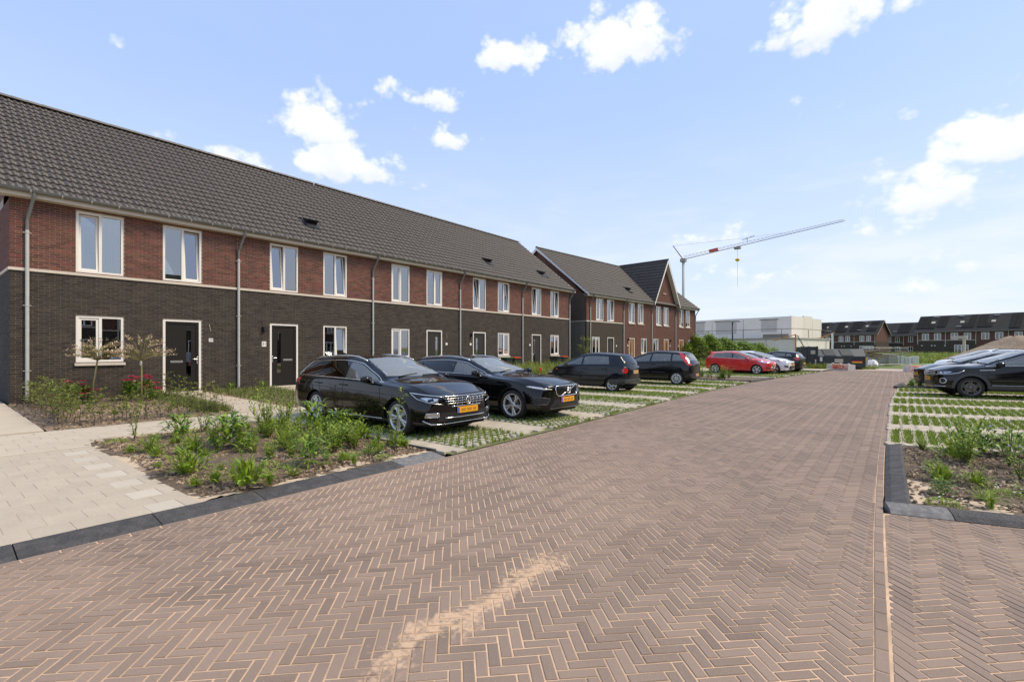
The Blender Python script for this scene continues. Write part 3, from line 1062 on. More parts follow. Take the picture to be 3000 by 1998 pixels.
M_fascia = mat('fascia_board', (.60, .53, .42), .6, noise=(6, .25), ncol=(.5, .44, .34))
M_white = mat('white_paint', (.78, .76, .72), .5)
M_door = mat('dark_door', (.0135, .0115, .0095), .6, spec=.25, noise=(3, .2), ncol=(.018, .016, .014))
M_doorgrey = mat('grey_door', (.034, .031, .027), .6, spec=.25)
M_wood = mat('wood_door', (.30, .145, .055), .5, noise=(14, .5), ncol=(.22, .10, .035))
M_steel = mat('brushed_steel', (.62, .62, .60), .3, metal=.9)
M_dark = mat('dark_void', (.012, .012, .012), .9)
M_black = mat('black_plastic', (.014, .014, .015), .5)
M_room = mat('room_plaster', (.42, .39, .34), .9)
M_curtain = mat('white_curtain', (.75, .75, .73), .8, noise=(20, .2), ncol=(.6, .6, .6), transl=.3)
M_blind = mat('grey_blind', (.30, .29, .27), .8)
M_num = mat('number_black', (.02, .02, .02), .6)
G_house = glass_mat('house_glass', (.62, .66, .63), 3.3)
def bricktex(name, c1, c2, mort):
    m = bpy.data.materials.new(name)
    m.use_nodes = True
    t = m.node_tree
    t.nodes.clear()
    g = NT(t)
    out = g.n('ShaderNodeOutputMaterial')
    bs = g.n('ShaderNodeBsdfPrincipled', {'Roughness': .85, 'Specular IOR Level': .3})
    tc = g.n('ShaderNodeTexCoord').outputs['Object']
    sp = g.n('ShaderNodeSeparateXYZ', {0: tc}).outputs
    v = g.n('ShaderNodeCombineXYZ', {0: g.m('ADD', sp[0], sp[1]), 1: sp[2], 2: 0.0}).outputs[0]
    bt = g.n('ShaderNodeTexBrick', {'Vector': v, 'Color1': rgb(c1), 'Color2': rgb(c2), 'Mortar': rgb(mort), 'Scale': 1.0,
                                    'Mortar Size': .006, 'Mortar Smooth': .2, 'Bias': 0., 'Brick Width': .22, 'Row Height': .0645})
    c = bt.outputs[0]
    nz = g.noise(tc, 1.3, 4, .6)
    c = g.mix(g.m('MULTIPLY', g.ss(nz, .4, .7), .25), c, rgb([a * .6 for a in c1]))
    g.set(bs, 'Base Color', c)
    b = g.n('ShaderNodeBump', {'Strength': .6, 'Distance': .008, 'Height': bt.outputs[1]}, invert=True)
    g.set(bs, 'Normal', b.outputs[0])
    t.links.new(bs.outputs[0], out.inputs[0])
    return m
BT_red = bricktex('red_brickwork', (.16, .054, .034), (.10, .041, .030), (.25, .195, .145))
BT_brown = bricktex('brown_brickwork', (.135, .052, .036), (.092, .040, .030), (.17, .12, .09))
BT_dark = bricktex('dark_brickwork', (.041, .032, .025), (.054, .041, .032), (.135, .105, .078))
ZB = 3.575           # string course (centre)
EAVE_Y, EAVE_Z = -.35, 5.66
RIDGE_Y, RIDGE_Z = 4.80, 9.79
DEP = 9.6
SLOPE_L = math.hypot(RIDGE_Y - EAVE_Y, RIDGE_Z - EAVE_Z)
PITCH = math.atan2(RIDGE_Z - EAVE_Z, RIDGE_Y - EAVE_Y)
def wall_sheet(mb, x0, x1, z0, z1, holes, y):
    xs = sorted({x0, x1} | {h[0] for h in holes if x0 < h[0] < x1} | {h[1] for h in holes if x0 < h[1] < x1})
    zs = sorted({z0, z1} | {h[2] for h in holes if z0 < h[2] < z1} | {h[3] for h in holes if z0 < h[3] < z1})
    for a, b in zip(xs[:-1], xs[1:]):
        for c, d in zip(zs[:-1], zs[1:]):
            mx, mz = (a + b) / 2, (c + d) / 2
            if any(h[0] < mx < h[1] and h[2] < mz < h[3] for h in holes):
                continue
            mb.quad((a, y, c), (b, y, c), (b, y, d), (a, y, d))
def brick_courses(x0, x1, z0, z1, holes, seed):
    """list of (xa, xb, z, full)"""
    r = random.Random(seed)
    out = []
    n = max(1, round((z1 - z0) / .0645))
    h = (z1 - z0) / n
    for k in range(n):
        z = z0 + k * h
        zc = z + h / 2
        spans = [(x0, x1)]
        for (a, b, c, d) in holes:
            if c < zc < d:
                ns = []
                for (s, e) in spans:
                    if b <= s or a >= e:
                        ns.append((s, e))
                    else:
                        if a > s:
                            ns.append((s, a))
                        if b < e:
                            ns.append((b, e))
                spans = ns
        off = (k % 2) * .1105
        for (s, e) in spans:
            i = math.floor((s - off) / .221)
            while i * .221 + off < e:
                a, b = i * .221 + off, i * .221 + off + .2115
                a2, b2 = max(a, s), min(b, e)
                if b2 - a2 > .025:
                    out.append((a2, b2, z, abs((b2 - a2) - .2115) < 1e-4))
                i += 1
    return out, h
def brick_part(wall, name, bricks, h, m, wx=None, own=0, place=None, frame=None):
    """wall-local brick boxes: own -> how many nearest full bricks become objects"""
    hb = h - .0105
    idx = list(range(len(bricks)))
    ownset = set()
    if own:
        c_, s_ = math.cos(frame[2]), math.sin(frame[2])
        dist = []
        for i in idx:
            a, b, z, full = bricks[i]
            if not full:
                continue
            X = (a + b) / 2
            wx_, wy_ = frame[0] + X * c_, frame[1] + X * s_
            d, u = depth_u(wx_, wy_)
            if abs(u) > 1.0:
                continue
            dist.append((d + .25 * abs(z - 2.8), i))
        dist.sort()
        ownset = {i for _, i in dist[:own]}
        mb = MB()
        hw = .2115 / 2
        mb.add([(-hw, 0, 0), (hw, 0, 0), (hw, 0, hb), (-hw, 0, hb), (-hw, .02, 0), (hw, .02, 0), (hw, .02, hb), (-hw, .02, hb)],
               [(0, 1, 2, 3), (1, 5, 6, 2), (4, 0, 3, 7), (3, 2, 6, 7), (4, 5, 1, 0)])
        me = mb.mesh('brick', [m])
        for i in ownset:
            a, b, z, _ = bricks[i]
            inst('brick', me, wall, ((a + b) / 2, random.uniform(-.0025, .0015), z + .005))
    V, Fc = [], []
    k = 0
    for i in idx:
        if i in ownset:
            continue
        a, b, z, _ = bricks[i]
        y = random.uniform(-.0025, .0015)
        z0, z1 = z + .005, z + .005 + hb
        V += [(a, y, z0), (b, y, z0), (b, y, z1), (a, y, z1), (a, .02, z0), (b, .02, z0), (b, .02, z1), (a, .02, z1)]
        Fc += [(k, k + 1, k + 2, k + 3), (k + 1, k + 5, k + 6, k + 2), (k + 4, k, k + 3, k + 7), (k + 3, k + 2, k + 6, k + 7), (k + 4, k + 5, k + 1, k)]
        k += 8
    if V:
        o = bpy.data.objects.new(name, fast_mesh(name, V, Fc, [m]))
        COL.objects.link(o)
        o.parent = wall
        o['kind'] = 'stuff'
def frame_bars(mb, x0, x1, z0, z1, w, y0, y1):
    mb.box(x0, x0 + w, y0, y1, z0, z1)
    mb.box(x1 - w, x1, y0, y1, z0, z1)
    mb.box(x0 + w, x1 - w, y0, y1, z0, z0 + w)
    mb.box(x0 + w, x1 - w, y0, y1, z1 - w, z1)
def make_window(house, x0, x1, z0, z1, sash='L', tilt=0., sill=False, curtain=None, tagn='window'):
    mb = MB()
    y0, y1 = .020, .10
    frame_bars(mb, x0, x1, z0, z1, .068, y0, y1)
    xm = (x0 + x1) / 2
    mb.box(xm - .034, xm + .034, y0 + .002, y1 - .002, z0 + .068, z1 - .068)
    win = mb.build('window', M_cream, house)
    for side in ('L', 'R'):
        a, b = (x0 + .068, xm - .034) if side == 'L' else (xm + .034, x1 - .068)
        c, d = z0 + .068, z1 - .068
        if side == sash:
            mb = MB()
            w, hgt = b - a - .008, d - c - .008
            frame_bars(mb, 0, w, 0, hgt, .058, -.012, .05)
            sh = mb.build('sash', M_cream, win)
            sh.location = (a + .004, y0 + .035, c + .004)
            sh.rotation_euler = (-R(tilt), 0, 0)
            mb = MB()
            mb.box(.056, w - .056, .012, .022, .056, hgt - .056)
            p = mb.build('pane', G_house, win)
            p.location = sh.location
            p.rotation_euler = sh.rotation_euler
        else:
            mb = MB()
            mb.box(a - .004, b + .004, y0 + .028, y0 + .036, c - .004, d + .004)
            j = [random.uniform(-.006, .006) for _ in range(3)]
            mb.v = [(q[0], q[1] + .006 + j[0] * (q[0] > xm - .3) + j[1] * (q[2] > c + .3), q[2]) for q in mb.v]
            mb.build('pane', G_house, win)
    if sill:
        mb = MB()
        mb.prism([(-.055, z0 - .095), (.10, z0 - .095), (.10, z0 - .006), (-.055, z0 - .03)], x0 - .03, x1 + .03, 'yz')
        mb.build('sill', M_band_c, win)
    if curtain:
        mb = MB()
        cx0, cx1, cz0, cz1, cm = curtain
        n = 40
        vs, fs = [], []
        for i in range(n + 1):
            x = cx0 + (cx1 - cx0) * i / n
            yy = .19 + .025 * math.sin(i * 1.9) + .012 * math.sin(i * .7)
            vs += [(x, yy, cz0), (x, yy, cz1)]
        for i in range(n):
            fs.append((2 * i, 2 * i + 2, 2 * i + 3, 2 * i + 1))
        mb.add(vs, fs)
        if cm == 'stripe':
            mb = MB()
            k = 0
            z = cz0
            while z < cz1:
                mb.box(cx0, cx1, .17, .175, z, z + .07)
                z += .14
            mb.build('blind', M_curtain, win)
        else:
            mb.build('curtain', cm, win, True)
    return win
def make_door(house, x0, x1, z0, z1, hinge='L', m=None, flip=1):
    """leaf with a narrow glass slit near the handle side, letter slot, lever handle, cream frame"""
    m = m or M_door
    w = .075
    a, b = x0 + w, x1 - w
    gx = (b - .36, b - .22) if hinge == 'L' else (a + .22, a + .36)
    gz0, gz1 = z0 + .52, z1 - .33
    if m is M_doorgrey:
        gz0, gz1 = z0 + .25, z1 - .35
    mb = MB()
    wall_sheet(mb, a, b, z0 + .02, z1 - w, [(gx[0], gx[1], gz0, gz1)], .055)
    # raised rebate around the leaf
    mb.box(a, a + .075, .040, .055, z0 + .02, z1 - w)
    mb.box(b - .075, b, .040, .055, z0 + .02, z1 - w)
    mb.box(a + .075, b - .075, .040, .055, z1 - w - .075, z1 - w)
    d = mb.build('door', m, house)
    mb = MB()
    mb.box(x0, x0 + w, .018, .10, z0, z1)
    mb.box(x1 - w, x1, .018, .10, z0, z1)
    mb.box(x0 + w, x1 - w, .018, .10, z1 - w, z1)
    mb.build('door_frame', M_cream, d)
    mb = MB()
    mb.box(x0 - .02, x1 + .02, -.03, .10, z0 - .08, z0 + .02)
    mb.build('threshold', M_band_c, d)
    mb = MB()
    mb.box(gx[0], gx[1], .060, .068, gz0, gz1)
    mb.build('pane', G_house, d)
    lx = (a + .14, a + .50) if hinge == 'L' else (b - .50, b - .14)
    if m is not M_doorgrey:
        mb = MB()
        mb.bbox(lx[0], lx[1], -.0375, .0375, 0, .012, .01)
        mb.v = [(p[0], .055 - p[2], z0 + 1.0 + p[1]) for p in mb.v]
        mb.f = [tuple(reversed(f)) for f in mb.f]
        mb.build('letter_slot', M_steel, d)
    hx = b - .04 if hinge == 'L' else a + .04
    s = -1 if hinge == 'L' else 1
    mb = MB()
    mb.bbox(hx - .018, hx + .018, .026, .040, z0 + .92, z0 + 1.16, .006)
    mb.tube([(hx, .04, z0 + 1.08), (hx, -.01, z0 + 1.08), (hx + s * .03, -.018, z0 + 1.08), (hx + s * .12, -.018, z0 + 1.08)], .011, 6)
    mb.build('handle', M_steel, d)
    return d
def tile_template(tw, tl, nseg=12):
    vs, fs = [], []
    prof = []
    for i in range(nseg + 1):
        t = i / nseg
        ph = 2 * PI * 2 * t
        # two rolls per tile: broad pan, rounded roll, steep right flank
        z = .021 * math.cos(ph + .45 * math.sin(ph))
        prof.append((t * tw, z))
    for (x, z) in prof:
        vs.append((x, -.03, z + .012 - .020))
    for (x, z) in prof:
        vs.append((x, -.03, z + .012 + .004))
    for (x, z) in prof:
        vs.append((x, tl + .02, z - .026))
    n = nseg + 1
    for i in range(nseg):
        fs.append((i, i + 1, n + i + 1, n + i))
        fs.append((n + i, n + i + 1, 2 * n + i + 1, 2 * n + i))
    return np.array(vs, np.float32), np.array(fs, np.int32)
def tile_field(roof, O, U, V, cols, rows, tw, tl, own=0, clip=None, frame=None, skip=(), m=None):
    """O lower-left corner, U unit across, V unit up the slope, all in the house frame"""
    O, U, V = Vector(O), Vector(U).normalized(), Vector(V).normalized()
    Nn = U.cross(V)
    tv_, tf_ = tile_template(tw, tl)
    pos = []
    for r in range(rows):
        for c in range(cols):
            u, v = c * tw, r * tl
            if clip and not clip(u + tw / 2, v + tl / 2):
                continue
            if any(a < u + tw / 2 < b and c0 < v + tl / 2 < d0 for (a, b, c0, d0) in skip):
                continue
            pos.append((u, v))
    P = [O + U * u + V * v for (u, v) in pos]
    ownset = set()
    if own:
        c_, s_ = math.cos(frame[2]), math.sin(frame[2])
        ds = []
        for i, p in enumerate(P):
            wx_, wy_ = frame[0] + p.x * c_ - p.y * s_, frame[1] + p.x * s_ + p.y * c_
            d, u = depth_u(wx_, wy_)
            vv = 1023 - (p.z - CAMZ) / d * 1417
            if abs(u) < 1 and vv > 0:
                ds.append((float(d), i))
        ds.sort()
        ownset = {i for _, i in ds[:own]}
        me = fast_mesh('roof_tile', tv_, tf_, [m or M_tile], True)
        B = Matrix(((U.x, V.x, Nn.x, 0), (U.y, V.y, Nn.y, 0), (U.z, V.z, Nn.z, 0), (0, 0, 0, 1)))
        for i in ownset:
            o = bpy.data.objects.new('roof_tile', me)
            COL.objects.link(o)
            o.parent = roof
            o.matrix_basis = Matrix.Translation(P[i] + Nn * random.uniform(-.003, .003)) @ B
    rest = [p for i, p in enumerate(P) if i not in ownset]
    if rest:
        PP = np.array([tuple(p) for p in rest]) + np.outer(RNG.uniform(-.003, .003, len(rest)), np.array(Nn))
        T = tv_[:, 0, None] * np.array(U) + tv_[:, 1, None] * np.array(V) + tv_[:, 2, None] * np.array(Nn)
        VV = (PP[:, None, :] + T[None]).reshape(-1, 3)
        FF = (tf_[None] + (np.arange(len(rest)) * len(tv_))[:, None, None]).reshape(-1, 4)
        o = bpy.data.objects.new('roof_tiles', fast_mesh('roof_tiles', VV, FF, [m or M_tile], True))
        COL.objects.link(o)
        o.parent = roof
        o['kind'] = 'stuff'
def gutter_part(house, x0, x1, y=EAVE_Y, z=EAVE_Z):
    mb = MB()
    n = 8
    vs = []
    rr = .068
    for x in (x0, x1):
        for i in range(n + 1):
            a = PI + PI * i / n
            vs.append((x, y + rr * math.cos(a), z - .02 + rr * math.sin(a) * 1.15))
    fs = [(i, i + 1, n + 1 + i + 1, n + 1 + i) for i in range(n)]
    mb.add(vs, fs)
    mb.tube([(x0, y - rr, z - .018), (x1, y - rr, z - .018)], .010, 6)
    g = mb.build('gutter', M_zinc, house, True)
    k = x0 + .35
    while k < x1:
        mb = MB()
        vs = []
        for x in (k - .014, k + .014):
            for i in range(n + 1):
                a = PI + PI * i / n
                vs.append((x, y + (rr + .006) * math.cos(a), z - .02 + (rr + .006) * math.sin(a) * 1.15))
        mb.add(vs, fs)
        mb.build('gutter_clip', M_pipe, g)
        k += .62
    return g
def downpipe(house, x, top_z=EAVE_Z - .09, base=.02, y=EAVE_Y, xo=.10):
    mb = MB()
    mb.tube([(x + xo, y, top_z + .03), (x + xo, y, top_z - .05), (x + xo * .85, y + .05, top_z - .16), (x + .01, -.07, top_z - .62), (x, -.055, top_z - .72),
             (x, -.055, top_z - .98)], .040, 10)
    p = mb.build('downpipe', M_zinc, house, 50)
    mb = MB()
    mb.tube([(x, -.055, top_z - .95), (x, -.055, base + .05)], .043, 10)
    mb.build('lower_pipe', M_pipe, p, 50)
    for z in (4.55, 2.6, .85):
        mb = MB()
        mb.tube([(x, -.055, z - .015), (x, -.055, z + .015)], .052, 10)
        mb.box(x - .085, x + .085, -.062, -.048, z - .008, z + .008)
        mb.build('pipe_clip', M_pipe, p)
    return p
def roof_vent(roof, x, s):
    """dark hooded roof outlet, x along the eaves, s metres up the slope"""
    U = Vector((1, 0, 0))
    V = Vector((0, math.cos(PITCH), math.sin(PITCH)))
    Nn = U.cross(V)
    O = Vector((x, EAVE_Y, EAVE_Z)) + V * s
    def P(u, v, n):
        return O + U * u + V * v + Nn * n
    mb = MB()
    # apron, hood sides, hood top and dark mouth
    mb.add([P(-.30, -.42, .03), P(.30, -.42, .03), P(.30, .3, .035), P(-.30, .3, .035)], [(0, 1, 2, 3)])
    mb.add([P(-.24, -.02, .04), P(.24, -.02, .04), P(.24, -.10, .24), P(-.24, -.10, .24), P(-.26, .34, .06), P(.26, .34, .06)],
           [(0, 1, 2, 3), (3, 2, 5, 4), (0, 3, 4), (1, 5, 2)])
    v = mb.build('roof_vent', M_black, roof)
    mb = MB()
    mb.add([P(-.28, -.12, .235), P(.28, -.12, .235), P(.28, -.12, .26), P(-.28, -.12, .26), P(-.28, .36, .075), P(.28, .36, .075)],
           [(0, 1, 2, 3), (3, 2, 5, 4)])
    return v
def number_plate(house, x, z, text, w=.13, h=.12):
    mb = MB()
    mb.box(x - w / 2, x + w / 2, -.012, -.004, z - h / 2, z + h / 2)
    p = mb.build('number_plate', M_white, house)
    if text:
        cu = bpy.data.curves.new('number', 'FONT')
        cu.body = text
        cu.size = h * .85
        cu.align_x = 'CENTER'
        cu.align_y = 'CENTER'
        cu.extrude = .001
        cu.materials.append(M_num)
        tmp = bpy.data.objects.new('number', cu)
        me = bpy.data.meshes.new_from_object(tmp)
        bpy.data.objects.remove(tmp)
        o = bpy.data.objects.new('number', me)
        COL.objects.link(o)
        o.parent = p
        o.location = (x, -.0135, z)
        o.rotation_euler = (PI / 2, 0, 0)
    return p
def wall_lamp(house, x, z):
    mb = MB()
    mb.box(x - .05, x + .05, -.10, -.002, z - .09, z + .09)
    mb.box(x - .035, x + .035, -.13, -.10, z - .07, z + .07)
    return mb.build('wall_lamp', M_black, house)
def wire(house, x, z):
    mb = MB()
    mb.tube([(x - .03, -.006, z + .22), (x - .025, -.02, z + .15), (x, -.022, z + .05), (x + .012, -.012, z - .02)], .007, 5)
    return mb.build('lamp_cable', M_band_c, house)
def side_gable(house, x, outward, dz_band=True, tex=True, bricks=0., lower=BT_dark, upper=BT_red):
    """gable end wall at local x; outward -1 or 1"""
    top = [(0, EAVE_Z - .25), (RIDGE_Y, RIDGE_Z - .12), (DEP, EAVE_Z - .25)]
    mb = MB()
    mb.add([(x, 0, -.2), (x, DEP, -.2), (x, DEP, ZB), (x, 0, ZB)], [(0, 1, 2, 3) if outward > 0 else (3, 2, 1, 0)])
    lw = mb.build('gable_lower_wall', lower, house)
    mb = MB()
    vs = [(x, 0, ZB), (x, DEP, ZB)] + [(x, p[0], p[1]) for p in reversed(top)]
    mb.add(vs, [tuple(range(5)) if outward > 0 else tuple(reversed(range(5)))])
    uw = mb.build('gable_upper_wall', upper, house)
    if dz_band:
        mb = MB()
        mb.box(min(x, x + outward * .035), max(x, x + outward * .035), 0, DEP, ZB - .045, ZB + .03)
        mb.build('string_course', M_band_c, house)
    return lw, uw
def barge(house, x, outward, m=None):
    """white verge board under the end tiles"""
    mb = MB()
    V = Vector((0, math.cos(PITCH), math.sin(PITCH)))
    for sgn in (1, -1):
        a = Vector((x, EAVE_Y - .02, EAVE_Z - .03)) if sgn == 1 else Vector((x, 2 * RIDGE_Y - EAVE_Y + .02, EAVE_Z - .03))
        b = Vector((x, RIDGE_Y, RIDGE_Z - .02))
        o = Vector((outward * .05, 0, 0))
        dn = Vector((0, 0, -.24))
        vs = [a, b, b + dn, a + dn * .8, a + o, b + o, b + o + dn, a + o + dn * .8]
        mb.add(vs, [(0, 1, 2, 3), (7, 6, 5, 4), (0, 4, 5, 1), (3, 2, 6, 7), (0, 3, 7, 4)])
    return mb.build('verge_board', m or M_white, house)
ROWS = {}
def terraced_house(x0w, y0w, rz, w, label, opens, lower='dark', bricks='geo', own_b=0, own_t=0, end_l=False, end_r=False, mirror=False,
                   pipes=(), vents=(), roof_skip=None, roof_l=0., roof_r=0., gable=None, doorm=None, group='terraced houses left of the road', zb=True,
                   tilts=(), seed=1, plate=None, lamp=None, wire_at=None, curtains=None):
    """opens: list of (kind, xa, xb, z0, z1); kinds up, down, door"""
    h = empty('terraced_house', (x0w, y0w, HB), rz, label, 'house', group)
    frame = (x0w, y0w, rz)
    holes = [(o[1], o[2], o[3], o[4]) for o in opens]
    ztop = EAVE_Z - .18
    zsplit = ZB if zb else -.15
    geo = bricks == 'geo'
    # walls
    for part, (za, zc), mort, bm_, bt in (('lower_wall', (-.15, ZB), M_darkmort, M_darkbrick, BT_dark),
                                          ('upper_wall', (ZB, ztop), M_redmort, M_redbrick, BT_red)):
        if not zb and part == 'lower_wall':
            mort, bm_, bt = M_redmort, M_redbrick, BT_brown
        if not zb and part == 'upper_wall':
            bt = BT_brown
        mb = MB()
        wall_sheet(mb, 0, w, za, zc, holes, .0045 if geo else 0.)
        # reveals
        for (a, b, c, d) in holes:
            if c >= za - .3 and d <= zc + .3:
                for q in (((a, 0, c), (a, 0, d), (a, .12, d), (a, .12, c)), ((b, .12, c), (b, .12, d), (b, 0, d), (b, 0, c)),
                          ((a, 0, d), (b, 0, d), (b, .12, d), (a, .12, d)), ((a, .12, c), (b, .12, c), (b, 0, c), (a, 0, c))):
                    mb.quad(*q)
        wl = mb.build(part, mort if geo else bt, h)
        if geo:
            bl, hh = brick_courses(0, w, max(za, -.04), zc, holes, seed)
            brick_part(wl, 'wall_bricks', bl, hh, bm_, own=own_b, frame=frame)
    # inside shell
    mb = MB()
    mb.quad((0, DEP, -.1), (w, DEP, -.1), (w, DEP, EAVE_Z), (0, DEP, EAVE_Z))
    mb.quad((0, .12, -.1), (0, DEP, -.1), (0, DEP, EAVE_Z), (0, .12, EAVE_Z))
    mb.quad((w, .12, -.1), (w, DEP, -.1), (w, DEP, EAVE_Z), (w, .12, EAVE_Z))
    mb.box(0.02, w - .02, .13, DEP - .02, 2.72, 2.95)
    mb.quad((0, .13, 5.62), (w, .13, 5.62), (w, DEP, 5.62), (0, DEP, 5.62))
    mb.quad((0, 3.6, 0), (w, 3.6, 0), (w, 3.6, 5.6), (0, 3.6, 5.6))
    mb.build('inner_wall', M_room, h)
    if zb:
        mb = MB()
        mb.box(-.035 if end_l else 0, w + (.035 if end_r else 0), -.035, .02, ZB - .045, ZB + .03)
        mb.build('string_course', M_band_c, h)
    for k, o in enumerate(opens):
        if o[0] == 'door':
            make_door(h, o[1], o[2], o[3], o[4], o[5] if len(o) > 5 else 'L', doorm)
        else:
            make_window(h, o[1], o[2], o[3], o[4], o[5] if len(o) > 5 else 'L', o[6] if len(o) > 6 else 0, sill=(o[0] == 'down' or not zb),
                        curtain=(curtains or {}).get(k))
    # roof
    rl, rr = -roof_l, w + roof_r
    mb = MB()
    und = .05
    vs = []
    for x in (rl, rr):
        vs += [(x, EAVE_Y + .03, EAVE_Z - .05), (x, RIDGE_Y, RIDGE_Z - und), (x, 2 * RIDGE_Y - EAVE_Y, EAVE_Z - und)]
    if gable is None:
        mb.add(vs, [(0, 3, 4, 1), (1, 4, 5, 2)])
    else:
        mb.add(vs, [(0, 3, 4, 1), (1, 4, 5, 2)])
    roof = mb.build('roof', M_tile, h)
    tw = (rr - rl) / round((rr - rl) / .305)
    cols = round((rr - rl) / tw)
    tl = SLOPE_L / 19
    skip = [(x - rl - .30, x - rl + .30, s - .40, s + .32) for (x, s) in vents]
    tile_field(roof, (rl, EAVE_Y, EAVE_Z), (1, 0, 0), (0, math.cos(PITCH), math.sin(PITCH)), cols, 19, tw, tl, own_t, clip=roof_skip, frame=frame, skip=skip)
    for (x, s) in vents:
        roof_vent(roof, x, s)
    # ridge caps
    k = rl
    mbr = MB()
    for i in range(7):
        a0 = PI * i / 6
        mbr.v.append((0, .13 * math.cos(a0), .10 * math.sin(a0)))
        mbr.v.append((.40, .122 * math.cos(a0), .092 * math.sin(a0)))
    for i in range(6):
        mbr.f.append((2 * i, 2 * i + 1, 2 * i + 3, 2 * i + 2))
        mbr.mi.append(0)
    mer = mbr.mesh('ridge_tile', [M_ridge], True)
    while k < rr - .2:
        if not (gable and gable[0] - .2 < k < gable[1] + .2 and False):
            inst('ridge_tile', mer, roof, (k, RIDGE_Y, RIDGE_Z - .02), (0, random.uniform(-.01, .01), 0))
        k += .37
    # fascia and soffit
    if gable is None:
        segs = [(rl, rr)]
    else:
        segs = [(rl, gable[0])] if gable[0] > rl + .1 else []
        if gable[1] < rr - .1:
            segs.append((gable[1], rr))
    for (a, b) in segs:
        mb = MB()
        mb.box(a, b, EAVE_Y + .06, EAVE_Y + .09, EAVE_Z - .20, EAVE_Z - .03)
        mb.box(a, b, EAVE_Y + .09, .02, EAVE_Z - .20, EAVE_Z - .18)
        mb.build('fascia', M_fascia, h)
        gutter_part(h, a, b)
    for p in pipes:
        downpipe(h, p)
    if end_l:
        side_gable(h, 0, -1, zb)
        barge(h, rl, 1)
    if end_r:
        side_gable(h, w, 1, zb, lower=BT_dark if zb else BT_brown, upper=BT_red if zb else BT_brown)
        barge(h, rr, -1)
    if plate:
        number_plate(h, *plate)
    if lamp:
        wall_lamp(h, *lamp)
    if wire_at:
        wire(h, *wire_at)
    return h
RZ1 = R(90)
X1 = -18.30
def o_(kind, a, b, *r):
    if kind == 'up':
        return (kind, a, b, 3.625, 5.39) + r
    if kind == 'down':
        return (kind, a, b, 1.05, 2.40) + r
    return (kind, a, b, .02, 2.40) + r
G1 = 'terraced houses left of the road'
Y = [1.77, 7.42, 13.05, 18.57, 24.10, 29.70]
# house 1: corner of the near row
b = Y[0]
h1 = terraced_house(X1, b, RZ1, Y[1] - b, 'corner house of the near row, two young pink trees and red hydrangeas before it',
                    [o_('up', 3.08 - b, 4.18 - b, 'L', 3.0), o_('up', 5.17 - b, 6.28 - b, 'R', 5.0), o_('down', 3.08 - b, 4.18 - b, 'L'), o_('door', 5.17 - b, 6.27 - b, 'L')],
                    own_b=150, own_t=300, end_l=True, roof_l=.62, pipes=(.32, Y[1] - b), seed=1, plate=(6.55 - b, 1.74, '29'), wire_at=(6.53 - b, 2.05),
                    curtains={0: (3.65 - b, 4.12 - b, 3.7, 5.3, M_curtain), 2: (3.1 - b, 4.15 - b, 1.1, 1.75, M_blind)})
# brickwork of the visible strip of the end wall
for (za, zc, m_, mo) in ((-.04, ZB - .045, M_darkbrick, 'gable_lower_wall'), (ZB + .03, EAVE_Z - .25, M_redbrick, 'gable_upper_wall')):
    par = [c for c in h1.children if c.name.startswith(mo)][0]
    bl, hh = brick_courses(0, 2.6, za, zc, [], 5)
    mb = MB()
    for (a, e, z, _) in bl:
        mb.box(a, e, -.0, .012, z + .005, z + hh - .0055)
    mb.v = [(-p[1] if True else 0, p[0], p[2]) for p in mb.v]
    mb.f = [tuple(reversed(f)) for f in mb.f]
    mb.build('wall_bricks', m_, par, kind='stuff')
b = Y[1]
terraced_house(X1, b, RZ1, Y[2] - b, 'near-row house numbered 31, its dark front door right behind the first black estate car',
               [o_('up', 8.54 - b, 9.64 - b, 'L', 5.0), o_('up', 10.69 - b, 11.79 - b, 'R', 5.5), o_('door', 8.54 - b, 9.64 - b, 'R'), o_('down', 10.69 - b, 11.79 - b, 'R', 5)],
               own_b=120, own_t=240, pipes=(Y[2] - b,), seed=2, curtains={0: (9.1 - b, 9.6 - b, 3.7, 5.3, M_curtain), 1: (10.72 - b, 11.75 - b, 3.7, 4.3, M_blind), 3: (10.72 - b, 11.75 - b, 1.1, 1.7, M_curtain)}, plate=(8.32 - b, 1.62, '31', .16, .19), lamp=(8.30 - b, 2.17), vents=((10.68 - b, 1.65),))
b = Y[2]
terraced_house(X1, b, RZ1, Y[3] - b, 'middle house of the near row with striped blinds in its ground-floor window',
               [o_('up', 14.1 - b, 15.18 - b, 'L', 0), o_('up', 16.24 - b, 17.32 - b, 'R', 0), o_('down', 14.1 - b, 15.18 - b, 'L'), o_('door', 16.24 - b, 17.32 - b, 'L')],
               own_b=60, own_t=120, pipes=(Y[3] - b,), doorm=M_doorgrey, seed=3, plate=(17.6 - b, 1.70, ''), wire_at=(17.62 - b, 2.0),
               curtains={0: (14.1 - b, 15.15 - b, 3.7, 5.3, M_curtain), 1: (16.3 - b, 17.3 - b, 3.7, 5.3, M_curtain), 2: (14.15 - b, 15.1 - b, 1.1, 2.35, 'stripe')})
b = Y[3]
terraced_house(X1, b, RZ1, Y[4] - b, 'near-row house fourth from the corner, wheelie bin with orange lid under its window',
               [o_('up', 19.62 - b, 20.71 - b, 'L', 6.5), o_('up', 21.76 - b, 22.85 - b, 'R', 6.5), o_('door', 19.62 - b, 20.71 - b, 'R'), o_('down', 21.76 - b, 22.85 - b, 'R')],
               pipes=(Y[4] - b,), doorm=M_doorgrey, seed=4, plate=(19.42 - b, 1.70, ''), lamp=(19.44 - b, 2.2), vents=((21.92 - b, 1.65),),
               curtains={1: (21.8 - b, 22.8 - b, 3.7, 5.3, M_curtain), 3: (21.8 - b, 22.8 - b, 1.1, 1.6, M_blind)})
b = Y[4]
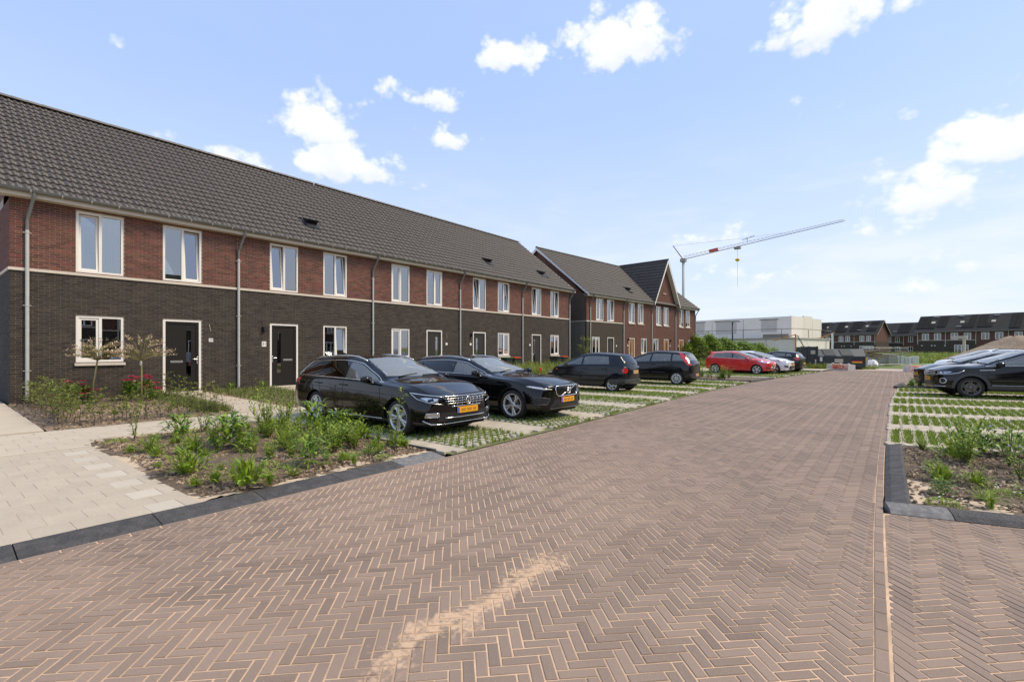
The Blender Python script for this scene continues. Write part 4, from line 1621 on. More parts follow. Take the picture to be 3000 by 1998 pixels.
terraced_house(X1, b, RZ1, Y[5] - b, 'last house of the near row, overgrown shrubs and bins under its ground-floor window',
               [o_('up', 25.15 - b, 26.22 - b, 'L', 6.5), o_('up', 27.29 - b, 28.35 - b, 'R', 6.5), o_('door', 25.15 - b, 26.22 - b, 'R'), o_('down', 27.29 - b, 28.35 - b, 'R')],
               end_r=True, roof_r=.22, pipes=(Y[5] - b - .03,), doorm=M_doorgrey, seed=5, plate=(24.92 - b, 1.70, ''), vents=((27.35 - b, 1.5),), wire_at=(24.95 - b, 2.1))
# second row, turned 5.2 degrees with the road
RZ2 = R(90 - 5.2)
O2 = Vector((X1, 32.15))
D2 = Vector((math.sin(R(5.2)), math.cos(R(5.2))))
def at2(s):
    p = O2 + D2 * s
    return p.x, p.y
def o2(kind, a, b_, base, *r):
    if kind == 'up':
        return (kind, a - base, b_ - base, 3.66, 5.40) + r
    if kind == 'down':
        return (kind, a - base, b_ - base, 1.05, 2.39) + r
    return (kind, a - base, b_ - base, .02, 2.39) + r
S2 = [0, 5.33, 10.23, 15.07, 19.83]
terraced_house(*at2(0), RZ2, 5.33, 'first house of the far row, dark brick below, white verge board on its gable',
               [o2('up', 1.31, 2.35, 0, 'L', 0), o2('up', 2.87, 3.92, 0, 'R', 6), o2('down', .76, 1.81, 0, 'R'), o2('door', 2.9, 3.92, 0, 'L')],
               bricks='tex', end_l=True, roof_l=.22, pipes=(.45, 5.33), doorm=M_doorgrey, seed=6, plate=(4.25, 1.70, ''), wire_at=(4.4, 2.05))
# the cross gable over the third house cuts the main roof along two valleys
GX0, GX1 = 10.12, 15.36          # eave feet of the gable roof, in row coordinates
GC = (GX0 + GX1) / 2
GAP_Z = 9.86
GEZ = 5.62
def gable_clip(base):
    """main-roof tiles stay outside the triangle under the cross gable"""
    def f(u, v):
        s = base + u
        zt = EAVE_Z + v * math.sin(PITCH)
        half = (GX1 - GX0) / 2 * (GAP_Z - zt) / (GAP_Z - GEZ)
        return abs(s - GC) > half - .12
    return f
terraced_house(*at2(S2[1]), RZ2, S2[2] - S2[1], 'far-row red brick house with a wooden door, left of the steep gable',
               [o2('up', 6.23, 7.24, S2[1], 'L', 3), o2('up', 7.76, 8.78, S2[1], 'R', 3), o2('door', 6.25, 7.24, S2[1], 'R'), o2('down', 8.34, 9.38, S2[1], 'L', 4)],
               bricks='tex', zb=False, pipes=(S2[2] - S2[1],), doorm=M_wood, seed=7, plate=(6.05 - S2[1], 1.75, ''), lamp=(6.08 - S2[1], 2.25), vents=((7.6 - S2[1], 1.6),),
               roof_skip=gable_clip(S2[1]), gable=(GX0 - S2[1], 20.))
h8 = terraced_house(*at2(S2[2]), RZ2, S2[3] - S2[2], 'red brick house under the steep front gable of the far row',
                    [o2('up', 11.13, 12.14, S2[2], 'L'), o2('up', 12.65, 13.66, S2[2], 'L'), o2('down', 10.58, 11.6, S2[2], 'R', 4), o2('door', 12.69, 13.66, S2[2], 'L')],
                    bricks='tex', zb=False, pipes=(S2[3] - S2[2],), doorm=M_wood, seed=8, plate=(13.95 - S2[2], 1.75, ''), lamp=(13.98 - S2[2], 2.25),
                    roof_skip=gable_clip(S2[2]), gable=(-1., 20.))
terraced_house(*at2(S2[3]), RZ2, S2[4] - S2[3], 'end house of the far row, right of the steep gable',
               [o2('up', 15.97, 16.97, S2[3], 'L', 5), o2('up', 17.49, 18.53, S2[3], 'R'), o2('door', 15.97, 16.97, S2[3], 'R'), o2('down', 18.06, 19.07, S2[3], 'L')],
               bricks='tex', zb=False, end_r=True, roof_r=.25, pipes=(S2[4] - S2[3] - .05,), doorm=M_wood, seed=9, plate=(15.75 - S2[3], 1.75, ''), vents=((16.6 - S2[3], 2.2),),
               roof_skip=gable_clip(S2[3]), gable=(-1., GX1 - S2[3]))
# cross gable (frame of h8)
b = S2[2]
gx0, gx1, gc = GX0 - b, GX1 - b, GC - b
gf = -.42                                        # front overhang of the gable roof
mb = MB()
mb.add([(0, 0, EAVE_Z - .2), (S2[3] - b, 0, EAVE_Z - .2), (gc, 0, GAP_Z - .25)], [(0, 1, 2)])
gw = mb.build('front_gable', BT_brown, h8)
make_window(h8, gc - .26, gc + .26, 6.72, 7.75, 'X', 0, sill=True)
groof = MB()
yr = RIDGE_Y + .1
groof.add([(gx0, gf + .05, GEZ - .06), (gc, gf + .05, GAP_Z - .06), (gx1, gf + .05, GEZ - .06), (gx0, .6, GEZ - .06), (gc, yr, GAP_Z - .06), (gx1, .6, GEZ - .06)],
          [(0, 3, 4, 1), (1, 4, 5, 2)])
gr_o = groof.build('gable_roof', M_tile, h8)
half = (gx1 - gx0) / 2
GSL = math.hypot(half, GAP_Z - GEZ)
for sgn in (-1, 1):
    V_ = Vector((-sgn * half, 0, GAP_Z - GEZ)).normalized()
    if sgn == -1:
        O_, U_ = (gx0, yr + .2, GEZ), (0, -1, 0)
    else:
        O_, U_ = (gx1, gf, GEZ), (0, 1, 0)
    L = yr + .2 - gf
    ncol = round(L / .305)
    def gclip(u, v, sgn=sgn, L=L):
        yy = (RIDGE_Y + .3 - u) if sgn == -1 else gf + u
        z = GEZ + v * V_.z
        ymain = EAVE_Y + (z - EAVE_Z) / math.tan(PITCH)
        return yy < ymain + .25
    tile_field(gr_o, O_, U_, V_, ncol, 14, L / ncol, GSL / 14, 0, clip=gclip)
k = gf
while k < yr - .1:
    mb = MB()
    vs = []
    for i in range(7):
        a0 = PI * i / 6
        vs += [(gc + .12 * math.cos(a0), k, GAP_Z - .02 + .10 * math.sin(a0)), (gc + .115 * math.cos(a0), k + .4, GAP_Z - .03 + .10 * math.sin(a0))]
    mb.add(vs, [(2 * i, 2 * i + 1, 2 * i + 3, 2 * i + 2) for i in range(6)])
    mb.build('ridge_tile', M_ridge, gr_o, True)
    k += .38
for sgn in (-1, 1):
    a = Vector((gx0 if sgn < 0 else gx1, gf, GEZ - .05))
    c = Vector((gc, gf, GAP_Z - .03))
    dn = Vector((0, 0, -.30))
    mb = MB()
    o3 = Vector((0, .05, 0))
    mb.add([a, c, c + dn, a + dn * .6, a + o3, c + o3, c + o3 + dn, a + o3 + dn * .6], [(0, 1, 2, 3), (7, 6, 5, 4), (0, 4, 5, 1), (3, 2, 6, 7), (0, 3, 7, 4), (1, 5, 6, 2)])
    mb.build('verge_board', M_white, h8)
    mb = MB()     # wide cream soffit under the overhang
    b0 = Vector((0, -gf, 0))
    mb.add([a + dn * .5, c + dn * .9, c + dn * .9 + b0, a + dn * .5 + b0], [(0, 1, 2, 3)])
    mb.build('soffit', M_fascia, h8)
# ================================================================== cars
def paint(name, col, rough=.22, coat=1.0, metal=0.):
    return mat(name, col, rough, coat=coat, coatr=.02, metal=metal, spec=.5, noise=(1.5, .12), ncol=[c * .8 for c in col])
P_black = paint('black_paint', (.004, .0037, .0038), .06, 0.)
P_navy = paint('navy_black_paint', (.007, .009, .014), .08, 0.)
P_black2 = paint('dull_black_paint', (.008, .0075, .008), .10, 0.)
P_red = paint('red_paint', (.62, .012, .014), .3)
P_white = paint('white_car_paint', (.72, .73, .72), .3)
P_silver = paint('silver_paint', (.55, .57, .56), .3, metal=.25)
M_trim = mat('car_trim', (.018, .018, .019), .45)
M_trimg = mat('grey_plastic', (.05, .052, .055), .5)
M_chrome = mat('chrome', (.80, .80, .79), .12, metal=1.)
M_gloss = mat('gloss_black', (.006, .006, .006), .08)
M_tyre = mat('tyre', (.020, .019, .018), .85, noise=(14, .4), ncol=(.05, .045, .038), bump=(50, .3, .004))
M_alloy = mat('alloy', (.62, .62, .60), .28, metal=.75)
M_alloyd = mat('dark_alloy', (.16, .145, .13), .35, metal=.7)
M_hub = mat('hubcap', (.55, .54, .50), .4, metal=.4)
M_well = mat('wheel_well', (.006, .006, .006), .9)
M_seat = mat('seat_cloth', (.045, .045, .047), .85)
M_seatl = mat('pale_seat_cloth', (.20, .19, .175), .85)
M_lampc = mat('lamp_chrome', (.62, .63, .64), .12, metal=.9)
M_red_l = mat('red_lens', (.55, .012, .012), .15, coat=1.)
M_amber = mat('amber_lens', (.75, .16, .02), .2, coat=1.)
M_plate = mat('number_plate_yellow', (.78, .36, .012), .5)
M_platew = mat('number_plate_faded', (.66, .42, .16), .5)
M_blue = mat('plate_blue', (.05, .10, .42), .5)
M_smudge = mat('plate_smudge', (.42, .19, .012), .6)
G_wind = glass_mat('windscreen_glass', (.78, .84, .80), 2.3, 0., (.60, .62, .55), .26)  # pale diffuse share paints the sky's reflection into the screen
G_side = glass_mat('side_glass', (.74, .80, .76), 1.9, 0., (.60, .62, .55), .17)  # weaker pale share, painted-in brightness for reflected sky
G_priv = glass_mat('privacy_glass', (.06, .06, .065), 1.6)
G_lamp = glass_mat('lamp_glass', (.92, .94, .95), 1.5)
class Car:
    def __init__(self, label, loc, rz, paint_m, group='parked cars', **p):
        self.p = p
        self.root = empty('parked_car', loc, rz, label, 'car', group)
        self.root.scale = (1.03, 1.0, .985)
        self.paint = paint_m
        self.curves()
        self.make_body()
    # ---- shape curves
    def curves(self):
        p = self.p
        xf, xr, W = p['xf'], p['xr'], p['W'] / 2
        xc, zc, xro, zro = p['xcowl'], p['zcowl'], p['xroof'], p['zroof']
        xrm = p.get('xrm', xro - .6)
        xtt, ztt, xtb, ztb = p['xtt'], p['ztt'], p['xtb'], p['ztb']
        zhf = p['zhf']
        xe = xf - p.get('nose', .07)
        xb = xr + p.get('tailb', .05)
        self.xe, self.xb = xe, xb
        hm = (xc + xe) / 2
        zt = [(xb, ztb - p.get('tdrop', .12)), (xtb, ztb), ((xtb + xtt) / 2, ztb + (ztt - ztb) * .58), (xtt, ztt), ((xtt + xrm) / 2, ztt + (zro - ztt) * .72), (xrm, zro),
              (xro, zro - p.get('rf', .05)), (xro + (xc - xro) * .35, zro - p.get('rf', .05) - (zro - zc) * .28), (xro + (xc - xro) * .7, zc + (zro - zc) * .33),
              (xc, zc), (xc + .16, zc - .028), (hm, zc - (zc - zhf) * p.get('hk', .34)), (xe - .22, zhf + .065), (xe, zhf)]
        self.zt = zt
        b0, b1 = p['belt']          # rear, front belt height
        self.zs = [(xb, b0 - .06), (xb + .3, b0), (xro, (b0 + b1) / 2 + .005), (xc - .05, b1), (hm, zc - (zc - zhf) * .34 - .085), (xe - .25, zhf - .05), (xe, zhf - .09)]
        self.cr = [(xb, .045), (xtt, .085), (xrm, .085), (xro, .09), (xc - .12, .075), (xc + .08, .045), (xe, .035)]
        rw = p['roofw']
        wh = W * p.get('hoodw', .80)
        self.wr = [(xb, W * .78), (xtb, W * .76), (xtt, rw - .03), (xrm, rw), (xro, rw + .015), (xc - .1, W * .785), (xc + .1, wh), (hm, wh), (xe, W * .70)]
        self.ws = [(xb, W * .86), (xb + .35, W * .925), (-.8, W * .952), (.6, W * .955), (p['wb'] / 2, W * .955), (xe - .25, W * .90), (xe, W * .82)]
        self.wm = [(xb, W * .92), (xb + .35, W * .985), (-.9, W), (p['wb'] / 2, W), (xe - .25, W * .955), (xe, W * .885)]
        zb = p.get('zbot', .20)
        self.zb = [(xb, zb + .10), (xb + .4, zb + .03), (-.8, zb), (.8, zb), (xe - .3, zb), (xe, zb + .02)]
    def section(self, x):
        zt, zs, cr = float(interp(self.zt, x)), float(interp(self.zs, x)), float(interp(self.cr, x))
        wr, ws, wm, zb = (float(interp(c, x)) for c in (self.wr, self.ws, self.wm, self.zb))
        zr = max(zt - cr, zs + .012)
        zt = max(zt, zr + .02)
        zm = zb + (zs - zb) * .62
        lo = [(wm - .14, zb), (wm - .045, zb + .03), (wm - .012, zb + .13), (wm, zb + (zs - zb) * .38), (wm * .998, zm), (ws + (wm - ws) * .35, zs - .045), (ws, zs)]
        pts = []
        # lower side: piecewise Catmull-Rom
        n = len(lo)
        for i in range(n - 1):
            p0, p1, p2, p3 = lo[max(i - 1, 0)], lo[i], lo[i + 1], lo[min(i + 2, n - 1)]
            for k in range(3):
                t = k / 3
                q = []
                for a in (0, 1):
                    q.append(.5 * (2 * p1[a] + (p2[a] - p0[a]) * t + (2 * p0[a] - 5 * p1[a] + 4 * p2[a] - p3[a]) * t * t + (3 * p1[a] - p0[a] - 3 * p2[a] + p3[a]) * t ** 3))
                pts.append(tuple(q))
        m = 12
        bul = .02 * min(1, (zr - zs) / .3)
        for k in range(m):
            t = k / m
            pts.append((ws + (wr - ws) * t + bul * math.sin(PI * t), zs + (zr - zs) * t))
        m2 = 10
        for k in range(m2 + 1):
            th = PI / 2 * k / m2
            pts.append((wr * math.cos(th) ** .9 if k < m2 else 0., zr + (zt - zr) * math.sin(th) ** 1.1))
        return pts
    def make_body(self):
        p = self.p
        xs = list(np.linspace(self.xb, self.xe, 118))
        secs = [self.section(x) for x in xs]
        m = len(secs[0])
        sw_f, sw_r = p.get('sweepf', .22), p.get('sweepr', .10)
        W = p['W'] / 2
        V = []
        def bend(x, y):
            a = min(max((x - (self.xe - .75)) / .75, 0), 1)
            b = min(max(((self.xb + .5) - x) / .5, 0), 1)
            r = (abs(y) / W)
            return x - sw_f * r ** 2.4 * a * a + sw_r * r ** 2.4 * b * b
        rings = []
        nose, tail = p.get('nose', .07), p.get('tailb', .05)
        zc_f = (secs[-1][0][1] + secs[-1][-1][1]) / 2
        zc_r = (secs[0][0][1] + secs[0][-1][1]) / 2
        for u in (.995, .97, .9, .75, .5, .25):
            s = (1 - u ** 4.5) ** (1 / 4.5)
            rings.append((self.xb - tail * u, [(y * s, zc_r + (z - zc_r) * s) for y, z in secs[0]]))
        for x, sc in zip(xs, secs):
            rings.append((x, sc))
        for u in (.25, .5, .75, .9, .97, .995):
            s = (1 - u ** 4.5) ** (1 / 4.5)
            rings.append((self.xe + nose * u, [(y * s, zc_f + (z - zc_f) * s) for y, z in secs[-1]]))
        M = 2 * m - 1
        for (x, sc) in rings:
            full = [(y, z) for y, z in sc] + [(-y, z) for y, z in reversed(sc[:-1])]
            for (y, z) in full:
                V.append([bend(x, y), y, z])
        F = []
        nr = len(rings)
        for i in range(nr - 1):
            for k in range(M):
                k2 = (k + 1) % M
                F.append((i * M + k, (i + 1) * M + k, (i + 1) * M + k2, i * M + k2))
        F.append(tuple(range(M)))
        F.append(tuple(reversed(range((nr - 1) * M, nr * M))))
        V = np.array(V)
        self.bvh = BVHTree.FromPolygons([tuple(v) for v in V], F)
        # wheel arches
        ra = p['ra']
        keep = []
        for wx in (p['wb'] / 2, -p['wb'] / 2):
            c = np.array([wx, p['rw']])
            d = np.hypot(V[:, 0] - c[0], V[:, 2] - c[1])
            side = np.abs(V[:, 1]) > .48
            ins = (d < ra) & side
            self._ins = ins if wx > 0 else self._ins | ins
            # snap verts close to the arch edge
            near = ins & (d > ra - .05)
            for i in np.nonzero(near)[0]:
                k = ra / max(d[i], 1e-4)
                V[i, 0] = c[0] + (V[i, 0] - c[0]) * k
                V[i, 2] = c[1] + (V[i, 2] - c[1]) * k
            self._ins[near] = False
        ins = self._ins
        F2 = [f for f in F if not any(ins[i] for i in f)]
        self.V, self.F = V, F2
        self.cuts = []
    # ---- projection helpers
    def hit(self, o, d, off=.0):
        loc, nor, idx, dist = self.bvh.ray_cast(Vector(o), Vector(d))
        if loc is None:
            loc, nor, idx, dist = self.bvh.find_nearest(Vector(o) + Vector(d) * 3)
        if nor.dot(Vector(d)) > 0:
            nor = -nor
        return loc + nor * off
    def basis(self, d):
        d = Vector(d).normalized()
        up = Vector((0, 0, 1)) if abs(d.z) < .9 else Vector((1, 0, 0))
        a = d.cross(up).normalized()
        b = a.cross(d).normalized()
        return d, a, b
    def to2(self, pts, d):
        d, a, b = self.basis(d)
        return [(Vector(q).dot(a), Vector(q).dot(b)) for q in pts]
    def surf(self, uv, d, off):
        d, a, b = self.basis(d)
        return self.hit(a * uv[0] + b * uv[1] - d * 6, d, off)
    @staticmethod
    def resample(poly, step):
        out = []
        n = len(poly)
        for i in range(n):
            p, q = poly[i], poly[(i + 1) % n]
            L = math.hypot(q[0] - p[0], q[1] - p[1])
            k = max(1, int(L / step))
            for j in range(k):
                out.append((p[0] + (q[0] - p[0]) * j / k, p[1] + (q[1] - p[1]) * j / k))
        return out
    def region(self, loops, d, step=.06):
        """constrained triangulation of loops in the projection plane; returns verts2d, tris"""
        vs, es = [], []
        for lp in loops:
            lp = self.resample(lp, step)
            o = len(vs)
            vs += lp
            es += [(o + i, o + (i + 1) % len(lp)) for i in range(len(lp))]
        xs = [v[0] for v in loops[0]]
        ys = [v[1] for v in loops[0]]
        x = min(xs) + step / 2
        while x < max(xs):
            y = min(ys) + step / 2
            while y < max(ys):
                if inside(loops[0], x, y):
                    vs.append((x, y))
                y += step
            x += step
        r = delaunay_2d_cdt([Vector(v) for v in vs], es, [], 0, 1e-5)
        return r[0], r[2]
    def panel(self, name, outer, d, m, off=.004, holes=(), step=.06, parent=None, mirror=False, smooth=True):
        """patch on the body skin: outer minus holes"""
        v2, tris = self.region([outer] + list(holes), d, step)
        keep = []
        for t in tris:
            cx = sum(v2[i][0] for i in t) / len(t)
            cy = sum(v2[i][1] for i in t) / len(t)
            if inside(outer, cx, cy) and not any(inside(h, cx, cy) for h in holes):
                keep.append(t)
        mb = MB()
        used = sorted({i for t in keep for i in t})
        mp = {i: k for k, i in enumerate(used)}
        vs = [self.surf(v2[i], d, off) for i in used]
        dn = Vector(d).normalized()
        fs = []
        for t in keep:
            f = [mp[i] for i in t]
            a, b, c = vs[f[0]], vs[f[1]], vs[f[2]]
            if (b - a).cross(c - a).dot(dn) > 0:
                f = f[::-1]
            fs.append(tuple(f))
        if not fs:
            return None
        mb.add(vs, fs)
        o = mb.build(name, m, parent or self.root, smooth)
        if mirror:
            mb2 = MB()
            mb2.add([(q[0], -q[1], q[2]) for q in mb.v], [tuple(reversed(f)) for f in mb.f])
            mb2.build(name, m, parent or self.root, smooth)
        return o
    def decal(self, name, pts, d, m, off=.004, mirror=True, step=.05, parent=None):
        return self.panel(name, self.to2(pts, d), d, m, off, (), step, parent, mirror)
    def line(self, name, pts, d, m, r=.006, off=.0, mirror=True, closed=False, step=.05, flat=None, parent=None):
        """tube that follows the skin through the given points"""
        uv = self.to2(pts, d)
        full = []
        n = len(uv)
        for i in range(n if closed else n - 1):
            p, q = uv[i], uv[(i + 1) % n]
            k = max(1, int(math.hypot(q[0] - p[0], q[1] - p[1]) / step))
            for j in range(k):
                full.append((p[0] + (q[0] - p[0]) * j / k, p[1] + (q[1] - p[1]) * j / k))
        if not closed:
            full.append(uv[-1])
        P = [self.surf(t, d, off) for t in full]
        mb = MB()
        mb.tube(P, r, 6, closed)
        o = mb.build(name, m, parent or self.root, True)
        if mirror:
            mb2 = MB()
            mb2.tube([(q.x, -q.y, q.z) for q in P], r, 6, closed)
            mb2.build(name, m, parent or self.root, True)
        return o
    def seam(self, pts, d, mirror=True):
        self.line('panel_gap', pts, d, M_well, .0035, .0005, mirror)
    def finish(self):
        """cut the glass openings out of the skin and link the body"""
        V, F = self.V, self.F
        C = np.array([V[list(f)].mean(0) for f in F])
        drop = np.zeros(len(F), bool)
        for (poly, d, cond) in self.cuts:
            dd, a, b = self.basis(d)
            u = C @ np.array(a)
            v = C @ np.array(b)
            xs = [q[0] for q in poly]
            ys = [q[1] for q in poly]
            cand = np.nonzero((u > min(xs)) & (u < max(xs)) & (v > min(ys)) & (v < max(ys)) & cond(C))[0]
            for i in cand:
                if inside(poly, u[i], v[i]):
                    drop[i] = True
        F2 = [f for f, k in zip(F, drop) if not k]
        mb = MB()
        mb.v = [tuple(v) for v in V]
        mb.f = F2
        mb.mi = [0] * len(F2)
        return mb.build('body', self.paint, self.root, 38)
    # ---- glass house
    def grow(self, poly, e):
        """offset a polygon outward by e (negative: inward)"""
        n = len(poly)
        a = sum(poly[i][0] * poly[(i + 1) % n][1] - poly[(i + 1) % n][0] * poly[i][1] for i in range(n))
        s = 1 if a > 0 else -1
        out = []
        for i in range(n):
            p0, p1, p2 = Vector(poly[i - 1]), Vector(poly[i]), Vector(poly[(i + 1) % n])
            e1, e2 = (p1 - p0), (p2 - p1)
            if e1.length < 1e-6 or e2.length < 1e-6:
                out.append(tuple(p1))
                continue
            e1.normalize()
            e2.normalize()
            n1, n2 = Vector((e1.y, -e1.x)) * s, Vector((e2.y, -e2.x)) * s
            bis = n1 + n2
            if bis.length < .2:
                out.append(tuple(p1 + n1 * e))
                continue
            bis.normalize()
            k = e / max(bis.dot(n1), .35)
            out.append(tuple(p1 + bis * k))
        return out
    def glazing(self, dlo_r, dlo_f, pillars, glass, chrome=True, frit=None, rear_slant=.25, top_in=.035, bot_in=.028):
        """side windows. pillars: list of (x_at_belt, x_at_top, half width); glass: material per pane front to back"""
        p = self.p
        frit = frit or M_gloss
        zs = lambda x: float(interp(self.zs, x)) + bot_in
        def zr(x):
            return max(float(interp(self.zt, x)) - float(interp(self.cr, x)) - top_in, zs(x))
        xs = [dlo_f + (dlo_r - dlo_f) * i / 34 for i in range(35)]
        bot = [(x, zs(x)) for x in xs]                                   # front to rear
        top = []
        for i in range(35):
            x = dlo_r + rear_slant + (dlo_f - dlo_r - rear_slant) * i / 34
            z = zr(x)
            if z > zs(x) + .012:
                top.append((x, z))
        outline = bot + top                                              # x,z polygon
        d = (0, 1, 0)                                                    # seen from the right side (-y)
        _, a, b = self.basis(d)
        uv = lambda q: (q[0] * a.x + 0, q[1])
        O2 = [uv(q) for q in outline]
        inn = self.grow(O2, -.022)
        panes = []
        pl = sorted(pillars, key=lambda q: -q[0])
        bounds = [None] + pl + [None]
        for i in range(len(bounds) - 1):
            poly = inn
            f_, r_ = bounds[i], bounds[i + 1]
            zt_, zb_ = float(interp(self.zt, 0)), zs(0)
            for bd, sg in ((f_, -1), (r_, 1)):
                if bd is None:
                    continue
                x0 = bd[0] + sg * bd[2]
                x1 = bd[1] + sg * bd[2]
                P0 = uv((x0, zb_))
                P1 = uv((x1, zt_ - .1))
                ex, ey = P1[0] - P0[0], P1[1] - P0[1]
                nx, ny = ey, -ex
                if nx * a.x * sg < 0:
                    nx, ny = -nx, -ny
                poly = clip_half(poly, P0[0], P0[1], nx, ny)
                if len(poly) < 3:
                    break
            if len(poly) >= 3:
                panes.append(poly)
        for side in (1, -1):
            pass
        o = self.panel('window_surround', O2, d, frit, .003, panes, .055, mirror=True)
        for k, pn in enumerate(panes):
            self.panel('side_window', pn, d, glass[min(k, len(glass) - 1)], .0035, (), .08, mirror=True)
            g = self.grow(pn, .012)
            self.cuts.append((g, d, lambda C: np.abs(C[:, 1]) > .3))
        if chrome:
            cr_m = M_chrome if chrome is True else chrome
            P3 = [(q[0], -1, q[1]) for q in outline]
            self.line('window_trim', P3, d, cr_m, .009, .004, True, True, .08)
        self.outline = outline
    def windscreen(self, xa=None, xb=None, front_bow=.12, top_bow=.06):
        p = self.p
        xc, xro = p['xcowl'], p['xroof']
        xa = xc - .015 if xa is None else xa
        xb = xro + .03 if xb is None else xb
        d = (0, 0, -1)
        pts = []
        n = 12
        wa = float(interp(self.wr, xa - front_bow)) - .025
        wb = float(interp(self.wr, xb - top_bow)) - .055
        for i in range(n + 1):
            y = -wa + 2 * wa * i / n
            pts.append((xa - front_bow * (abs(y) / wa) ** 2, y, 0))
        for i in range(n + 1):
            y = wb - 2 * wb * i / n
            pts.append((xb - top_bow * (abs(y) / wb) ** 2, y, 0))
        O2 = self.to2(pts, d)
        I2 = self.grow(O2, -.035)
        self.panel('screen_surround', O2, d, M_gloss, .003, [I2], .06)
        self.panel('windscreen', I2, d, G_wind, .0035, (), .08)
        self.cuts.append((self.grow(I2, .012), d, lambda C: C[:, 2] > p['belt'][1] - .05))
        # wipers
        for s, y0 in ((1, .15), (1, -.45)):
            P = [(xa - .05 - .06 * t, y0 + .5 * t, 0) for t in (0, .25, .5, .75, 1)]
            self.line('wiper', P, d, M_trim, .008, .012, False)
    def rear_window(self, m=None, top=.05, bot=.035, side=.07):
        p = self.p
        d = (1, 0, 0)
        z0, z1 = p['ztb'] + bot, p['ztt'] - top
        w0 = float(interp(self.wr, p['xtb'])) - side + .02
        w1 = float(interp(self.wr, p['xtt'])) - side
        pts = [(0, -w0, z0), (0, w0, z0), (0, w1, z1), (0, -w1, z1)]
        O2 = self.to2(pts, d)
        I2 = self.grow(O2, -.03)
        self.panel('rear_surround', O2, d, M_gloss, .003, [I2], .06)
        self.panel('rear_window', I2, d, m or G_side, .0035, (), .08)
        self.cuts.append((self.grow(I2, .01), d, lambda C: C[:, 0] < p['xtt'] + .1))
    # ---- wheels
    def wheels(self, style, m, mdark=None, cap=False):
        p = self.p
        rw, wt = p['rw'], p.get('tw', .205)
        rr = p.get('rr', rw * .70)
        y_out = p['W'] / 2 - .025
        # tyre, rim and dark back built once, axis along y, outside toward +y
        mb = MB()
        mb.lathe([(rr - .012, wt * .5 - .03), (rr + .006, wt * .5 - .006), (rr + .03, wt * .5), (rw - .035, wt * .5 - .004), (rw - .012, wt * .5 - .022), (rw, wt * .5 - .05),
                  (rw, -wt * .5 + .05), (rw - .02, -wt * .5 + .01), (rr, -wt * .5)], 36, 'y')
        tyre = mb.mesh('wheel', [M_tyre], True)
        mb = MB()
        mb.lathe([(rr + .004, wt * .5 - .010), (rr - .006, wt * .5 - .006), (rr - .022, wt * .5 - .016), (rr - .03, wt * .5 - .05), (rr - .035, -wt * .4)], 36, 'y')
        if style[0] == 'spokes':
            _, n, w0, w1, twist, pair = style
            for k in range(n):
                for sgn in ((-1, 1) if pair else (0,)):
                    a0 = 2 * PI * k / n + sgn * pair * .25
                    a1 = 2 * PI * k / n + sgn * pair + twist
                    r0, r1 = .045, rr - .016
                    yo = wt * .5 - .022
                    vs = []
                    for (rad, ang, w, yy) in ((r0, a0, w0, yo), (r0 + (r1 - r0) * .55, a0 + (a1 - a0) * .62, (w0 + w1) * .5, yo - .012), (r1, a1, w1, yo - .004)):
                        c, s = math.cos(ang), math.sin(ang)
                        for (ww, dy) in ((-w, -.028), (-w * .65, 0), (w * .65, 0), (w, -.028)):
                            vs.append((rad * s + ww * c, yy + dy, rad * c - ww * s))
                    fs = []
                    for i in range(2):
                        for j in range(3):
                            fs.append((i * 4 + j, i * 4 + 4 + j, i * 4 + 5 + j, i * 4 + 1 + j))
                    mb.add(vs, fs)
            mb.lathe([(.0, wt * .5 - .012), (.03, wt * .5 - .012), (.058, wt * .5 - .022), (.066, wt * .5 - .05)], 20, 'y')
        else:
            # pressed cover with a ring of holes
            n = style[1]
            hr, rin, rout = style[2], style[3], rr - .012
            seg = 72
            rad_n = 9
            vs, fs = [], []
            for i in range(rad_n + 1):
                r_ = .0001 + (rout - .0001) * i / rad_n
                for k in range(seg):
                    a = 2 * PI * k / seg
                    dome = wt * .5 - .004 - .02 * (r_ / rout) ** 3 + (.010 * math.cos(n * a) * math.sin(PI * min(r_ / rout, 1)))
                    vs.append((r_ * math.sin(a), dome, r_ * math.cos(a)))
            for i in range(rad_n):
                for k in range(seg):
                    r_ = rout * (i + .5) / rad_n
                    a = 2 * PI * (k + .5) / seg
                    j = round(a / (2 * PI / n)) * (2 * PI / n)
                    dx = r_ * math.sin(a) - rin * math.sin(j)
                    dz = r_ * math.cos(a) - rin * math.cos(j)
                    if math.hypot(dx, dz) < hr:
                        continue
                    k2 = (k + 1) % seg
                    fs.append((i * seg + k, (i + 1) * seg + k, (i + 1) * seg + k2, i * seg + k2))
            mb.add(vs, fs)
        rim = mb.mesh('rim', [m], True)
        mb = MB()
        mb.lathe([(.0001, wt * .5 - .075), (rr - .02, wt * .5 - .075)], 30, 'y')
        back = mb.mesh('wheel_back', [mdark or M_well])
        mb = MB()
        mb.lathe([(.0001, wt * .5 - .060), (rr * .62, wt * .5 - .060), (rr * .62, wt * .5 - .07)], 28, 'y')
        disc = mb.mesh('brake_disc', [M_alloyd])
        for wx in (p['wb'] / 2, -p['wb'] / 2):
            for s in (-1, 1):
                r = (0, random.uniform(0, 6.28), 0 if s > 0 else PI)
                w = inst('wheel', tyre, self.root, (wx, s * (y_out - wt / 2), rw), r)
                inst('rim', rim, w)
                inst('wheel_back', back, w)
                if style[0] == 'spokes':
                    inst('brake_disc', disc, w)
        # dark wheel houses
        ra = p['ra']
        mb = MB()
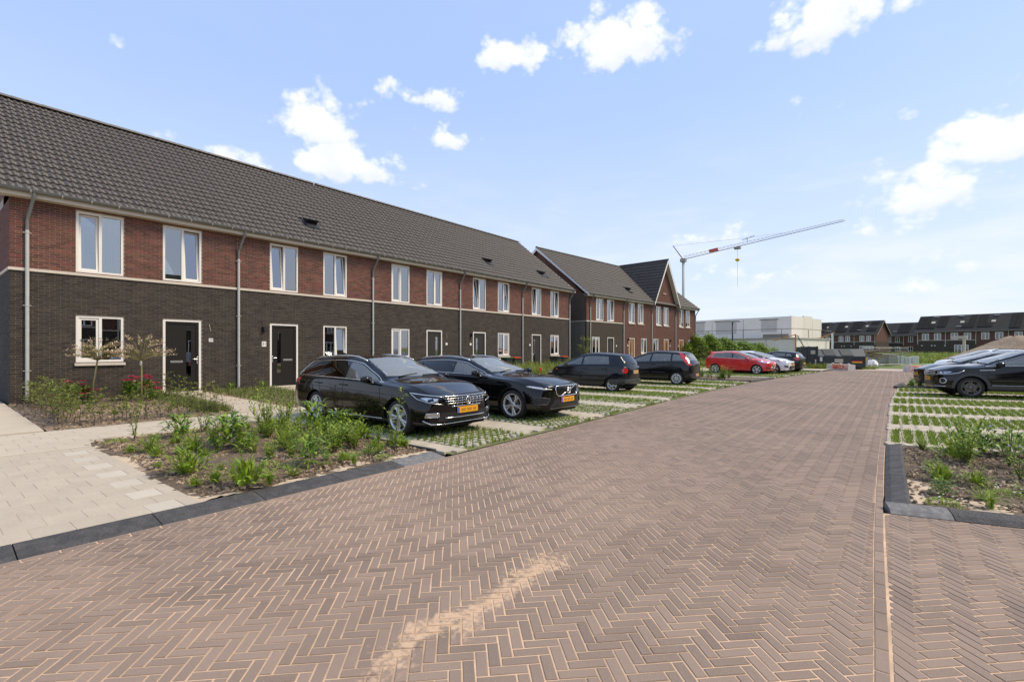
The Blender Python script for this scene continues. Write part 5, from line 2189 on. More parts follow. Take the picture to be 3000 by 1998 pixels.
        for wx in (p['wb'] / 2, -p['wb'] / 2):
            for s in (-1, 1):
                n = 18
                vs = []
                yi, yo = s * (p['W'] / 2 - .34), s * (p['W'] / 2 - .030)
                for i in range(n + 1):
                    a = -.35 + (PI + .7) * i / n
                    vs += [(wx + (ra + .004) * math.cos(a), yi, rw + (ra + .004) * math.sin(a)), (wx + (ra + .004) * math.cos(a), yo, rw + (ra + .004) * math.sin(a))]
                mb.add(vs, [(2 * i, 2 * i + 1, 2 * i + 3, 2 * i + 2) for i in range(n)])
                mb.add([(wx - ra, yi, .12), (wx + ra, yi, .12), (wx + ra, yi, rw + ra), (wx - ra, yi, rw + ra)], [(0, 1, 2, 3)])
        # floor pan under the car
        mb.box(self.xb + .12, self.xe - .1, -p['W'] / 2 + .30, p['W'] / 2 - .30, p.get('zbot', .2) - .025, p.get('zbot', .2) + .02)
        mb.build('underbody', M_well, self.root)
    def arch_trim(self, m, width=.0, r=.011):
        p = self.p
        ra, rw = p['ra'], p['rw']
        zb = p.get('zbot', .2)
        for wx in (p['wb'] / 2, -p['wb'] / 2):
            a0 = math.asin(max(min((zb + .06 - rw) / ra, 1), -1))
            angs = [a0 + (PI - 2 * a0) * i / 26 for i in range(27)]
            if width:
                out = [(wx + (ra + width) * math.cos(a), -1, rw + (ra + width) * math.sin(a)) for a in angs]
                inn = [(wx + (ra - .004) * math.cos(a), -1, rw + (ra - .004) * math.sin(a)) for a in reversed(angs)]
                d = (0, 1, 0)
                poly = self.to2(out + inn, d)
                self.panel('arch_trim', poly, d, m, .010, (), .05, mirror=True)
            P = []
            for a in angs:
                q = self.hit((wx + (ra + .012) * math.cos(a), -4, rw + (ra + .012) * math.sin(a)), (0, 1, 0), .0)
                P.append(Vector((wx + ra * math.cos(a), q.y - .002, rw + ra * math.sin(a))))
            for s in (1, -1):
                mb = MB()
                mb.tube([(q.x, q.y * s, q.z) for q in P], r, 6)
                mb.build('arch_lip', m, self.root, True)
    # ---- fittings
    def mirrors(self, x, z, m, w=.20, h=.13, out=.10):
        s_ = float(interp(self.ws, x))
        for s in (-1, 1):
            mb = MB()
            y0 = s * (s_ + out)
            n, k = 12, 6
            vs = []
            for j in range(k + 1):
                t = -1 + 2 * j / k
                sc = math.sqrt(max(0, 1 - abs(t) ** 2.6)) * (1 if t < 0 else 1)
                for i in range(n):
                    a = 2 * PI * i / n
                    cx = math.copysign(abs(math.cos(a)) ** .7, math.cos(a))
                    cz = math.copysign(abs(math.sin(a)) ** .7, math.sin(a))
                    vs.append((x + cx * .085 * sc - (.02 * t * s * s), y0 + t * w / 2, z + cz * h / 2 * sc))
            fs = []
            for j in range(k):
                for i in range(n):
                    i2 = (i + 1) % n
                    f = (j * n + i, j * n + i2, (j + 1) * n + i2, (j + 1) * n + i)
                    fs.append(f if s > 0 else f)
            mb.add(vs, fs)
            mb.tube([(x, y0 - s * .02, z - h * .35), (x + .01, s * (s_ + .01), z - h * .55), (x + .02, s * (s_ - .04), z - h * .6)], [.03, .035, .045], 8)
            mr = mb.build('door_mirror', m, self.root, True)
            mb = MB()
            mb.add([(x - .079, y0 - w * .40, z - h * .36), (x - .079, y0 + w * .40, z - h * .36), (x - .079, y0 + w * .40, z + h * .36), (x - .079, y0 - w * .40, z + h * .36)], [(0, 1, 2, 3)])
            mb.build('mirror_glass', M_lampc, mr)
    def handles(self, xs, z, m, w=.19):
        for x in xs:
            for s in (-1, 1):
                q = self.hit((x, s * 4, z), (0, -s, 0), 0)
                q2 = self.hit((x - w, s * 4, z + .005), (0, -s, 0), 0)
                mb = MB()
                o = Vector((0, s * .028, 0))
                mb.tube([q - o * .2, q + o, (q + q2) / 2 + o * 1.15, q2 + o, q2 - o * .2], [.011, .013, .014, .013, .011], 8)
                mb.build('door_handle', m, self.root, True)
    def plate(self, x, z, tilt=0., m=None, w=.52, h=.11, y=0.):
        s = 1 if x > 0 else -1
        e = empty('licence_plate', (0, 0, 0), parent=self.root)
        mb = MB()
        mb.bbox(-w / 2, w / 2, -h / 2, h / 2, 0, .012, .006)
        tr = Matrix.Translation((x, y, z)) @ Matrix.Rotation(R(90) * s + tilt * s, 4, 'Y') @ Matrix.Rotation(R(90) * s, 4, 'Z')
        mb.v = [tuple(tr @ Vector(v)) for v in mb.v]
        mb.build('plate_panel', m or M_plate, e)
        mb = MB()
        mb.box(-w / 2 + .004, -w / 2 + .045, -h / 2 + .004, h / 2 - .004, .0125, .0135)
        mb.v = [tuple(tr @ Vector(v)) for v in mb.v]
        mb.build('blue_strip', M_blue, e)
        # the characters are blurred beyond reading: soft darker blots
        mb = MB()
        for (u0, u1) in ((-.17, -.06), (-.03, .10), (.125, .21)):
            mb.box(u0 * w / .52, u1 * w / .52, -h * .24, h * .24, .0126, .0132)
        mb.v = [tuple(tr @ Vector(v)) for v in mb.v]
        mb.build('blurred_characters', M_smudge, e)
    def rails(self, x0, x1, m, lift=.035, inset=.03):
        P = []
        for i in range(15):
            x = x0 + (x1 - x0) * i / 14
            w = float(interp(self.wr, x)) - inset
            q = self.hit((x, -w, 3), (0, 0, -1), 0)
            k = min(1, min(i, 14 - i) / 2.0)
            P.append(Vector((x, q.y, q.z + lift * k + .004)))
        for s in (1, -1):
            mb = MB()
            mb.tube([(q.x, q.y * s, q.z) for q in P], .017, 8)
            mb.build('roof_rail', m, self.root, True)
    def interior(self, m=None, seats_x=(.10, -.95)):
        p = self.p
        m = m or M_seat
        W = p['W'] / 2 - .22
        zb = p.get('zbot', .2)
        bz = p['belt'][1]
        mb = MB()
        mb.bbox(p['xcowl'] - .62, p['xcowl'] - .12, -W - .06, W + .06, bz - .32, bz - .04, .05)
        mb.build('dashboard', M_trim, self.root)
        mb = MB()
        mb.box(p['xtb'] + .25, p['xcowl'] - .3, -W - .05, W + .05, zb + .1, zb + .14)
        mb.build('cabin_floor', M_trim, self.root)
        e = p['xcowl'] - .72
        mb = MB()
        ring = [(e + .03 * math.sin(a), .36 + .18 * math.cos(a), bz - .05 + .17 * math.sin(a)) for a in [2 * PI * i / 20 for i in range(20)]]
        mb.tube(ring, .016, 6, True)
        mb.build('steering_wheel', M_trim, self.root, True)
        zs = zb + .30
        top = min(p['zroof'] - .24, zs + .72)
        def seat(x, y, w):
            mb = MB()
            mb.bbox(x - .05, x + .48, y - w / 2, y + w / 2, zs - .12, zs + .06, .05)
            pr = [(x - .04, zs), (x + .10, zs + .02), (x - .06, top - .16), (x - .18, top - .16)]
            mb.prism(pr, y - w / 2, y + w / 2, 'xz')
            mb.bbox(x - .21, x - .10, y - w * .28, y + w * .28, top - .14, top + .04, .03)
            mb.build('seat', m, self.root)
        seat(seats_x[0], .36, .48)
        seat(seats_x[0], -.36, .48)
        mb = MB()
        x = seats_x[1]
        mb.bbox(x - .05, x + .45, -W, W, zs - .1, zs + .08, .05)
        mb.prism([(x - .04, zs), (x + .10, zs + .02), (x - .10, top - .18), (x - .22, top - .18)], -W, W, 'xz')
        for y in (-.4, .4):
            mb.bbox(x - .24, x - .13, y - .13, y + .13, top - .16, top, .03)
        mb.build('rear_seat', m, self.root)
# ------------------------------------------------------------------ individual cars
def estate_params():
    return dict(xf=2.265, xr=-2.50, W=1.832, wb=2.79, rw=.333, rr=.245, ra=.378, xcowl=.93, zcowl=1.03, xroof=-.02, zroof=1.475, xrm=-.75, xtt=-2.18, ztt=1.385, xtb=-2.42, ztb=1.03,
                zhf=.775, belt=(.975, .925), roofw=.60, sweepf=.24, hk=.30)
def vw(label, loc, rz, pm, rail_m, front=True, plate_m=None, group='parked cars'):
    c = Car(label, loc, rz, pm, group, **estate_params())
    c.glazing(-2.24, .90, [(-.34, -.40, .04), (-1.30, -1.42, .028)], [G_side, G_priv, G_priv], True, rear_slant=.24)
    c.windscreen()
    c.rear_window(G_priv)
    c.wheels(('spokes', 5, .021, .026, 0, .20), M_alloy)
    c.arch_trim(pm, 0, .008)
    c.mirrors(.62, 1.005, pm, .22, .14, .12)
    c.handles((-.22, -1.18), .86, pm)
    c.rails(-1.95, .05, rail_m)
    c.interior(M_seat, (.06, -.95))
    d = (0, 1, 0)
    # panel gaps
    c.seam([(.86, -1, .92), (.90, -1, .70), (.86, -1, .45), (.80, -1, .30)], d)
    c.seam([(-.34, -1, .96), (-.35, -1, .6), (-.30, -1, .30)], d)
    c.seam([(-1.30, -1, .97), (-1.22, -1, .75), (-1.02, -1, .55), (-.98, -1, .32)], d)
    c.seam([(.80, -1, .30), (-.98, -1, .30)], d)
    c.line('body_crease', [(-2.1, -1, .80), (-1, -1, .785), (0, -1, .765), (1.3, -1, .745)], d, pm, .007, -.001)
    c.line('sill_trim', [(.95, -1, .285), (-.95, -1, .27)], d, M_chrome, .009, .004)
    c.seam([(.98, -.76, 0), (1.5, -.745, 0), (2.02, -.66, 0)], (0, 0, -1))
    # front
    f = (-1, 0, 0)
    s = (-math.cos(R(35)), math.sin(R(35)), 0)
    c.decal('grille', [(0, -.50, .735), (0, .50, .735), (0, .52, .60), (0, .36, .555), (0, -.36, .555), (0, -.52, .60)], f, M_gloss, .003, False)
    for z, w in ((.742, .54), (.702, .51), (.660, .49), (.618, .46), (.560, .37)):
        c.line('grille_bar', [(0, -w, z), (0, w, z)], f, M_chrome, .010 if z in (.742, .560) else .006, .006, False)
    for y in (.14, .24, .34, .44):
        c.line('grille_post', [(0, y, .72), (0, y, .575)], f, M_chrome, .004, .006, True)
    # roundel with the two letters drawn as strokes
    q = c.hit((5, 0, .655), (-1, 0, 0), .012)
    mb = MB()
    ring = [(q.x + .006, .066 * math.cos(a), .655 + .066 * math.sin(a)) for a in [2 * PI * i / 24 for i in range(24)]]
    mb.tube(ring, .008, 6, True)
    for st in ([(-.030, .052), (0, .012), (.030, .052)], [(-.053, .034), (-.024, -.048), (0, .0), (.024, -.048), (.053, .034)]):
        mb.tube([(q.x + .006, a, .655 + b) for a, b in st], .006, 5)
    em = mb.build('emblem', M_chrome, c.root, True)
    mb = MB()
    mb.cyl((q.x - .008, 0, .655), .064, .008, 20, 'x')
    mb.build('emblem_disc', M_gloss, em)
    # headlights: wrap round the corner
    hl = [(2.2, -.54, .735), (2.02, -.80, .765), (1.80, -.93, .80), (1.92, -.88, .70), (2.06, -.76, .645), (2.2, -.54, .60)]
    c.decal('headlight', hl, s, M_gloss, .003)
    c.line('headlight_trim', hl[:3], s, M_lampc, .013, .006)
    c.line('headlight_trim', [hl[2], hl[3], hl[4], hl[5]], s, M_lampc, .008, .006)
    c.decal('headlight_lens', [(2.16, -.62, .71), (2.04, -.78, .725), (1.95, -.84, .715), (2.04, -.76, .665), (2.16, -.62, .635)], s, M_lampc, .006)
    # lower bumper
    c.decal('lower_grille', [(0, -.56, .46), (0, .56, .46), (0, .64, .30), (0, -.64, .30)], f, M_trim, .004, False)
    c.line('bumper_trim', [(0, -.50, .365), (0, .50, .365)], f, M_chrome, .009, .008, False)
    c.line('bumper_trim', [(2.02, -.84, .325), (2.12, -.74, .262), (2.2, -.5, .258)], s, M_chrome, .010, .008)
    c.line('bumper_trim', [(0, -.52, .258), (0, .52, .258)], f, M_chrome, .010, .008, False)
    fg = [(2.16, -.60, .455), (2.05, -.79, .455), (2.02, -.80, .385), (2.16, -.60, .385)]
    c.decal('fog_light', fg, s, M_lampc, .005)
    c.line('fog_light_trim', fg, s, M_chrome, .007, .006, True, True)
    q = c.hit((5, 0, .50), (-1, 0, 0), 0)
    c.plate(q.x + .012, .485, 0, plate_m)
    # rear
    r_ = (math.cos(R(45)), math.sin(R(45)), 0)
    c.decal('tail_light', [(-2.4, -.55, .93), (-2.3, -.84, .97), (-2.1, -.93, .94), (-2.2, -.9, .82), (-2.4, -.55, .80)], r_, M_red_l, .005)
    c.plate(-2.515, .80)
    mb = MB()
    mb.add([(-1.55, -.012, 1.455), (-1.80, -.016, 1.44), (-1.80, .016, 1.44), (-1.55, .012, 1.455), (-1.77, 0, 1.515)], [(0, 1, 4), (1, 2, 4), (2, 3, 4), (3, 0, 4)])
    mb.build('antenna_fin', pm, c.root)
    c.finish()
    return c
vw('black estate car nearest the planted bed, with chrome grille bars and silver wheels', (-8.45, 6.47, .035), R(-1.2), P_black, M_alloy)
# second estate
c = Car('black estate car parked second, its grille crossed by a diagonal chrome bar', (-8.15, 9.33, .035), R(-.5), P_black, **dict(
    xf=2.31, xr=-2.47, W=1.85, wb=2.872, rw=.338, rr=.250, ra=.382, xcowl=.80, zcowl=1.02, xroof=-.16, zroof=1.43, xrm=-.85, xtt=-2.12, ztt=1.345, xtb=-2.40, ztb=1.02,
    zhf=.80, belt=(.985, .93), roofw=.60, sweepf=.22, hk=.26, nose=.08))
c.glazing(-2.20, .78, [(-.42, -.48, .04), (-1.36, -1.52, .026), (-1.62, -1.72, .012)], [G_side, G_priv, G_priv, G_priv], True, rear_slant=.22)
c.windscreen()
c.rear_window(G_priv)
c.wheels(('spokes', 5, .016, .022, .22, .17), M_alloy)
c.arch_trim(P_black, 0, .008)
c.mirrors(.50, 1.02, P_black, .22, .15, .13)
c.handles((-.30, -1.24), .87, P_black)
c.rails(-1.95, -.10, M_alloy)
c.interior(M_seat, (-.05, -1.0))
d = (0, 1, 0)
c.seam([(.78, -1, .92), (.84, -1, .70), (.80, -1, .30)], d)
c.seam([(-.42, -1, .96), (-.43, -1, .6), (-.38, -1, .30)], d)
c.seam([(-1.38, -1, .97), (-1.28, -1, .75), (-1.08, -1, .55), (-1.04, -1, .32)], d)
c.seam([(.80, -1, .30), (-1.04, -1, .30)], d)
c.line('body_crease', [(-2.1, -1, .84), (-1, -1, .83), (0, -1, .80), (1.2, -1, .78)], d, P_black, .008, -.001)
c.seam([(.9, -.75, 0), (1.5, -.74, 0), (2.05, -.62, 0)], (0, 0, -1))
f = (-1, 0, 0)
s = (-math.cos(R(35)), math.sin(R(35)), 0)
GP = [(0, -.40, .765), (0, .40, .765), (0, .44, .72), (0, .42, .60), (0, .36, .545), (0, -.36, .545), (0, -.42, .60), (0, -.44, .72)]
c.decal('grille', GP, f, M_gloss, .004, False)
c.line('grille_trim', GP, f, M_chrome, .013, .010, False, True)
c.line('grille_bar', [(0, .30, .755), (0, -.26, .552)], f, M_chrome, .009, .010, False)
for k in range(-9, 10):
    c.line('grille_post', [(0, k * .04, .75), (0, k * .04, .56)], f, M_trim, .005, .006, False)
q = c.hit((5, 0, .655), (-1, 0, 0), .015)
mb = MB()
mb.tube([(q.x + .006, .062 * math.cos(a), .655 + .062 * math.sin(a)) for a in [2 * PI * i / 24 for i in range(24)]], .013, 6, True)
mb.tube([(q.x + .006, .044, .70), (q.x + .006, .078, .735)], .008, 5)
mb.box(q.x, q.x + .010, -.055, .055, .640, .670)
em = mb.build('emblem', M_chrome, c.root, True)
hl = [(2.22, -.50, .745), (2.02, -.78, .775), (1.82, -.92, .80), (1.86, -.90, .745), (2.04, -.76, .675), (2.22, -.50, .655)]
c.decal('headlight', hl, s, M_gloss, .003)
c.decal('headlight_lens', [(2.14, -.60, .725), (1.98, -.80, .762), (1.87, -.88, .775), (1.95, -.82, .72), (2.14, -.62, .685)], s, M_lampc, .006)
c.line('headlight_trim', [(2.2, -.52, .70), (2.02, -.78, .722), (1.86, -.9, .76)], s, M_white, .010, .010)
c.decal('lower_grille', [(0, -.46, .47), (0, .46, .47), (0, .60, .30), (0, -.60, .30)], f, M_trim, .004, False)
c.decal('bumper_intake', [(2.18, -.56, .50), (2.02, -.80, .53), (1.96, -.86, .45), (2.0, -.82, .38), (2.14, -.62, .37)], s, M_trim, .004)
c.line('bumper_intake_trim', [(2.18, -.56, .50), (2.02, -.80, .53), (1.96, -.86, .45), (2.0, -.82, .38), (2.14, -.62, .37)], s, M_trimg, .010, .006, True, True)
c.line('bumper_trim', [(0, -.60, .275), (0, .60, .275)], f, M_trimg, .012, .006, False)
q = c.hit((5, 0, .44), (-1, 0, 0), 0)
c.plate(q.x + .014, .455)
c.decal('tail_light', [(-2.4, -.55, .95), (-2.3, -.84, 1.0), (-2.15, -.92, 1.05), (-2.2, -.9, .82), (-2.4, -.55, .80)], (math.cos(R(45)), math.sin(R(45)), 0), M_red_l, .005)
c.plate(-2.485, .80)
c.finish()
def hatch(label, loc, rz, pm, base, dlo, pillars, glass, style, rim_m, handles_x, hz, trim=None, chrome=False, arch=None, archw=0., seat_m=None, rear_slant=.15, group='parked cars'):
    c = Car(label, loc, rz, pm, group, **base)
    c.glazing(dlo[0], dlo[1], pillars, glass, chrome, frit=trim, rear_slant=rear_slant)
    c.windscreen()
    c.rear_window(glass[-1])
    c.wheels(style, rim_m)
    c.arch_trim(arch or pm, archw, .010)
    c.interior(seat_m, (base['xcowl'] - .90, base['xcowl'] - 1.75))
    if handles_x:
        c.handles(handles_x, hz, pm)
    return c
f = (-1, 0, 0)
s40 = (-math.cos(R(40)), math.sin(R(40)), 0)
r45 = (math.cos(R(45)), math.sin(R(45)), 0)
bk = (1, 0, 0)
d = (0, 1, 0)
# small navy hatchback, tail to the road
c = hatch('small navy-black hatchback with round red tail lights, its tail to the road', (-9.25, 16.7, .035), PI + R(0), P_navy, dict(
    xf=1.76, xr=-1.74, W=1.52, wb=2.34, rw=.275, rr=.178, ra=.312, xcowl=.98, zcowl=1.02, xroof=.12, zroof=1.475, xrm=-.35, xtt=-1.36, ztt=1.40, xtb=-1.66, ztb=1.00,
    zhf=.74, belt=(.985, .93), roofw=.545, zbot=.20, sweepf=.22, tw=.165, tdrop=.10, hk=.42, tailb=.07, sweepr=.14), (-1.26, .96), [(.05, .0, .035), (-1.1, -.98, .03)],
    [G_side, G_side, G_priv], ('cap', 6, .038, .115), M_hub, (-.02, -.78), .86, trim=P_navy, seat_m=M_seatl, rear_slant=.12)
c.mirrors(.62, .98, M_trim, .17, .12, .09)
c.seam([(.92, -1, .90), (.96, -1, .6), (.86, -1, .28)], d)
c.seam([(.05, -1, .96), (.04, -1, .3)], d)
c.seam([(-1.02, -1, .97), (-.95, -1, .7), (-.72, -1, .5), (-.68, -1, .3)], d)
c.line('door_strip', [(.84, -1, .545), (.10, -1, .545)], d, M_trimg, .020, .004)
c.line('door_strip', [(-.0, -1, .545), (-.62, -1, .545)], d, M_trimg, .020, .004)
c.line('waist_line', [(.95, -1, .80), (-1.3, -1, .80)], d, M_gloss, .006, .001)
c.decal('sill_panel', [(.80, -1, .30), (-.78, -1, .30), (-.78, -1, .205), (.80, -1, .205)], d, M_trimg, .004)
c.decal('indicator', [(1.16, -1, .79), (1.09, -1, .79), (1.09, -1, .83), (1.16, -1, .83)], d, M_amber, .006)
tl = [(math.sin(a) * .115, math.cos(a) * .10) for a in [2 * PI * i / 14 for i in range(14)]]
_, a_, b_ = c.basis(r45)
cen = Vector((-1.6, -.60, .80))
c.decal('tail_light', [cen + a_ * u + b_ * v for u, v in tl], r45, M_red_l, .010)
c.decal('bumper', [(0, -.72, .50), (0, .72, .50), (0, .72, .26), (0, -.72, .26)], bk, M_trimg, .012, False)
c.decal('bumper', [(-1.02, -1, .48), (-1.5, -1, .50), (-1.5, -1, .25), (-1.14, -1, .25)], d, M_trimg, .010)
c.line('bumper_line', [(0, -.70, .37), (0, .70, .37)], bk, M_trim, .012, .012, False)
q = c.hit((-5, 0, .76), (1, 0, 0), 0)
c.plate(q.x - .012, .745, 0, M_platew, .42, .12)
c.line('wiper', [(0, .05, 1.04), (0, -.25, 1.10)], bk, M_trim, .009, .014, False)
c.decal('headlight', [(1.6, -.42, .74), (1.42, -.66, .80), (1.36, -.68, .66), (1.6, -.42, .60)], s40, M_lampc, .006)
c.finish()
# taller one-box hatchback, tail to the road
c = hatch('black one-box hatchback with tall slanted red tail lights, its tail to the road', (-8.76, 21.7, .035), PI + R(1), P_black2, dict(
    xf=1.98, xr=-1.88, W=1.695, wb=2.50, rw=.300, rr=.205, ra=.338, xcowl=1.22, zcowl=1.02, xroof=.05, zroof=1.535, xrm=-.35, xtt=-1.52, ztt=1.43, xtb=-1.80, ztb=1.02,
    zhf=.76, belt=(1.02, .93), roofw=.57, zbot=.20, sweepf=.24, tw=.185, hk=.4, tailb=.06, sweepr=.12), (-1.62, 1.20), [(.75, .52, .022), (-.10, -.15, .035), (-1.02, -1.0, .035)],
    [G_side, G_side, G_side, G_side], ('cap', 7, .034, .125), M_hub, (-.16, -.92), .90, trim=P_black2, seat_m=M_seatl, rear_slant=.10)
c.mirrors(.78, 1.0, P_black2, .19, .14, .10)
c.seam([(.95, -1, .90), (1.0, -1, .6), (.90, -1, .28)], d)
c.seam([(-.10, -1, .97), (-.12, -1, .3)], d)
c.seam([(-1.06, -1, 1.0), (-1.02, -1, .75), (-.84, -1, .5), (-.80, -1, .3)], d)
c.line('door_strip', [(.88, -1, .575), (-.06, -1, .565)], d, M_trimg, .013, .004)
c.line('door_strip', [(-.16, -1, .565), (-.78, -1, .555)], d, M_trimg, .013, .004)
c.decal('tail_light', [(-1.40, -.62, 1.46), (-1.52, -.66, 1.44), (-1.72, -.66, 1.15), (-1.80, -.60, .88), (-1.72, -.76, .86), (-1.60, -.78, 1.02), (-1.48, -.74, 1.25)], r45, M_red_l, .008)
c.decal('reversing_light', [(-1.66, -.70, 1.20), (-1.72, -.66, 1.20), (-1.77, -.66, 1.08), (-1.72, -.72, 1.06)], r45, M_lampc, .011)
c.decal('bumper', [(0, -.78, .52), (0, .78, .52), (0, .78, .28), (0, -.78, .28)], bk, M_trim, .010, False)
q = c.hit((-5, 0, .44), (1, 0, 0), 0)
c.plate(q.x - .012, .44, 0, M_platew, .42, .11, .0)
c.decal('reflector', [(0, -.48, .48), (0, -.66, .48), (0, -.66, .43), (0, -.48, .43)], bk, M_amber, .014, False)
c.decal('headlight', [(1.7, -.5, .76), (1.5, -.76, .86), (1.42, -.78, .74), (1.7, -.5, .64)], s40, M_lampc, .006)
c.finish()
RZF = R(-7)
# red hatchback
c = hatch('red hatchback with silver five-spoke wheels and a small roof spoiler', (-7.92, 33.9, .035), RZF, P_red, dict(
    xf=2.0, xr=-1.97, W=1.72, wb=2.49, rw=.308, rr=.222, ra=.345, xcowl=1.10, zcowl=1.02, xroof=.02, zroof=1.475, xrm=-.40, xtt=-1.62, ztt=1.38, xtb=-1.88, ztb=1.05,
    zhf=.78, belt=(1.03, .90), roofw=.56, zbot=.19, sweepf=.30, hk=.36, tailb=.07), (-1.50, 1.08), [(-.18, -.22, .04)],
    [G_side, G_side, G_side], ('spokes', 5, .022, .024, 0, .16), M_alloy, (-.05, -1.0), .86, chrome=M_white, rear_slant=.16)
c.mirrors(.72, .98, P_red, .19, .14, .10)
c.seam([(.98, -1, .90), (1.02, -1, .6), (.92, -1, .28)], d)
c.seam([(-.18, -1, .97), (-.20, -1, .3)], d)
c.seam([(-1.02, -1, .97), (-.90, -1, .7), (-.80, -1, .45), (-.76, -1, .3)], d)
c.line('body_crease', [(-1.7, -1, .90), (0, -1, .80), (1.2, -1, .74)], d, P_red, .010, -.001)
c.decal('sill_panel', [(.86, -1, .235), (-.82, -1, .235), (-.82, -1, .185), (.86, -1, .185)], d, M_trim, .003)
c.decal('headlight', [(1.88, -.52, .76), (1.55, -.78, .84), (1.30, -.86, .88), (1.5, -.82, .76), (1.88, -.52, .69)], s40, M_lampc, .006)
c.decal('grille', [(0, -.46, .58), (0, .46, .58), (0, .36, .34), (0, -.36, .34)], f, M_gloss, .006, False)
for z in (.53, .48, .43, .38):
    c.line('grille_bar', [(0, -.42, z), (0, .42, z)], f, M_chrome, .007, .009, False)
c.decal('fog_light', [(1.92, -.52, .44), (1.76, -.72, .45), (1.74, -.72, .36), (1.92, -.52, .34)], s40, M_trim, .006)
c.line('lower_lip', [(1.92, -.5, .24), (1.72, -.74, .25)], s40, M_trim, .014, .004)
c.decal('tail_light', [(-1.80, -.62, 1.0), (-1.62, -.82, 1.06), (-1.5, -.84, .98), (-1.65, -.8, .86), (-1.80, -.62, .84)], r45, M_red_l, .008)
mb = MB()
mb.prism([(-1.62, 1.42), (-1.84, 1.395), (-1.86, 1.375), (-1.62, 1.37)], -.50, .50, 'xz')
mb.build('spoiler', P_red, c.root)
q = c.hit((5, 0, .48), (-1, 0, 0), 0)
c.plate(q.x + .012, .60, 0, None)
c.finish()
def focus(label, loc, rz, pm):
    c = hatch(label, loc, rz, pm, dict(
        xf=2.17, xr=-2.17, W=1.84, wb=2.64, rw=.318, rr=.228, ra=.355, xcowl=1.12, zcowl=1.05, xroof=.0, zroof=1.48, xrm=-.50, xtt=-1.80, ztt=1.37, xtb=-2.08, ztb=1.07,
        zhf=.80, belt=(1.03, .93), roofw=.59, zbot=.19, sweepf=.30, hk=.34, tailb=.07), (-1.74, 1.10), [(-.22, -.26, .04), (-1.22, -1.30, .03)],
        [G_side, G_side, G_side], ('spokes', 5, .020, .022, 0, .17), M_alloy, (-.08, -1.05), .88, chrome=M_trim, rear_slant=.18)
    c.mirrors(.74, 1.0, pm, .20, .14, .11)
    c.seam([(1.0, -1, .90), (1.04, -1, .6), (.94, -1, .28)], d)
    c.seam([(-.22, -1, .97), (-.24, -1, .3)], d)
    c.decal('headlight', [(2.02, -.58, .79), (1.70, -.84, .87), (1.44, -.91, .90), (1.6, -.88, .79), (2.02, -.58, .70)], s40, M_gloss, .004)
    c.decal('headlight_lens', [(1.98, -.60, .775), (1.72, -.82, .84), (1.54, -.88, .87), (1.66, -.85, .79), (1.98, -.60, .72)], s40, M_lampc, .007)
    c.decal('grille', [(0, -.40, .70), (0, .40, .70), (0, .36, .64), (0, -.36, .64)], f, M_gloss, .006, False)
    c.decal('lower_grille', [(0, -.48, .50), (0, .48, .50), (0, .60, .30), (0, -.60, .30)], f, M_gloss, .006, False)
    c.decal('fog_light', [(2.08, -.62, .52), (1.86, -.84, .54), (1.88, -.82, .42), (2.08, -.62, .38)], s40, M_trim, .006)
    c.line('lower_lip', [(0, -.6, .23), (0, .6, .23)], f, M_trim, .015, .004, False)
    q = c.hit((5, 0, .56), (-1, 0, 0), 0)
    c.plate(q.x + .012, .57)
    c.decal('tail_light', [(-2.0, -.66, 1.02), (-1.80, -.88, 1.10), (-1.66, -.90, 1.0), (-1.8, -.88, .86), (-2.0, -.66, .86)], r45, M_red_l, .008)
    c.finish()
    return c
focus('white hatchback parked between the red hatchback and a dark car', (-7.36, 35.95, .035), RZF, P_white)
# dark hatchback, tail to the road
c = hatch('dark grey hatchback beyond the white one, red tail light toward the road', (-6.77, 38.5, .035), PI + RZF, P_black2, dict(
    xf=1.86, xr=-1.86, W=1.66, wb=2.40, rw=.295, rr=.20, ra=.335, xcowl=1.02, zcowl=1.0, xroof=.05, zroof=1.47, xrm=-.35, xtt=-1.50, ztt=1.36, xtb=-1.76, ztb=1.02,
    zhf=.76, belt=(1.05, .92), roofw=.55, zbot=.20, sweepf=.24, hk=.4, tailb=.06, sweepr=.12), (-1.36, 1.0), [(.0, -.05, .04), (-.9, -.95, .03)],
    [G_side, G_side, G_side], ('cap', 6, .036, .12), M_hub, (-.10,), .88, trim=P_black2, rear_slant=.16)
c.mirrors(.68, .98, P_black2, .18, .13, .10)
c.seam([(.0, -1, .97), (-.02, -1, .3)], d)
c.decal('tail_light', [(-1.70, -.62, 1.0), (-1.52, -.78, 1.04), (-1.42, -.80, .96), (-1.56, -.76, .84), (-1.70, -.62, .82)], r45, M_red_l, .008)
q = c.hit((-5, 0, .5), (1, 0, 0), 0)
c.plate(q.x - .012, .60, 0, None, .45, .11)
mb = MB()
mb.tube([(-1.30, 0, 1.42), (-1.62, 0, 1.78)], .006, 5)
mb.build('antenna', M_trim, c.root)
c.finish()
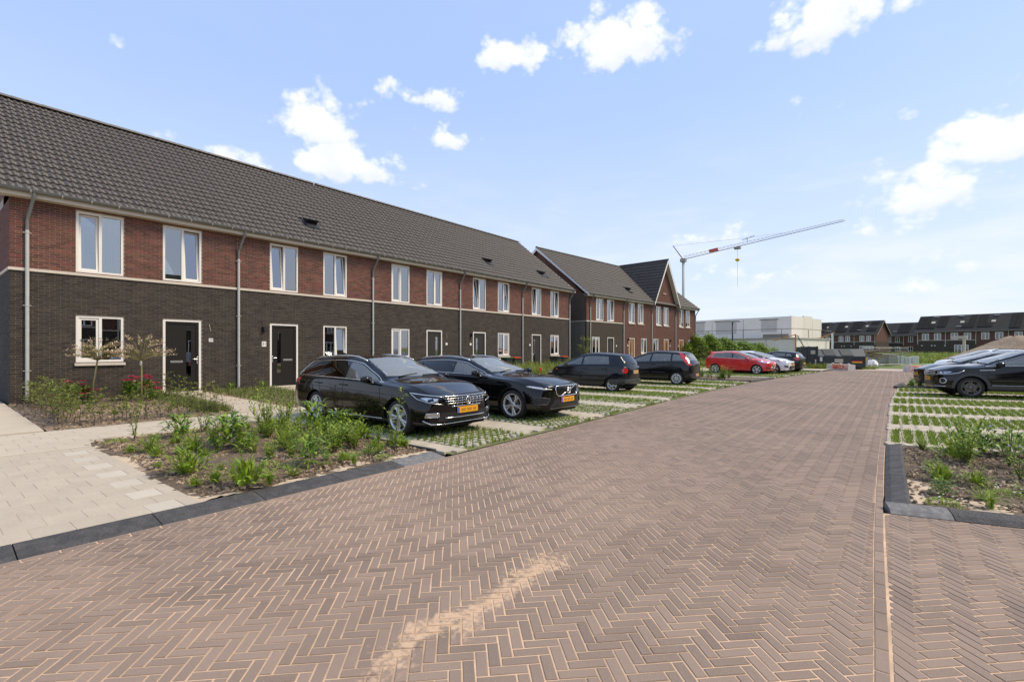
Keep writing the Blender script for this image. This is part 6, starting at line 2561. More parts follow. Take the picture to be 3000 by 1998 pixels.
# ---------------- right of the road: noses toward the road, bays skewed by 15 degrees
RZR = PI + R(13)
def rpos(nose_x, nose_y, xf, off=0):
    """car centre so that its nose centre lies at the point"""
    c_, s_ = math.cos(RZR), math.sin(RZR)
    return (nose_x - xf * c_, nose_y - xf * s_, .035)
c = hatch('black compact SUV on the right with five double-spoke wheels and grey wheel-arch trim', rpos(.92, 21.9, 2.14), RZR, P_black, dict(
    xf=2.14, xr=-2.09, W=1.82, wb=2.59, rw=.340, rr=.238, ra=.388, xcowl=.98, zcowl=1.10, xroof=-.06, zroof=1.56, xrm=-.55, xtt=-1.72, ztt=1.46, xtb=-2.02, ztb=1.12,
    zhf=.90, belt=(1.06, 1.00), roofw=.59, zbot=.25, sweepf=.26, hk=.26, nose=.06), (-1.62, .96), [(-.30, -.34, .04), (-1.18, -1.26, .03)],
    [G_side, G_priv, G_priv], ('spokes', 5, .018, .026, 0, .18), M_alloyd, (-.18, -1.0), .93, chrome=M_chrome, arch=M_trimg, archw=.075, rear_slant=.2)
c.mirrors(.66, 1.10, P_black, .22, .16, .12)
c.seam([(.88, -1, .98), (.92, -1, .7), (.86, -1, .40)], d)
c.seam([(-.30, -1, 1.0), (-.32, -1, .40)], d)
c.line('body_crease', [(.84, -1, .57), (-.9, -1, .57)], d, M_trimg, .012, .0)
c.decal('sill_panel', [(.86, -1, .42), (-.86, -1, .42), (-.86, -1, .255), (.86, -1, .255)], d, M_trimg, .006)
c.line('sill_trim', [(.82, -1, .43), (-.84, -1, .43)], d, M_alloy, .008, .008)
c.decal('headlight', [(2.06, -.54, .86), (1.80, -.82, .88), (1.46, -.92, .90), (1.62, -.89, .81), (2.06, -.54, .74)], s40, M_gloss, .004)
c.line('headlight_trim', [(2.06, -.54, .745), (1.80, -.82, .765), (1.62, -.89, .81), (1.50, -.91, .885)], s40, M_lampc, .013, .008)
c.decal('headlight_lens', [(2.02, -.58, .83), (1.84, -.78, .85), (1.74, -.84, .84), (1.84, -.78, .79), (2.02, -.58, .77)], s40, M_lampc, .007)
c.decal('grille', [(0, -.54, .84), (0, .54, .84), (0, .54, .72), (0, -.54, .72)], f, M_gloss, .005, False)
for z in (.83, .78, .73):
    c.line('grille_bar', [(0, -.52, z), (0, .52, z)], f, M_chrome, .008, .008, False)
cen = Vector((1.9, -.72, .545))
_, a_, b_ = c.basis(s40)
c.decal('fog_light', [cen + a_ * math.cos(t) * .085 + b_ * math.sin(t) * .085 for t in [2 * PI * i / 14 for i in range(14)]], s40, M_trim, .006)
c.line('fog_light_ring', [cen + a_ * math.cos(t) * .085 + b_ * math.sin(t) * .085 for t in [2 * PI * i / 14 for i in range(14)]], s40, M_chrome, .012, .010, True, True)
c.decal('lower_grille', [(0, -.50, .50), (0, .50, .50), (0, .6, .36), (0, -.6, .36)], f, M_trim, .006, False)
c.line('bumper_trim', [(2.08, -.5, .36), (1.86, -.78, .36)], s40, M_alloy, .014, .008)
c.line('fender_badge', [(1.10, -1, .905), (.72, -1, .915)], d, M_chrome, .011, .004)
c.rails(-1.5, -.05, M_gloss, .03)
q = c.hit((5, 0, .6), (-1, 0, 0), 0)
c.plate(q.x + .012, .60)
c.finish()
focus('black hatchback parked behind the black SUV, its low nose and headlight showing', rpos(.72, 26.3, 2.17), RZR, P_black)
c = hatch('white high-roofed car with black roof rails, farthest of the cars on the right', rpos(1.32, 30.4, 2.0), RZR, P_white, dict(
    xf=2.0, xr=-2.1, W=1.78, wb=2.6, rw=.31, rr=.215, ra=.352, xcowl=1.30, zcowl=1.10, xroof=.10, zroof=1.60, xrm=-.45, xtt=-1.75, ztt=1.50, xtb=-2.0, ztb=1.10,
    zhf=.86, belt=(1.06, 1.0), roofw=.60, zbot=.21, sweepf=.26, hk=.36), (-1.7, 1.28), [(.80, .56, .022), (-.12, -.16, .04), (-1.12, -1.16, .03)],
    [G_side, G_side, G_priv, G_priv], ('spokes', 5, .02, .024, 0, .16), M_alloy, (-.1, -1.0), .92, rear_slant=.12)
c.mirrors(.85, 1.08, P_white, .2, .15, .11)
c.rails(-1.6, .0, M_trim, .05)
c.decal('headlight', [(1.86, -.52, .84), (1.55, -.78, .92), (1.38, -.84, .94), (1.5, -.8, .82), (1.86, -.52, .74)], s40, M_lampc, .006)
c.decal('grille', [(0, -.45, .72), (0, .45, .72), (0, .5, .40), (0, -.5, .40)], f, M_gloss, .006, False)
c.finish()
# ================================================================== plants
L_bright = mat('bright_leaf', (.25, .36, .024), .5, var=.3, col2=(.30, .39, .035), huevar=.03, transl=.3)
L_mid = mat('green_leaf', (.19, .31, .020), .5, var=.3, col2=(.24, .34, .025), huevar=.03, transl=.28)
L_dark = mat('dark_leaf', (.075, .16, .016), .4, var=.3, col2=(.10, .18, .02), huevar=.02, transl=.2)
L_hedge = mat('hedge_leaf', (.19, .25, .03), .5, var=.3, col2=(.25, .28, .05), huevar=.04, transl=.3)
L_olive = mat('olive_leaf', (.15, .19, .04), .6, var=.3, col2=(.20, .22, .06), huevar=.03, transl=.25)
L_pink = mat('pink_cream_leaf', (.80, .58, .44), .6, var=.15, col2=(.66, .55, .36), transl=.3)
L_yellow = mat('yellow_leaf', (.30, .30, .03), .5, var=.25, col2=(.45, .38, .03), transl=.3)
M_stem = mat('plant_stem', (.10, .10, .04), .7, var=.2)
M_bark = mat('sapling_bark', (.13, .10, .07), .85, var=.2)
M_willow = mat('willow_bark', (.26, .22, .09), .7, noise=(12, .5), ncol=(.17, .15, .06))
F_white = mat('white_petal', (.80, .78, .74), .6)
F_red = mat('hydrangea_red', (.58, .035, .10), .6, var=.2, col2=(.66, .06, .12))
F_violet = mat('violet_petal', (.40, .34, .52), .6, var=.2)
PM = {}
def leaf(mb, p, d, up, l, w, bend=.25, mi=1):
    """one leaf blade as a folded strip: 5 points, 2 faces"""
    d = d.normalized()
    s = d.cross(up)
    if s.length < .05:
        s = d.cross(Vector((1, 0, .2)))
    s.normalize()
    n = s.cross(d)
    a = p + d * l * .45 + n * l * bend * .35
    t = p + d * l - n * l * bend * .35
    mb.cur = mi
    mb.add([p - s * w * .12, p + s * w * .12, a + s * w * .5, a - s * w * .5, t], [(0, 1, 2, 3), (3, 2, 4)])
def rv(r, z0=-.2, z1=1.):
    a = r.uniform(0, 2 * PI)
    z = r.uniform(z0, z1)
    return Vector((math.cos(a), math.sin(a), z)).normalized()
def stem(mb, pts, r0, mi=0):
    mb.cur = mi
    n = len(pts)
    mb.tube(pts, [r0 * (1 - .7 * i / (n - 1)) for i in range(n)], 4, caps=False)
def plant_mesh(kind, seed):
    key = (kind, seed)
    if key in PM:
        return PM[key]
    r = random.Random(hash(key) % 99991 if False else seed * 131 + sum(map(ord, kind)))
    mb = MB()
    up = Vector((0, 0, 1))
    mats = [M_stem, L_mid]
    if kind == 'broad':
        mats = [M_stem, L_mid, L_bright]
        for i in range(110):
            a = r.uniform(0, 2 * PI)
            e = r.uniform(.2, 1.35)
            d = Vector((math.cos(a) * math.cos(e), math.sin(a) * math.cos(e), math.sin(e)))
            base = Vector((math.cos(a), math.sin(a), 0)) * r.uniform(0, .06)
            q = base + d * r.uniform(.02, .20)
            leaf(mb, q, d + up * .1, up, r.uniform(.10, .21), r.uniform(.024, .042), .5, 2 if r.random() < .35 else 1)
        for i in range(3):
            a = r.uniform(0, 6.28)
            top = Vector((math.cos(a) * .1, math.sin(a) * .1, r.uniform(.35, .5)))
            stem(mb, [Vector((0, 0, 0)), top * .5, top], .006)
            for k in range(8):
                leaf(mb, top * (.35 + .65 * k / 8), rv(r, 0, .8), up, .10, .022, .3, 2)
    elif kind == 'dark':
        mats = [M_stem, L_dark, L_mid]
        for i in range(150):
            a = r.uniform(0, 2 * PI)
            h = r.uniform(.03, .32)
            rad = r.uniform(.02, .20) * (1 - h * .9)
            q = Vector((math.cos(a) * rad, math.sin(a) * rad, h))
            d = Vector((math.cos(a), math.sin(a), r.uniform(-.1, .9)))
            leaf(mb, q, d, up, r.uniform(.07, .14), r.uniform(.024, .042), .5, 1 if r.random() < .45 else 2)
    elif kind == 'upright':
        mats = [M_stem, L_bright, L_mid]
        for i in range(13):
            a = r.uniform(0, 6.28)
            lean = r.uniform(.05, .28)
            h = r.uniform(.32, .58)
            b = Vector((math.cos(a), math.sin(a), 0))
            pts = [b * .03, b * (.03 + lean * .4) + up * h * .5, b * (.03 + lean) * 1.0 + up * h]
            stem(mb, pts, .006)
            n = 16
            for k in range(n):
                t = .12 + .88 * k / n
                q = pts[0].lerp(pts[1], t * 2) if t < .5 else pts[1].lerp(pts[2], t * 2 - 1)
                ang = k * 2.4 + r.random()
                d = Vector((math.cos(ang), math.sin(ang), r.uniform(.2, .8)))
                leaf(mb, q, d, up, r.uniform(.09, .15) * (1.1 - .4 * t), r.uniform(.018, .032), .4, 1 if r.random() < .65 else 2)
    elif kind == 'ferny':
        mats = [M_stem, L_bright, L_mid]
        for i in range(26):
            a = r.uniform(0, 6.28)
            e = r.uniform(.35, 1.4)
            L = r.uniform(.16, .34)
            d = Vector((math.cos(a) * math.cos(e), math.sin(a) * math.cos(e), math.sin(e)))
            side = d.cross(up).normalized()
            pts = [Vector((0, 0, 0)), d * L * .6, d * L + up * -.03]
            stem(mb, pts, .003)
            for k in range(12):
                t = .2 + .8 * k / 12
                q = d * L * t
                for s in (-1, 1):
                    leaf(mb, q, side * s + d * .7 + up * r.uniform(-.2, .3), up, .055 * (1.15 - t * .6), .011, .3, 1 if r.random() < .6 else 2)
    elif kind == 'tuft':
        mats = [M_stem, L_mid, L_bright]
        for i in range(80):
            a = r.uniform(0, 6.28)
            e = r.uniform(.6, 1.5)
            L = r.uniform(.14, .34)
            d = Vector((math.cos(a) * math.cos(e), math.sin(a) * math.cos(e), math.sin(e)))
            leaf(mb, Vector((math.cos(a), math.sin(a), 0)) * r.uniform(0, .04), d, up, L, .010, .6, 1 if r.random() < .6 else 2)
    elif kind == 'mat':
        mats = [M_stem, L_mid, F_white, L_bright]
        for i in range(220):
            a = r.uniform(0, 6.28)
            rad = .20 * math.sqrt(r.random())
            h = .09 * (1 - (rad / .22) ** 2) * r.uniform(.5, 1)
            q = Vector((math.cos(a) * rad, math.sin(a) * rad, h))
            leaf(mb, q, rv(r, .1, 1.2), up, .045, .012, .3, 1 if r.random() < .6 else 3)
        for i in range(10):
            a = r.uniform(0, 6.28)
            rad = .18 * math.sqrt(r.random())
            q = Vector((math.cos(a) * rad, math.sin(a) * rad, .12))
            for k in range(4):
                ang = k * PI / 2 + a
                leaf(mb, q, Vector((math.cos(ang), math.sin(ang), .25)), up, .014, .013, .1, 2)
    elif kind == 'weed':
        mats = [M_stem, L_bright, L_olive]
        for i in range(3):
            a = r.uniform(0, 6.28)
            h = r.uniform(.45, .75)
            pts = [Vector((0, 0, 0)), Vector((math.cos(a) * .05, math.sin(a) * .05, h * .5)), Vector((math.cos(a) * .14, math.sin(a) * .14, h))]
            stem(mb, pts, .006)
            for k in range(26):
                t = .1 + .9 * k / 26
                q = pts[0].lerp(pts[1], t * 2) if t < .5 else pts[1].lerp(pts[2], t * 2 - 1)
                d = rv(r, 0, .8)
                leaf(mb, q + d * .02, d, up, r.uniform(.05, .09), r.uniform(.022, .038), .35, 1 if r.random() < .6 else 2)
    elif kind == 'flower':
        mats = [M_stem, L_mid, F_violet]
        for i in range(8):
            a = r.uniform(0, 6.28)
            h = r.uniform(.35, .6)
            e = Vector((math.cos(a) * r.uniform(.05, .2), math.sin(a) * r.uniform(.05, .2), h))
            stem(mb, [Vector((0, 0, 0)), e * .5 + up * .04, e], .0045)
            for k in range(7):
                leaf(mb, e * (.1 + .1 * k), rv(r, .1, .7), up, .11, .018, .4, 1)
            if i < 4:
                for k in range(14):
                    leaf(mb, e, rv(r, -.4, 1), up, .020, .014, .2, 2)
    elif kind == 'sapling':
        mats = [M_bark, L_hedge, L_olive]
        h = r.uniform(.62, .86)
        pts = [Vector((0, 0, 0))]
        for k in range(1, 6):
            pts.append(Vector((r.uniform(-.03, .03), r.uniform(-.03, .03), h * k / 5)))
        stem(mb, pts, .009)
        for i in range(11):
            t = r.uniform(.22, .95)
            k = min(int(t * 5), 4)
            q = pts[k].lerp(pts[k + 1], t * 5 - k)
            d = rv(r, .15, .7)
            L = r.uniform(.12, .26) * (1.15 - t * .5)
            stem(mb, [q, q + d * L * .6, q + d * L + up * .02], .004)
            for m in range(9):
                qq = q + d * L * (.15 + .85 * m / 9)
                dd = (rv(r, -.3, .6) + d * .6)
                leaf(mb, qq, dd, up, r.uniform(.045, .07), r.uniform(.03, .042), .3, 1 if r.random() < .75 else 2)
        for m in range(8):
            leaf(mb, pts[-1] - up * .02 * m, rv(r, 0, 1), up, .06, .036, .3, 1)
    elif kind == 'bush':
        mats = [M_bark, L_hedge, L_mid, L_yellow]
        for i in range(9):
            d = rv(r, .5, 2.)
            L = r.uniform(.5, 1.0)
            tip = d * L
            stem(mb, [Vector((0, 0, 0)), tip * .5 + up * .06, tip], .012)
            for m in range(60):
                t = .25 + .75 * r.random()
                q = tip * t + rv(r, -1, 1) * r.uniform(.02, .22)
                leaf(mb, q, rv(r, -.3, .8), up, r.uniform(.06, .10), r.uniform(.03, .05), .35, r.choice((1, 1, 2, 2, 3)))
    me = mb.mesh('leaves', mats)
    PM[key] = me
    return me
ORD = 'first second third fourth fifth sixth seventh eighth ninth tenth eleventh twelfth thirteenth fourteenth fifteenth sixteenth seventeenth eighteenth nineteenth twentieth'.split()
PLANTS = {}
def ordinal(i):
    return ORD[i] if i < 20 else ('twenty-' if i < 29 else 'thirty-') + ORD[(i - 20) % 10] if i != 29 else 'thirtieth'
def plant(kind, x, y, z, s, label, group, name, seed=None, sz=None):
    seed = random.randint(1, 3) if seed is None else seed
    o = plant_object(kind, x, y, z, s, label, group, name, seed, sz)
    PLANTS.setdefault(label, []).append(o)
    return o
def name_plants():
    """each plant of a kind is told apart by its place in the line, counted from the left"""
    for lb, lst in PLANTS.items():
        if len(lst) < 2:
            continue
        lst.sort(key=lambda o: float(depth_u(o.location.x, o.location.y)[1]))
        for i, o in enumerate(lst):
            o['label'] = ordinal(i) + ' from left: ' + lb
def plant_object(kind, x, y, z, s, label, group, name, seed, sz):
    return inst(name, plant_mesh(kind, seed), None, (x, y, z), (random.uniform(-.06, .06), random.uniform(-.06, .06), random.uniform(0, 6.28)),
                (s, s, sz or s * random.uniform(.9, 1.1)), label=label, cat='plant', group=group)
KIND = {
    'broad': ('leafy_perennial', 'broad-leaved green plant in the roadside bed'),
    'dark': ('dark_perennial', 'dark green dense plant in the roadside bed'),
    'upright': ('upright_perennial', 'upright narrow-leaved plant in the roadside bed'),
    'ferny': ('ferny_perennial', 'feathery light green plant in the roadside bed'),
    'tuft': ('grass_tuft', 'thin grassy tuft in the roadside bed'),
    'mat': ('flowering_mat', 'low white-dotted cushion plant in the roadside bed'),
    'weed': ('tall_weed', 'tall thin weed in the roadside bed'),
    'flower': ('violet_flower', 'violet-flowered plant in the roadside bed'),
}
def bed(kind, x, y, s, where, z=.045, seed=None):
    nm, lb = KIND[kind]
    lb = lb.replace('the roadside bed', where[0])
    plant(kind, x, y, z, s, lb, nm.replace('_', ' ') + 's in ' + where[1], nm, seed)
LB = ('the bed beside the first estate car', 'the left bed')
for (kind, x, y, s) in (('broad', -6.92, 2.25, 1.15), ('broad', -5.78, 2.42, 1.15), ('tuft', -5.62, 2.62, .75), ('ferny', -8.79, 2.30, 1.0), ('weed', -10.3, 2.5, 1.1),
                        ('dark', -9.9, 3.05, 1.3), ('dark', -8.19, 3.15, 1.7), ('upright', -8.98, 4.12, 1.25), ('mat', -6.31, 2.95, 1.1), ('ferny', -7.41, 3.70, 1.3), ('dark', -6.15, 3.40, 1.15),
                        ('upright', -6.65, 4.05, 1.0), ('dark', -8.7, 4.85, 1.5), ('upright', -6.85, 4.48, .9), ('weed', -5.92, 4.62, 1.25), ('tuft', -5.75, 3.80, .7), ('mat', -5.70, 4.25, .7),
                        ('ferny', -5.80, 2.98, .6), ('tuft', -6.20, 2.28, .8), ('broad', -8.41, 2.30, .5), ('mat', -10.1, 2.2, .9), ('weed', -10.5, 4.8, 1.3), ('upright', -9.44, 4.7, 1.15),
                        ('broad', -8.30, 2.72, .9), ('flower', -8.0, 2.95, 1.0), ('broad', -8.09, 4.75, 1.2), ('broad', -7.24, 4.95, 1.1), ('dark', -7.9, 4.95, 1.3)):
    bed(kind, x, y, s, LB)
rp = random.Random(21)
for i in range(64):
    x = rp.uniform(-10.4, -6.0)
    ylo = 2.85 if x > -8.9 else 2.5
    y = rp.uniform(ylo, 4.95)
    if rp.random() < .75:
        y = min(5.0, y + .35)
    k = rp.choice(('upright', 'upright', 'broad', 'dark', 'ferny', 'ferny', 'upright', 'tuft', 'flower', 'ferny', 'mat', 'weed'))
    bed(k, x, y, rp.uniform(.45, .85) * (.8 if x > -6.8 else 1), LB, .04)
for i in range(16):
    bed(rp.choice(('ferny', 'tuft', 'mat', 'broad')), rp.uniform(-9.6, -5.8), rp.uniform(2.05, 2.9), rp.uniform(.22, .42), LB, .05)
RBW = ('the kerbed bed right of the road', 'the right bed')
for (kind, x, y, s) in (('dark', 1.0, 9.9, 1.25), ('broad', .66, 9.3, 1.05), ('dark', .40, 6.87, .55), ('broad', .42, 7.6, .75), ('upright', .75, 8.95, .95), ('broad', .72, 7.63, .62), ('ferny', .70, 6.95, .55),
                        ('mat', .39, 6.47, .75), ('tuft', .73, 6.6, .7), ('flower', 1.18, 9.1, 1.2), ('flower', 1.16, 8.23, .9), ('ferny', .33, 9.75, .8), ('mat', .93, 7.25, .8), ('upright', .85, 10.05, 1.1),
                        ('dark', 1.3, 10.0, 1.2), ('dark', 1.5, 9.7, 1.0), ('ferny', .35, 8.46, .45), ('broad', 1.15, 7.45, .6), ('upright', 1.5, 8.6, 1.0), ('dark', 2.0, 9.2, 1.2), ('broad', 1.9, 8.2, 1.0),
                        ('upright', 2.3, 10.1, 1.1), ('ferny', 2.5, 8.8, 1.0), ('broad', 2.9, 9.6, 1.1), ('dark', 3.3, 9.0, 1.1)):
    bed(kind, x, y, s, RBW, .04)
MBW = ('the far bed before the red hatchback', 'the far left bed')
for i in range(22):
    bed(rp.choice(('broad', 'dark', 'upright', 'upright', 'weed', 'ferny')), -5.9 - 4.3 * rp.random() ** .8, rp.uniform(25.8, 28.6), rp.uniform(.9, 1.5), MBW, .03)
SBW = ('the small kerbed bed behind the SUV', 'the small right bed')
for (x, y) in ((.5, 26.0), (.8, 26.4), (1.2, 26.6)):
    bed('broad', x, y, .9, SBW, .03)
# ---- front garden of the corner house
gz = slope_z
HG = 'hedge saplings of the corner garden'
for i in range(30):
    t = i / 29
    x = -13.0 + rp.uniform(-.12, .12) - (i % 2) * .28
    y = 1.98 + t * 2.9 + rp.uniform(-.05, .05)
    plant('sapling', x, y, gz(x) - .01, rp.uniform(.62, .95), 'hedge sapling along the footway edge of the corner garden', HG, 'hedge_sapling')
for i in range(30):
    t = i / 29
    x = -13.3 - t * 4.6 + rp.uniform(-.05, .05)
    y = 2.02 + (i % 2) * .26 + rp.uniform(-.06, .06)
    plant('sapling', x, y, gz(x) - .01, rp.uniform(.8, 1.1), 'hedge sapling in the row beside the corner house path', HG, 'hedge_sapling')
for i in range(9):
    x = -13.3 - i * .5
    plant('sapling', x, 4.95 + rp.uniform(-.1, .06), gz(x) - .01, rp.uniform(.65, 1.), 'hedge sapling beside the path to door 29', HG, 'hedge_sapling')
for i in range(8):
    x = -13.1 - i * .45
    plant('sapling', x, 7.2 + rp.uniform(-.15, .15), gz(x) - .01, rp.uniform(.45, .8), 'small sapling between the first two door paths', 'saplings between the first two doors', 'hedge_sapling')
for i in range(16):
    x = rp.uniform(-16.8, -13.3)
    plant(rp.choice(('broad', 'ferny', 'tuft', 'mat')), x, rp.uniform(2.4, 4.8), gz(x), rp.uniform(.4, .75), 'small green plant on the corner garden soil', 'small plants of the corner garden', 'garden_plant')
def hydrangea(x, y, r_, h, nflow, label, seed):
    r = random.Random(seed)
    e = empty('hydrangea', (x, y, gz(x)), 0, label, 'hydrangea', 'hydrangeas of the corner garden')
    mb = MB()
    for i in range(330):
        d = rv(r, -.1, 1.3)
        q = Vector((d.x * r_, d.y * r_, d.z * h + .05)) * r.uniform(.55, 1.0)
        leaf(mb, q, d + Vector((0, 0, r.uniform(-.4, .3))), Vector((0, 0, 1)), r.uniform(.10, .16), r.uniform(.07, .10), .35, 1 if r.random() < .7 else 2)
    mb.build('leaves', [M_stem, L_dark, L_mid], e)
    for i in range(nflow):
        a = r.uniform(0, 6.28)
        el = r.uniform(.25, 1.2)
        c = Vector((math.cos(a) * math.cos(el) * r_ * 1.02, math.sin(a) * math.cos(el) * r_ * 1.02, math.sin(el) * h * 1.08 + .08))
        mb = MB()
        for k in range(46):
            d = rv(r, -.1, 1.)
            q = Vector((d.x * .085, d.y * .085, d.z * .05))
            leaf(mb, c + q, d + Vector((0, 0, .2)), Vector((0, 0, 1)), .034, .034, .2, 0)
        mb.build('flower_head', F_red, e)
hydrangea(-17.35, 2.95, .42, .55, 11, 'red-flowering hydrangea under the ground-floor window of the corner house', 3)
hydrangea(-17.2, 4.25, .50, .62, 14, 'red-flowering hydrangea left of the door numbered 29', 4)
def willow(x, y, trunk_h, r_, h, label, tagd, seed, lean=(0, 0)):
    r = random.Random(seed)
    e = empty('standard_willow', (x, y, gz(x) - .02), 0, label, 'tree', 'young pink-leaved trees of the corner garden')
    mb = MB()
    top = Vector((lean[0], lean[1], trunk_h))
    mb.tube([(0, 0, 0), (lean[0] * .3, lean[1] * .3, trunk_h * .5), tuple(top)], [.022, .019, .021], 8)
    mb.build('trunk', M_willow, e, True)
    mb = MB()
    for i in range(46):
        a = r.uniform(0, 6.28)
        rr = r.uniform(.45, 1.2) * r_
        hh = h * r.uniform(.25, 1.) * (1.1 - .55 * (rr / r_) ** 2)
        tip = top + Vector((math.cos(a) * rr, math.sin(a) * rr, hh))
        mid = top + Vector((math.cos(a) * rr * .45, math.sin(a) * rr * .45, hh * .75))
        stem(mb, [top - Vector((0, 0, .02)), mid, tip], .0055)
        for k in range(26):
            t = .3 + .7 * k / 26
            q = mid.lerp(tip, (t - .3) / .7) if t > .3 else mid
            q = q + Vector((r.uniform(-.03, .03), r.uniform(-.03, .03), r.uniform(-.03, .03)))
            pinky = t > .5 and r.random() < .85
            leaf(mb, q, rv(r, -.2, .9) + (tip - mid) * 1.2, Vector((0, 0, 1)), r.uniform(.05, .085), .024, .25, 2 if pinky else 1)
    mb.build('crown', [M_willow, L_olive, L_pink], e)
    if tagd:
        mb = MB()
        mb.lathe([(.0001, 0), (.06, .0), (.075, .01), (.075, .016), (.0001, .016)], 14, 'y', (top.x, top.y - .03, trunk_h - .08))
        mb.build('plant_tag', F_white, e)
willow(-16.94, 3.18, 1.22, .62, .62, 'small pink-leaved standard tree leaning before the ground-floor window', False, 5, (.08, .10))
willow(-16.41, 4.14, 1.20, .72, .82, 'small pink-leaved standard tree with a white tag, left of the door', True, 6)
# grasses of the gardens (uncountable)
pts = []
for i in range(900):
    x, y = rp.uniform(-18.1, -12.8), rp.uniform(6.45, 8.4)
    if rp.random() < .35 + .4 * (x < -15):
        pts.append((x, y, rp.uniform(.5, 1.3)))
for i in range(500):
    x = rp.uniform(-18.1, -13)
    pts.append((x, 5.1 - abs(rp.gauss(0, .22)), rp.uniform(.6, 1.4)))
g_ = blades('garden_grass', pts, .16, .06, 8, L_olive, 31, 0, .007, kind='stuff', label='thin grass along the paths of the first two doors', cat='grass')
co = np.array([v.co[:] for v in g_.data.vertices])
co[:, 2] += np.array([slope_z(x) for x in co[:, 0]])
g_.data.vertices.foreach_set('co', co.ravel().astype(np.float32))
pts = []
for i in range(4200):
    x, y = rp.uniform(-18.1, -12.8), rp.uniform(9.8, 31.0)
    if any(a < y < b for a, b in ((16.2, 17.4), (19.6, 20.8), (25.1, 26.3))):
        continue
    pts.append((x, y, rp.uniform(.5, 1.5) * (1.3 if y > 17 else .6)))
g_ = blades('wild_growth', pts, .42, .10, 7, L_hedge, 32, 0, .014, kind='stuff', label='wild knee-high grass and weeds in the farther front gardens', cat='weeds')
co = np.array([v.co[:] for v in g_.data.vertices])
co[:, 2] += np.array([slope_z(x) for x in co[:, 0]])
g_.data.vertices.foreach_set('co', co.ravel().astype(np.float32))
for i in range(34):
    x, y = rp.uniform(-17.9, -13.2), rp.uniform(17.6, 30.8)
    if any(a < y < b for a, b in ((19.6, 20.8), (25.1, 26.3))):
        continue
    plant(rp.choice(('weed', 'upright', 'flower')), x, y, gz(x), rp.uniform(1.0, 1.7), 'waist-high weed in the gardens behind the navy hatchback', 'weeds of the overgrown gardens', 'garden_weed')
for (x, y, s, lb) in ((-17.4, 28.7, 1.45, 'large yellow-green shrub at the far corner of the near row'), (-17.2, 27.3, 1.0, 'shrub growing before the last ground-floor window of the near row'),
                      (-16.6, 29.9, 1.1, 'loose yellow-leaved shrub between the two house rows'), (-17.6, 23.3, .8, 'dark weedy shrub beside the downpipe behind the orange-lidded bin')):
    plant('bush', x, y, gz(x), s, lb, 'shrubs of the overgrown gardens', 'garden_shrub')
for (x, y) in ((-18.0, 7.05), (-18.0, 8.15)):
    plant('dark', x, y, gz(x), .9, 'dark plant at the wall between doors 29 and 31', 'plants at the wall foot', 'garden_plant')
# young tree by the last house
e = empty('young_tree', (-15.9, 27.6, gz(-15.9)), 0, 'young leafy tree before the last window of the near row', 'tree')
mb = MB()
mb.tube([(0, 0, 0), (.02, .02, 1.2), (0, .05, 2.3)], [.03, .024, .012], 7)
mb.build('trunk', M_willow, e, True)
mb = MB()
for i in range(26):
    z0 = rp.uniform(1.0, 2.2)
    d_ = rv(rp, .2, 1.2)
    tip = Vector((0, .03, z0)) + d_ * rp.uniform(.3, .65)
    stem(mb, [Vector((0, .03, z0)), tip], .008)
    for k in range(22):
        q = Vector((0, .03, z0)).lerp(tip, .2 + .8 * rp.random()) + rv(rp, -1, 1) * .07
        leaf(mb, q, rv(rp, -.6, .4), Vector((0, 0, 1)), rp.uniform(.08, .13), rp.uniform(.04, .06), .3, rp.choice((1, 1, 2)))
mb.build('crown', [M_bark, L_hedge, L_mid], e)
name_plants()
# ================================================================== small things by the houses
def wheelie_bin(x, y, rz, lidm, label, z=None):
    e = empty('wheelie_bin', (x, y, slope_z(x) if z is None else z), rz, label, 'bin', 'wheelie bins')
    mb = MB()
    vs = []
    for (w, d_, zz) in ((.22, .24, .08), (.27, .32, .92)):
        vs += [(-w, -d_, zz), (w, -d_, zz), (w, d_, zz), (-w, d_, zz)]
    mb.add(vs, [(3, 2, 1, 0), (0, 1, 5, 4), (1, 2, 6, 5), (2, 3, 7, 6), (3, 0, 4, 7)])
    mb.box(-.29, .29, -.34, .34, .90, .94)
    mb.build('body', M_bin, e)
    mb = MB()
    mb.prism([(-.37, .945), (.33, .945), (.33, .965), (.1, 1.01), (-.3, 1.0), (-.38, .975)], -.30, .30, 'yz')
    mb.build('lid', lidm, e)
    for s in (-1, 1):
        mb = MB()
        mb.cyl((s * .25 - .02, .27, .09), .09, .04, 14, 'x')
        mb.build('wheel', M_tyre, e)
    mb = MB()
    mb.tube([(-.24, .33, .93), (-.22, .40, .98), (.22, .40, .98), (.24, .33, .93)], .014, 6)
    mb.build('handle', M_bin, e)
M_bin = mat('bin_plastic', (.025, .032, .028), .5)
M_lido = mat('orange_lid', (.62, .075, .02), .45)
M_lidg = mat('green_lid', (.03, .10, .035), .45)
wheelie_bin(-17.6, 22.35, R(90), M_lido, 'wheelie bin with orange lid against the fourth house of the near row')
wheelie_bin(-17.6, 21.6, R(90), M_lidg, 'wheelie bin with green lid beside the orange-lidded one')
wheelie_bin(-17.5, 27.4, R(90), M_lido, 'wheelie bin with orange lid half hidden by shrubs at the last house')
wheelie_bin(-17.5, 26.75, R(90), M_bin, 'dark wheelie bin half hidden by weeds at the last house')
M_redpost = mat('red_plastic', (.70, .01, .012), .45)
mb = MB()
mb.cyl((0, 0, 0), .055, .62, 14)
mb.lathe([(.055, .62), (.05, .65), (.025, .67), (.001, .672)], 14)
o = mb.build('marker_post', M_redpost, None, 40, label='short red plastic post standing in the weeds behind the second estate car', cat='post')
o.location = (-13.35, 19.0, .05)
mb = MB()
mb.bbox(-.35, .35, -.22, .22, 0, .16, .04)
mb.bbox(-.25, .28, -.18, .2, .165, .28, .04)
